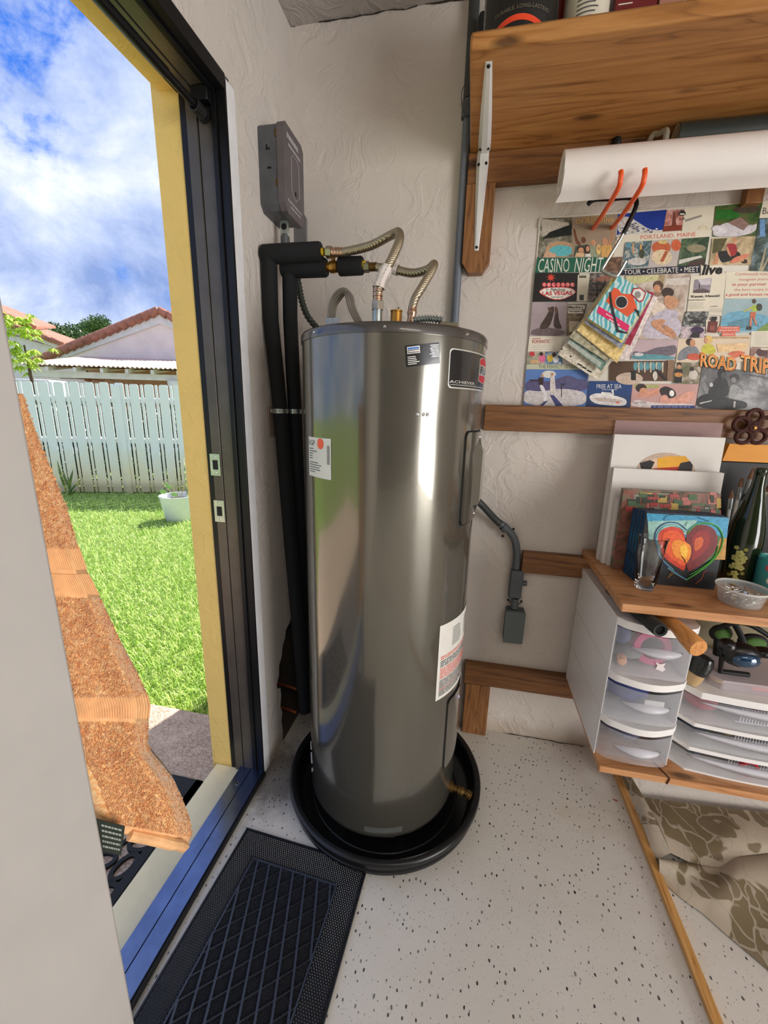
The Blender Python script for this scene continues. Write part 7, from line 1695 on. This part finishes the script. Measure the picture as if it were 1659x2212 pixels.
for q in range(3): tag(MB().tube([(1.50+.03*q, -.388, ZL+h2_+.020+.012*q), (1.62, -.386, ZL+h2_+.022+.012*q)], .0028, 6).build('glass_stick', mat('pale_glass_stick', (214, 222, 216), .2)), 'pale shiny stick lying in the middle wide drawer, '+('lowest', 'middle', 'uppermost')[q]+' of three', 'stick', 'sticks in the middle wide drawer')

# ------------------------------------------------------------------ things lying on the drawers
LZ = .7725
hh = thing('hammer_handle', 'black rubber tube end poking out over the tall drawer tower', 'handle', (1.12, -.35, LZ))
hh.name = 'black_tube'; hh['category'] = 'tube'
BT = mat('black_rubber_grip', (34, 38, 36), .55, var=.1)
MB().lathe([(.012, .06), (.012, .0015), (.0170, 0), (.0182, .003), (.0182, .16), (.017, .24)], (1.139, -.495, .7912), 28, axis=(-.05, .3, 0.0)).build('tube', BT, hh, sharp=50)
MB().lathe([(0, .008), (.0125, .008)], (1.139, -.495, .7912), 24, axis=(-.05, .3, 0)).build('hollow_end', GAP, hh)
wd_ = thing('hammer', 'turned wooden hammer handle poking out over the drawer tower', 'handle', (1.19, -.40, LZ))
P = [Vector((1.2075, -.532, .7745)), Vector((1.2065, -.528, .775)), Vector((1.199, -.50, .7815)), Vector((1.190, -.462, .7895)), Vector((1.150, -.30, .7895)), Vector((1.12, -.15, .7895))]
MB().tube(P, [.0205, .0225, .0215, .0168, .0162, .0160], 24).build('handle', wood('handle_wood', (150, 84, 34), (206, 136, 66), (222, 158, 90), 'Y', 1.5, .35, knots=False, bump=.05), wd_, sharp=50)
U2 = .5775
kz = thing('clear_case', 'clear flat plastic case with a hinged lid on the wide drawer unit', 'case', (1.47, -.31, U2))
CLP = mat('clear_case_plastic', (224, 214, 220), .15, alpha=.45, var=0)
m_ = MB(); m_.prism([(1.350, -.355, U2), (1.372, -.378, U2), (1.66, -.378, U2), (1.66, -.23, U2), (1.350, -.23, U2)], (0, 0, .026)); m_.build('case_body', CLP, kz, bevel=.003)
m_ = MB(); m_.prism([(1.346, -.357, U2+.0265), (1.370, -.382, U2+.0265), (1.66, -.382, U2+.0265), (1.66, -.226, U2+.0265), (1.346, -.226, U2+.0265)], (0, 0, .006)); m_.build('case_lid', CLP, kz, bevel=.002)
tag(MB().box((1.45, -.368, U2+.0062), (1.60, -.35, U2+.0162)).build('craft_rod', flat((206, 90, 60))), 'coral strip inside the clear case', 'strip')
blob('beads', 'pale yellow beads heap in the corner of the clear case', 'beads', (1.378, -.345, U2+.011), (.018, .014, .008), mat('cream_beads', (226, 200, 140), .5))
# goggles with blue lens
gg = thing('goggles', 'black goggles with a glossy blue round lens lying on the clear case', 'goggles', (1.37, -.36, .611))
c_ = ony(1606, 1420, -.385)
gb2 = MB(); gb2.ball(c_+Vector((0, .012, 0)), (.047, .026, .034), 28, 16); gb2.ball(c_+Vector((-.034, .016, .020)), (.022, .020, .020), 20, 12); gb2.ball(c_+Vector((.055, .018, .012)), (.03, .02, .014), 20, 12)
gb2.build('frame', mat('black_gloss_rubber', (16, 16, 18), .3), gg)
MB().ball(c_+Vector((.004, -.004, -.004)), (.034, .018, .022), 28, 16).build('lens', mat('blue_mirror_lens', (14, 60, 92), .05, .4, var=0, coat=1), gg)
MB().tube([c_+Vector((.045, .005, .014)), c_+Vector((.075, .01, .008)), c_+Vector((.12, .02, .018))], .008, 10).build('strap', RUB, gg)
MB().tube([c_+Vector((-.03, .03, -.02)), (c_.x-.02, c_.y+.04, .615), (c_.x+.05, c_.y+.04, .615)], .007, 8).build('lower_strap', RUB, gg)
# respirator with green patches
rm = thing('work_mask', 'black and green strapped work mask behind the goggles', 'mask', (1.42, -.25, .61))
GRP = mat('leaf_green_fabric', (78, 118, 56), .8, var=.1)
a = ony(1562, 1372, -.265); b = ony(1632, 1392, -.265)
for c2, rx in ((a, .030), (b, .040)):
    m_ = MB(); m_.ball(c2+Vector((0, .012, 0)), (rx, .014, .027), 24, 12); m_.build('frame', RUB, rm)
    m_ = MB(); m_.ball(c2+Vector((.0, .002, .002)), (rx*.72, .010, .018), 20, 12); m_.build('green_patch', GRP, rm)
MB().tube(spline([a+Vector((-.02, 0, .02)), ony(1590, 1345, -.28), ony(1625, 1352, -.29), ony(1670, 1380, -.30)], 6), [.007]*19, 10).build('strap', RUB, rm)
MB().tube(spline([ony(1585, 1345, -.275), ony(1600, 1372, -.285), ony(1612, 1405, -.285)], 5), .008, 10).build('strap', RUB, rm)
MB().tube([(a.x, a.y+.015, a.z-.015), (a.x+.01, a.y+.02, .612)], .012, 10).build('breathing_tube', RUB, rm)
tag(MB().prism([(1.30, -.20, U2), (1.34, -.20, U2), (1.34, -.10, U2), (1.30, -.10, U2)], (0, 0, .12)).build('green_carton', mat('dull_green_card', (60, 84, 66), .6)), 'dull green carton behind the tower corner', 'box')
tag(MB().box((1.35, -.16, U2), (1.66, -.04, U2+.17)).build('beige_bag', mat('beige_bag', (150, 140, 110), .6, var=.15, vscale=10), bevel=.02), 'beige wrapped bundle under the work shelf behind the mask', 'bundle')
# small bottle with black wrap lying against the tower
jr = thing('wrapped_bottle', 'small tan jar with black wrapped lid beside the tall tower', 'jar', (1.30, -.37, U2))
p = Vector((1.298, -.372, U2+.0)); d = Vector((.25, .0, 1)).normalized()
MB().lathe([(0, .004), (.014, .004), (.019, .02), (.021, .045)], p, 20, axis=d).build('jar_body', mat('tan_jar', (190, 160, 116), .5), jr)
MB().lathe([(.021, .040), (.025, .045), (.026, .075), (.020, .092), (0, .098)], p, 18, axis=d).build('black_wrap', mat('black_film_gloss', (26, 28, 28), .18, bump=.8, bscale=40), jr)

# ================================================================== UNDER THE LOW SHELF
tag(MB().box((1.286, -.200, 0), (2.2, -.186, .135)).build('painted_board', WALLW, bevel=.003), 'rough white painted board standing under the low shelf', 'board')
STR = wood('floor_batten_pine', (150, 98, 44), (206, 152, 84), (220, 172, 106), 'Y', 1.1, .5, knots=False)
tag(MB().prism([(1.263, -.105, 0), (1.284, -.105, 0), (1.280, -1.35, 0), (1.258, -1.35, 0)][::-1], (0, 0, .016)).build('floor_batten', STR, bevel=.0015), 'thin pine batten lying on the floor along the shelf end', 'wooden batten')
def floral():
    m, t, b = newmat('floral_fabric'); oc = t.node('ShaderNodeTexCoord').outputs['Object']
    wv = t.node('ShaderNodeTexNoise'); wv.inputs['Scale'].default_value = 9; wv.inputs['Detail'].default_value = 2; t.link(oc, wv.inputs['Vector'])
    off = t.node('ShaderNodeVectorMath', operation='SCALE'); t.link(wv.outputs['Color'], off.inputs[0]); off.inputs['Scale'].default_value = .16
    ad = t.node('ShaderNodeVectorMath', operation='ADD'); t.link(oc, ad.inputs[0]); t.link(off.outputs[0], ad.inputs[1])
    v = t.node('ShaderNodeTexVoronoi'); v.feature = 'SMOOTH_F1'; v.inputs['Scale'].default_value = 9; v.inputs['Smoothness'].default_value = .25; t.link(t.mapping(ad.outputs[0], (1, 1.7, 1), (0, 0, .7)), v.inputs['Vector'])
    v2 = t.node('ShaderNodeTexVoronoi'); v2.feature = 'DISTANCE_TO_EDGE'; v2.inputs['Scale'].default_value = 11; t.link(t.mapping(ad.outputs[0], (1.6, 1, 1), (0, 0, -.5), (.3, .1, 0)), v2.inputs['Vector'])
    leaf = t.ramp(v.outputs['Distance'], [(.30, G(1)), (.33, G(0))]); vein = t.ramp(v2.outputs['Distance'], [(.03, G(1)), (.045, G(0))])
    big = t.ramp(t.noise(ad.outputs[0], 6, 1, .4), [(.50, G(0)), (.515, G(1))])
    col = t.mix(big, c4((186, 174, 154)), c4((122, 108, 80))); col = t.mix(leaf, col, c4((128, 114, 90))); col = t.mix(t.math('MULTIPLY', vein, .8), col, c4((176, 166, 148)))
    t.link(col, b.inputs['Base Color']); b.inputs['Roughness'].default_value = .8
    bn = t.node('ShaderNodeBump'); bn.inputs['Strength'].default_value = .2; bn.inputs['Distance'].default_value = .001; t.link(t.noise(oc, 300, 2, .5), bn.inputs['Height']); t.link(bn.outputs[0], b.inputs['Normal'])
    return m
FLO = floral()
fab = thing('floral_cushion', 'folded beige and olive floral fabric lying under the low shelf', 'fabric', (1.45, -.38, 0))
def lerpline(pts, s):
    n = len(pts)-1; k = min(int(s*n), n-1); return pts[k].lerp(pts[k+1], s*n-k)
top = [ony(1386, 1722, -.222), ony(1470, 1732, -.222), ony(1560, 1743, -.222), ony(1700, 1760, -.222), ony(1900, 1790, -.222)]
ridge = [onz(1449, 1843, .030), onz(1500, 1868, .020), onz(1560, 1874, .016), onz(1595, 1850, .03), onz(1700, 1838, .035), onz(1900, 1800, .035)]
low0 = [p+Vector((0, -.004, .0)) for p in ridge]
low0[0] = onz(1420, 1862, .012)
hem = [onz(1424, 1897, .004), onz(1470, 1940, .004), onz(1520, 1975, .004), onz(1570, 2020, .004), onz(1665, 2100, .004), onz(1800, 2230, .004)]
def sheet(A, B, nm, mid, nu=40, nv=16, mi=0):
    m_ = MB(); vs = []
    for i in range(nv+1):
        for j in range(nu+1):
            s_ = j/nu; t = i/nv; a = lerpline(A, s_); b = lerpline(B, s_); p = a.lerp(b, t); p = p+mid(s_, t); vs.append(p)
    w_ = nu+1; m_.add(vs, [(i*w_+j, (i+1)*w_+j, (i+1)*w_+j+1, i*w_+j+1) for i in range(nv) for j in range(nu)], 0, True)
    return m_.build(nm, FLO, fab, sharp=180)
sheet(top, ridge, 'upper_fold', lambda s, t: Vector((0, -.02*math.sin(PI*t)*math.sin(PI*(.15+.8*s)), .012*math.sin(PI*t)+.003*math.sin(s*14+t*3)*math.sin(PI*t))))
sheet([p+Vector((0, .012, -.008)) for p in low0], hem, 'lower_fold', lambda s, t: Vector((0, 0, .030*math.sin(PI*min(1, t*1.0))**.7*(1-t*.3)+.006*math.sin(s*11+t*4)*math.sin(PI*t)-.0)))
sheet(hem, [p+Vector((.02, .03, -.003)) for p in hem], 'hem_turn', lambda s, t: Vector((0, 0, 0)), 40, 2)
lf = [ony(1345, 1683, -.200), onz(1380, 1765, .05), onz(1416, 1862, .004)]; rt_ = [ony(1364, 1678, -.215), ony(1386, 1722, -.225), onz(1449, 1843, .031)]
sheet([lf[0], rt_[0]], [lf[2], rt_[2]], 'side_roll', lambda s, t: Vector((-.004*math.sin(PI*s), -.006*math.sin(PI*t), .010*math.sin(PI*s)*(1-t)+.012*math.sin(PI*t))), 10, 14)
m_ = MB(); vs = []
for j in range(21): p = lerpline(top, j/20); vs += [p+Vector((0, -.002, .001)), p+Vector((0, -.012, -.012))]
m_.add(vs, [(2*j, 2*j+1, 2*j+3, 2*j+2) for j in range(20)], 0, True); m_.build('grey_binding', mat('grey_binding', (130, 124, 114), .7, bump=.3, bscale=200), fab)
m_ = MB(); vs = []
for j in range(21): p = lerpline(top, j/20); vs += [p+Vector((0, -.0125, -.0115)), p+Vector((0, -.017, -.017))]
m_.add(vs, [(2*j, 2*j+1, 2*j+3, 2*j+2) for j in range(20)], 0, True); m_.build('olive_band', mat('olive_band', (116, 100, 66), .7), fab)
tag(MB().tube([onz(1325, 1727, .003), onz(1334, 1730, .003)], .0018, 6).build('red_scrap', flat((150, 40, 40))), 'tiny red scrap on the floor beside the batten', 'scrap')
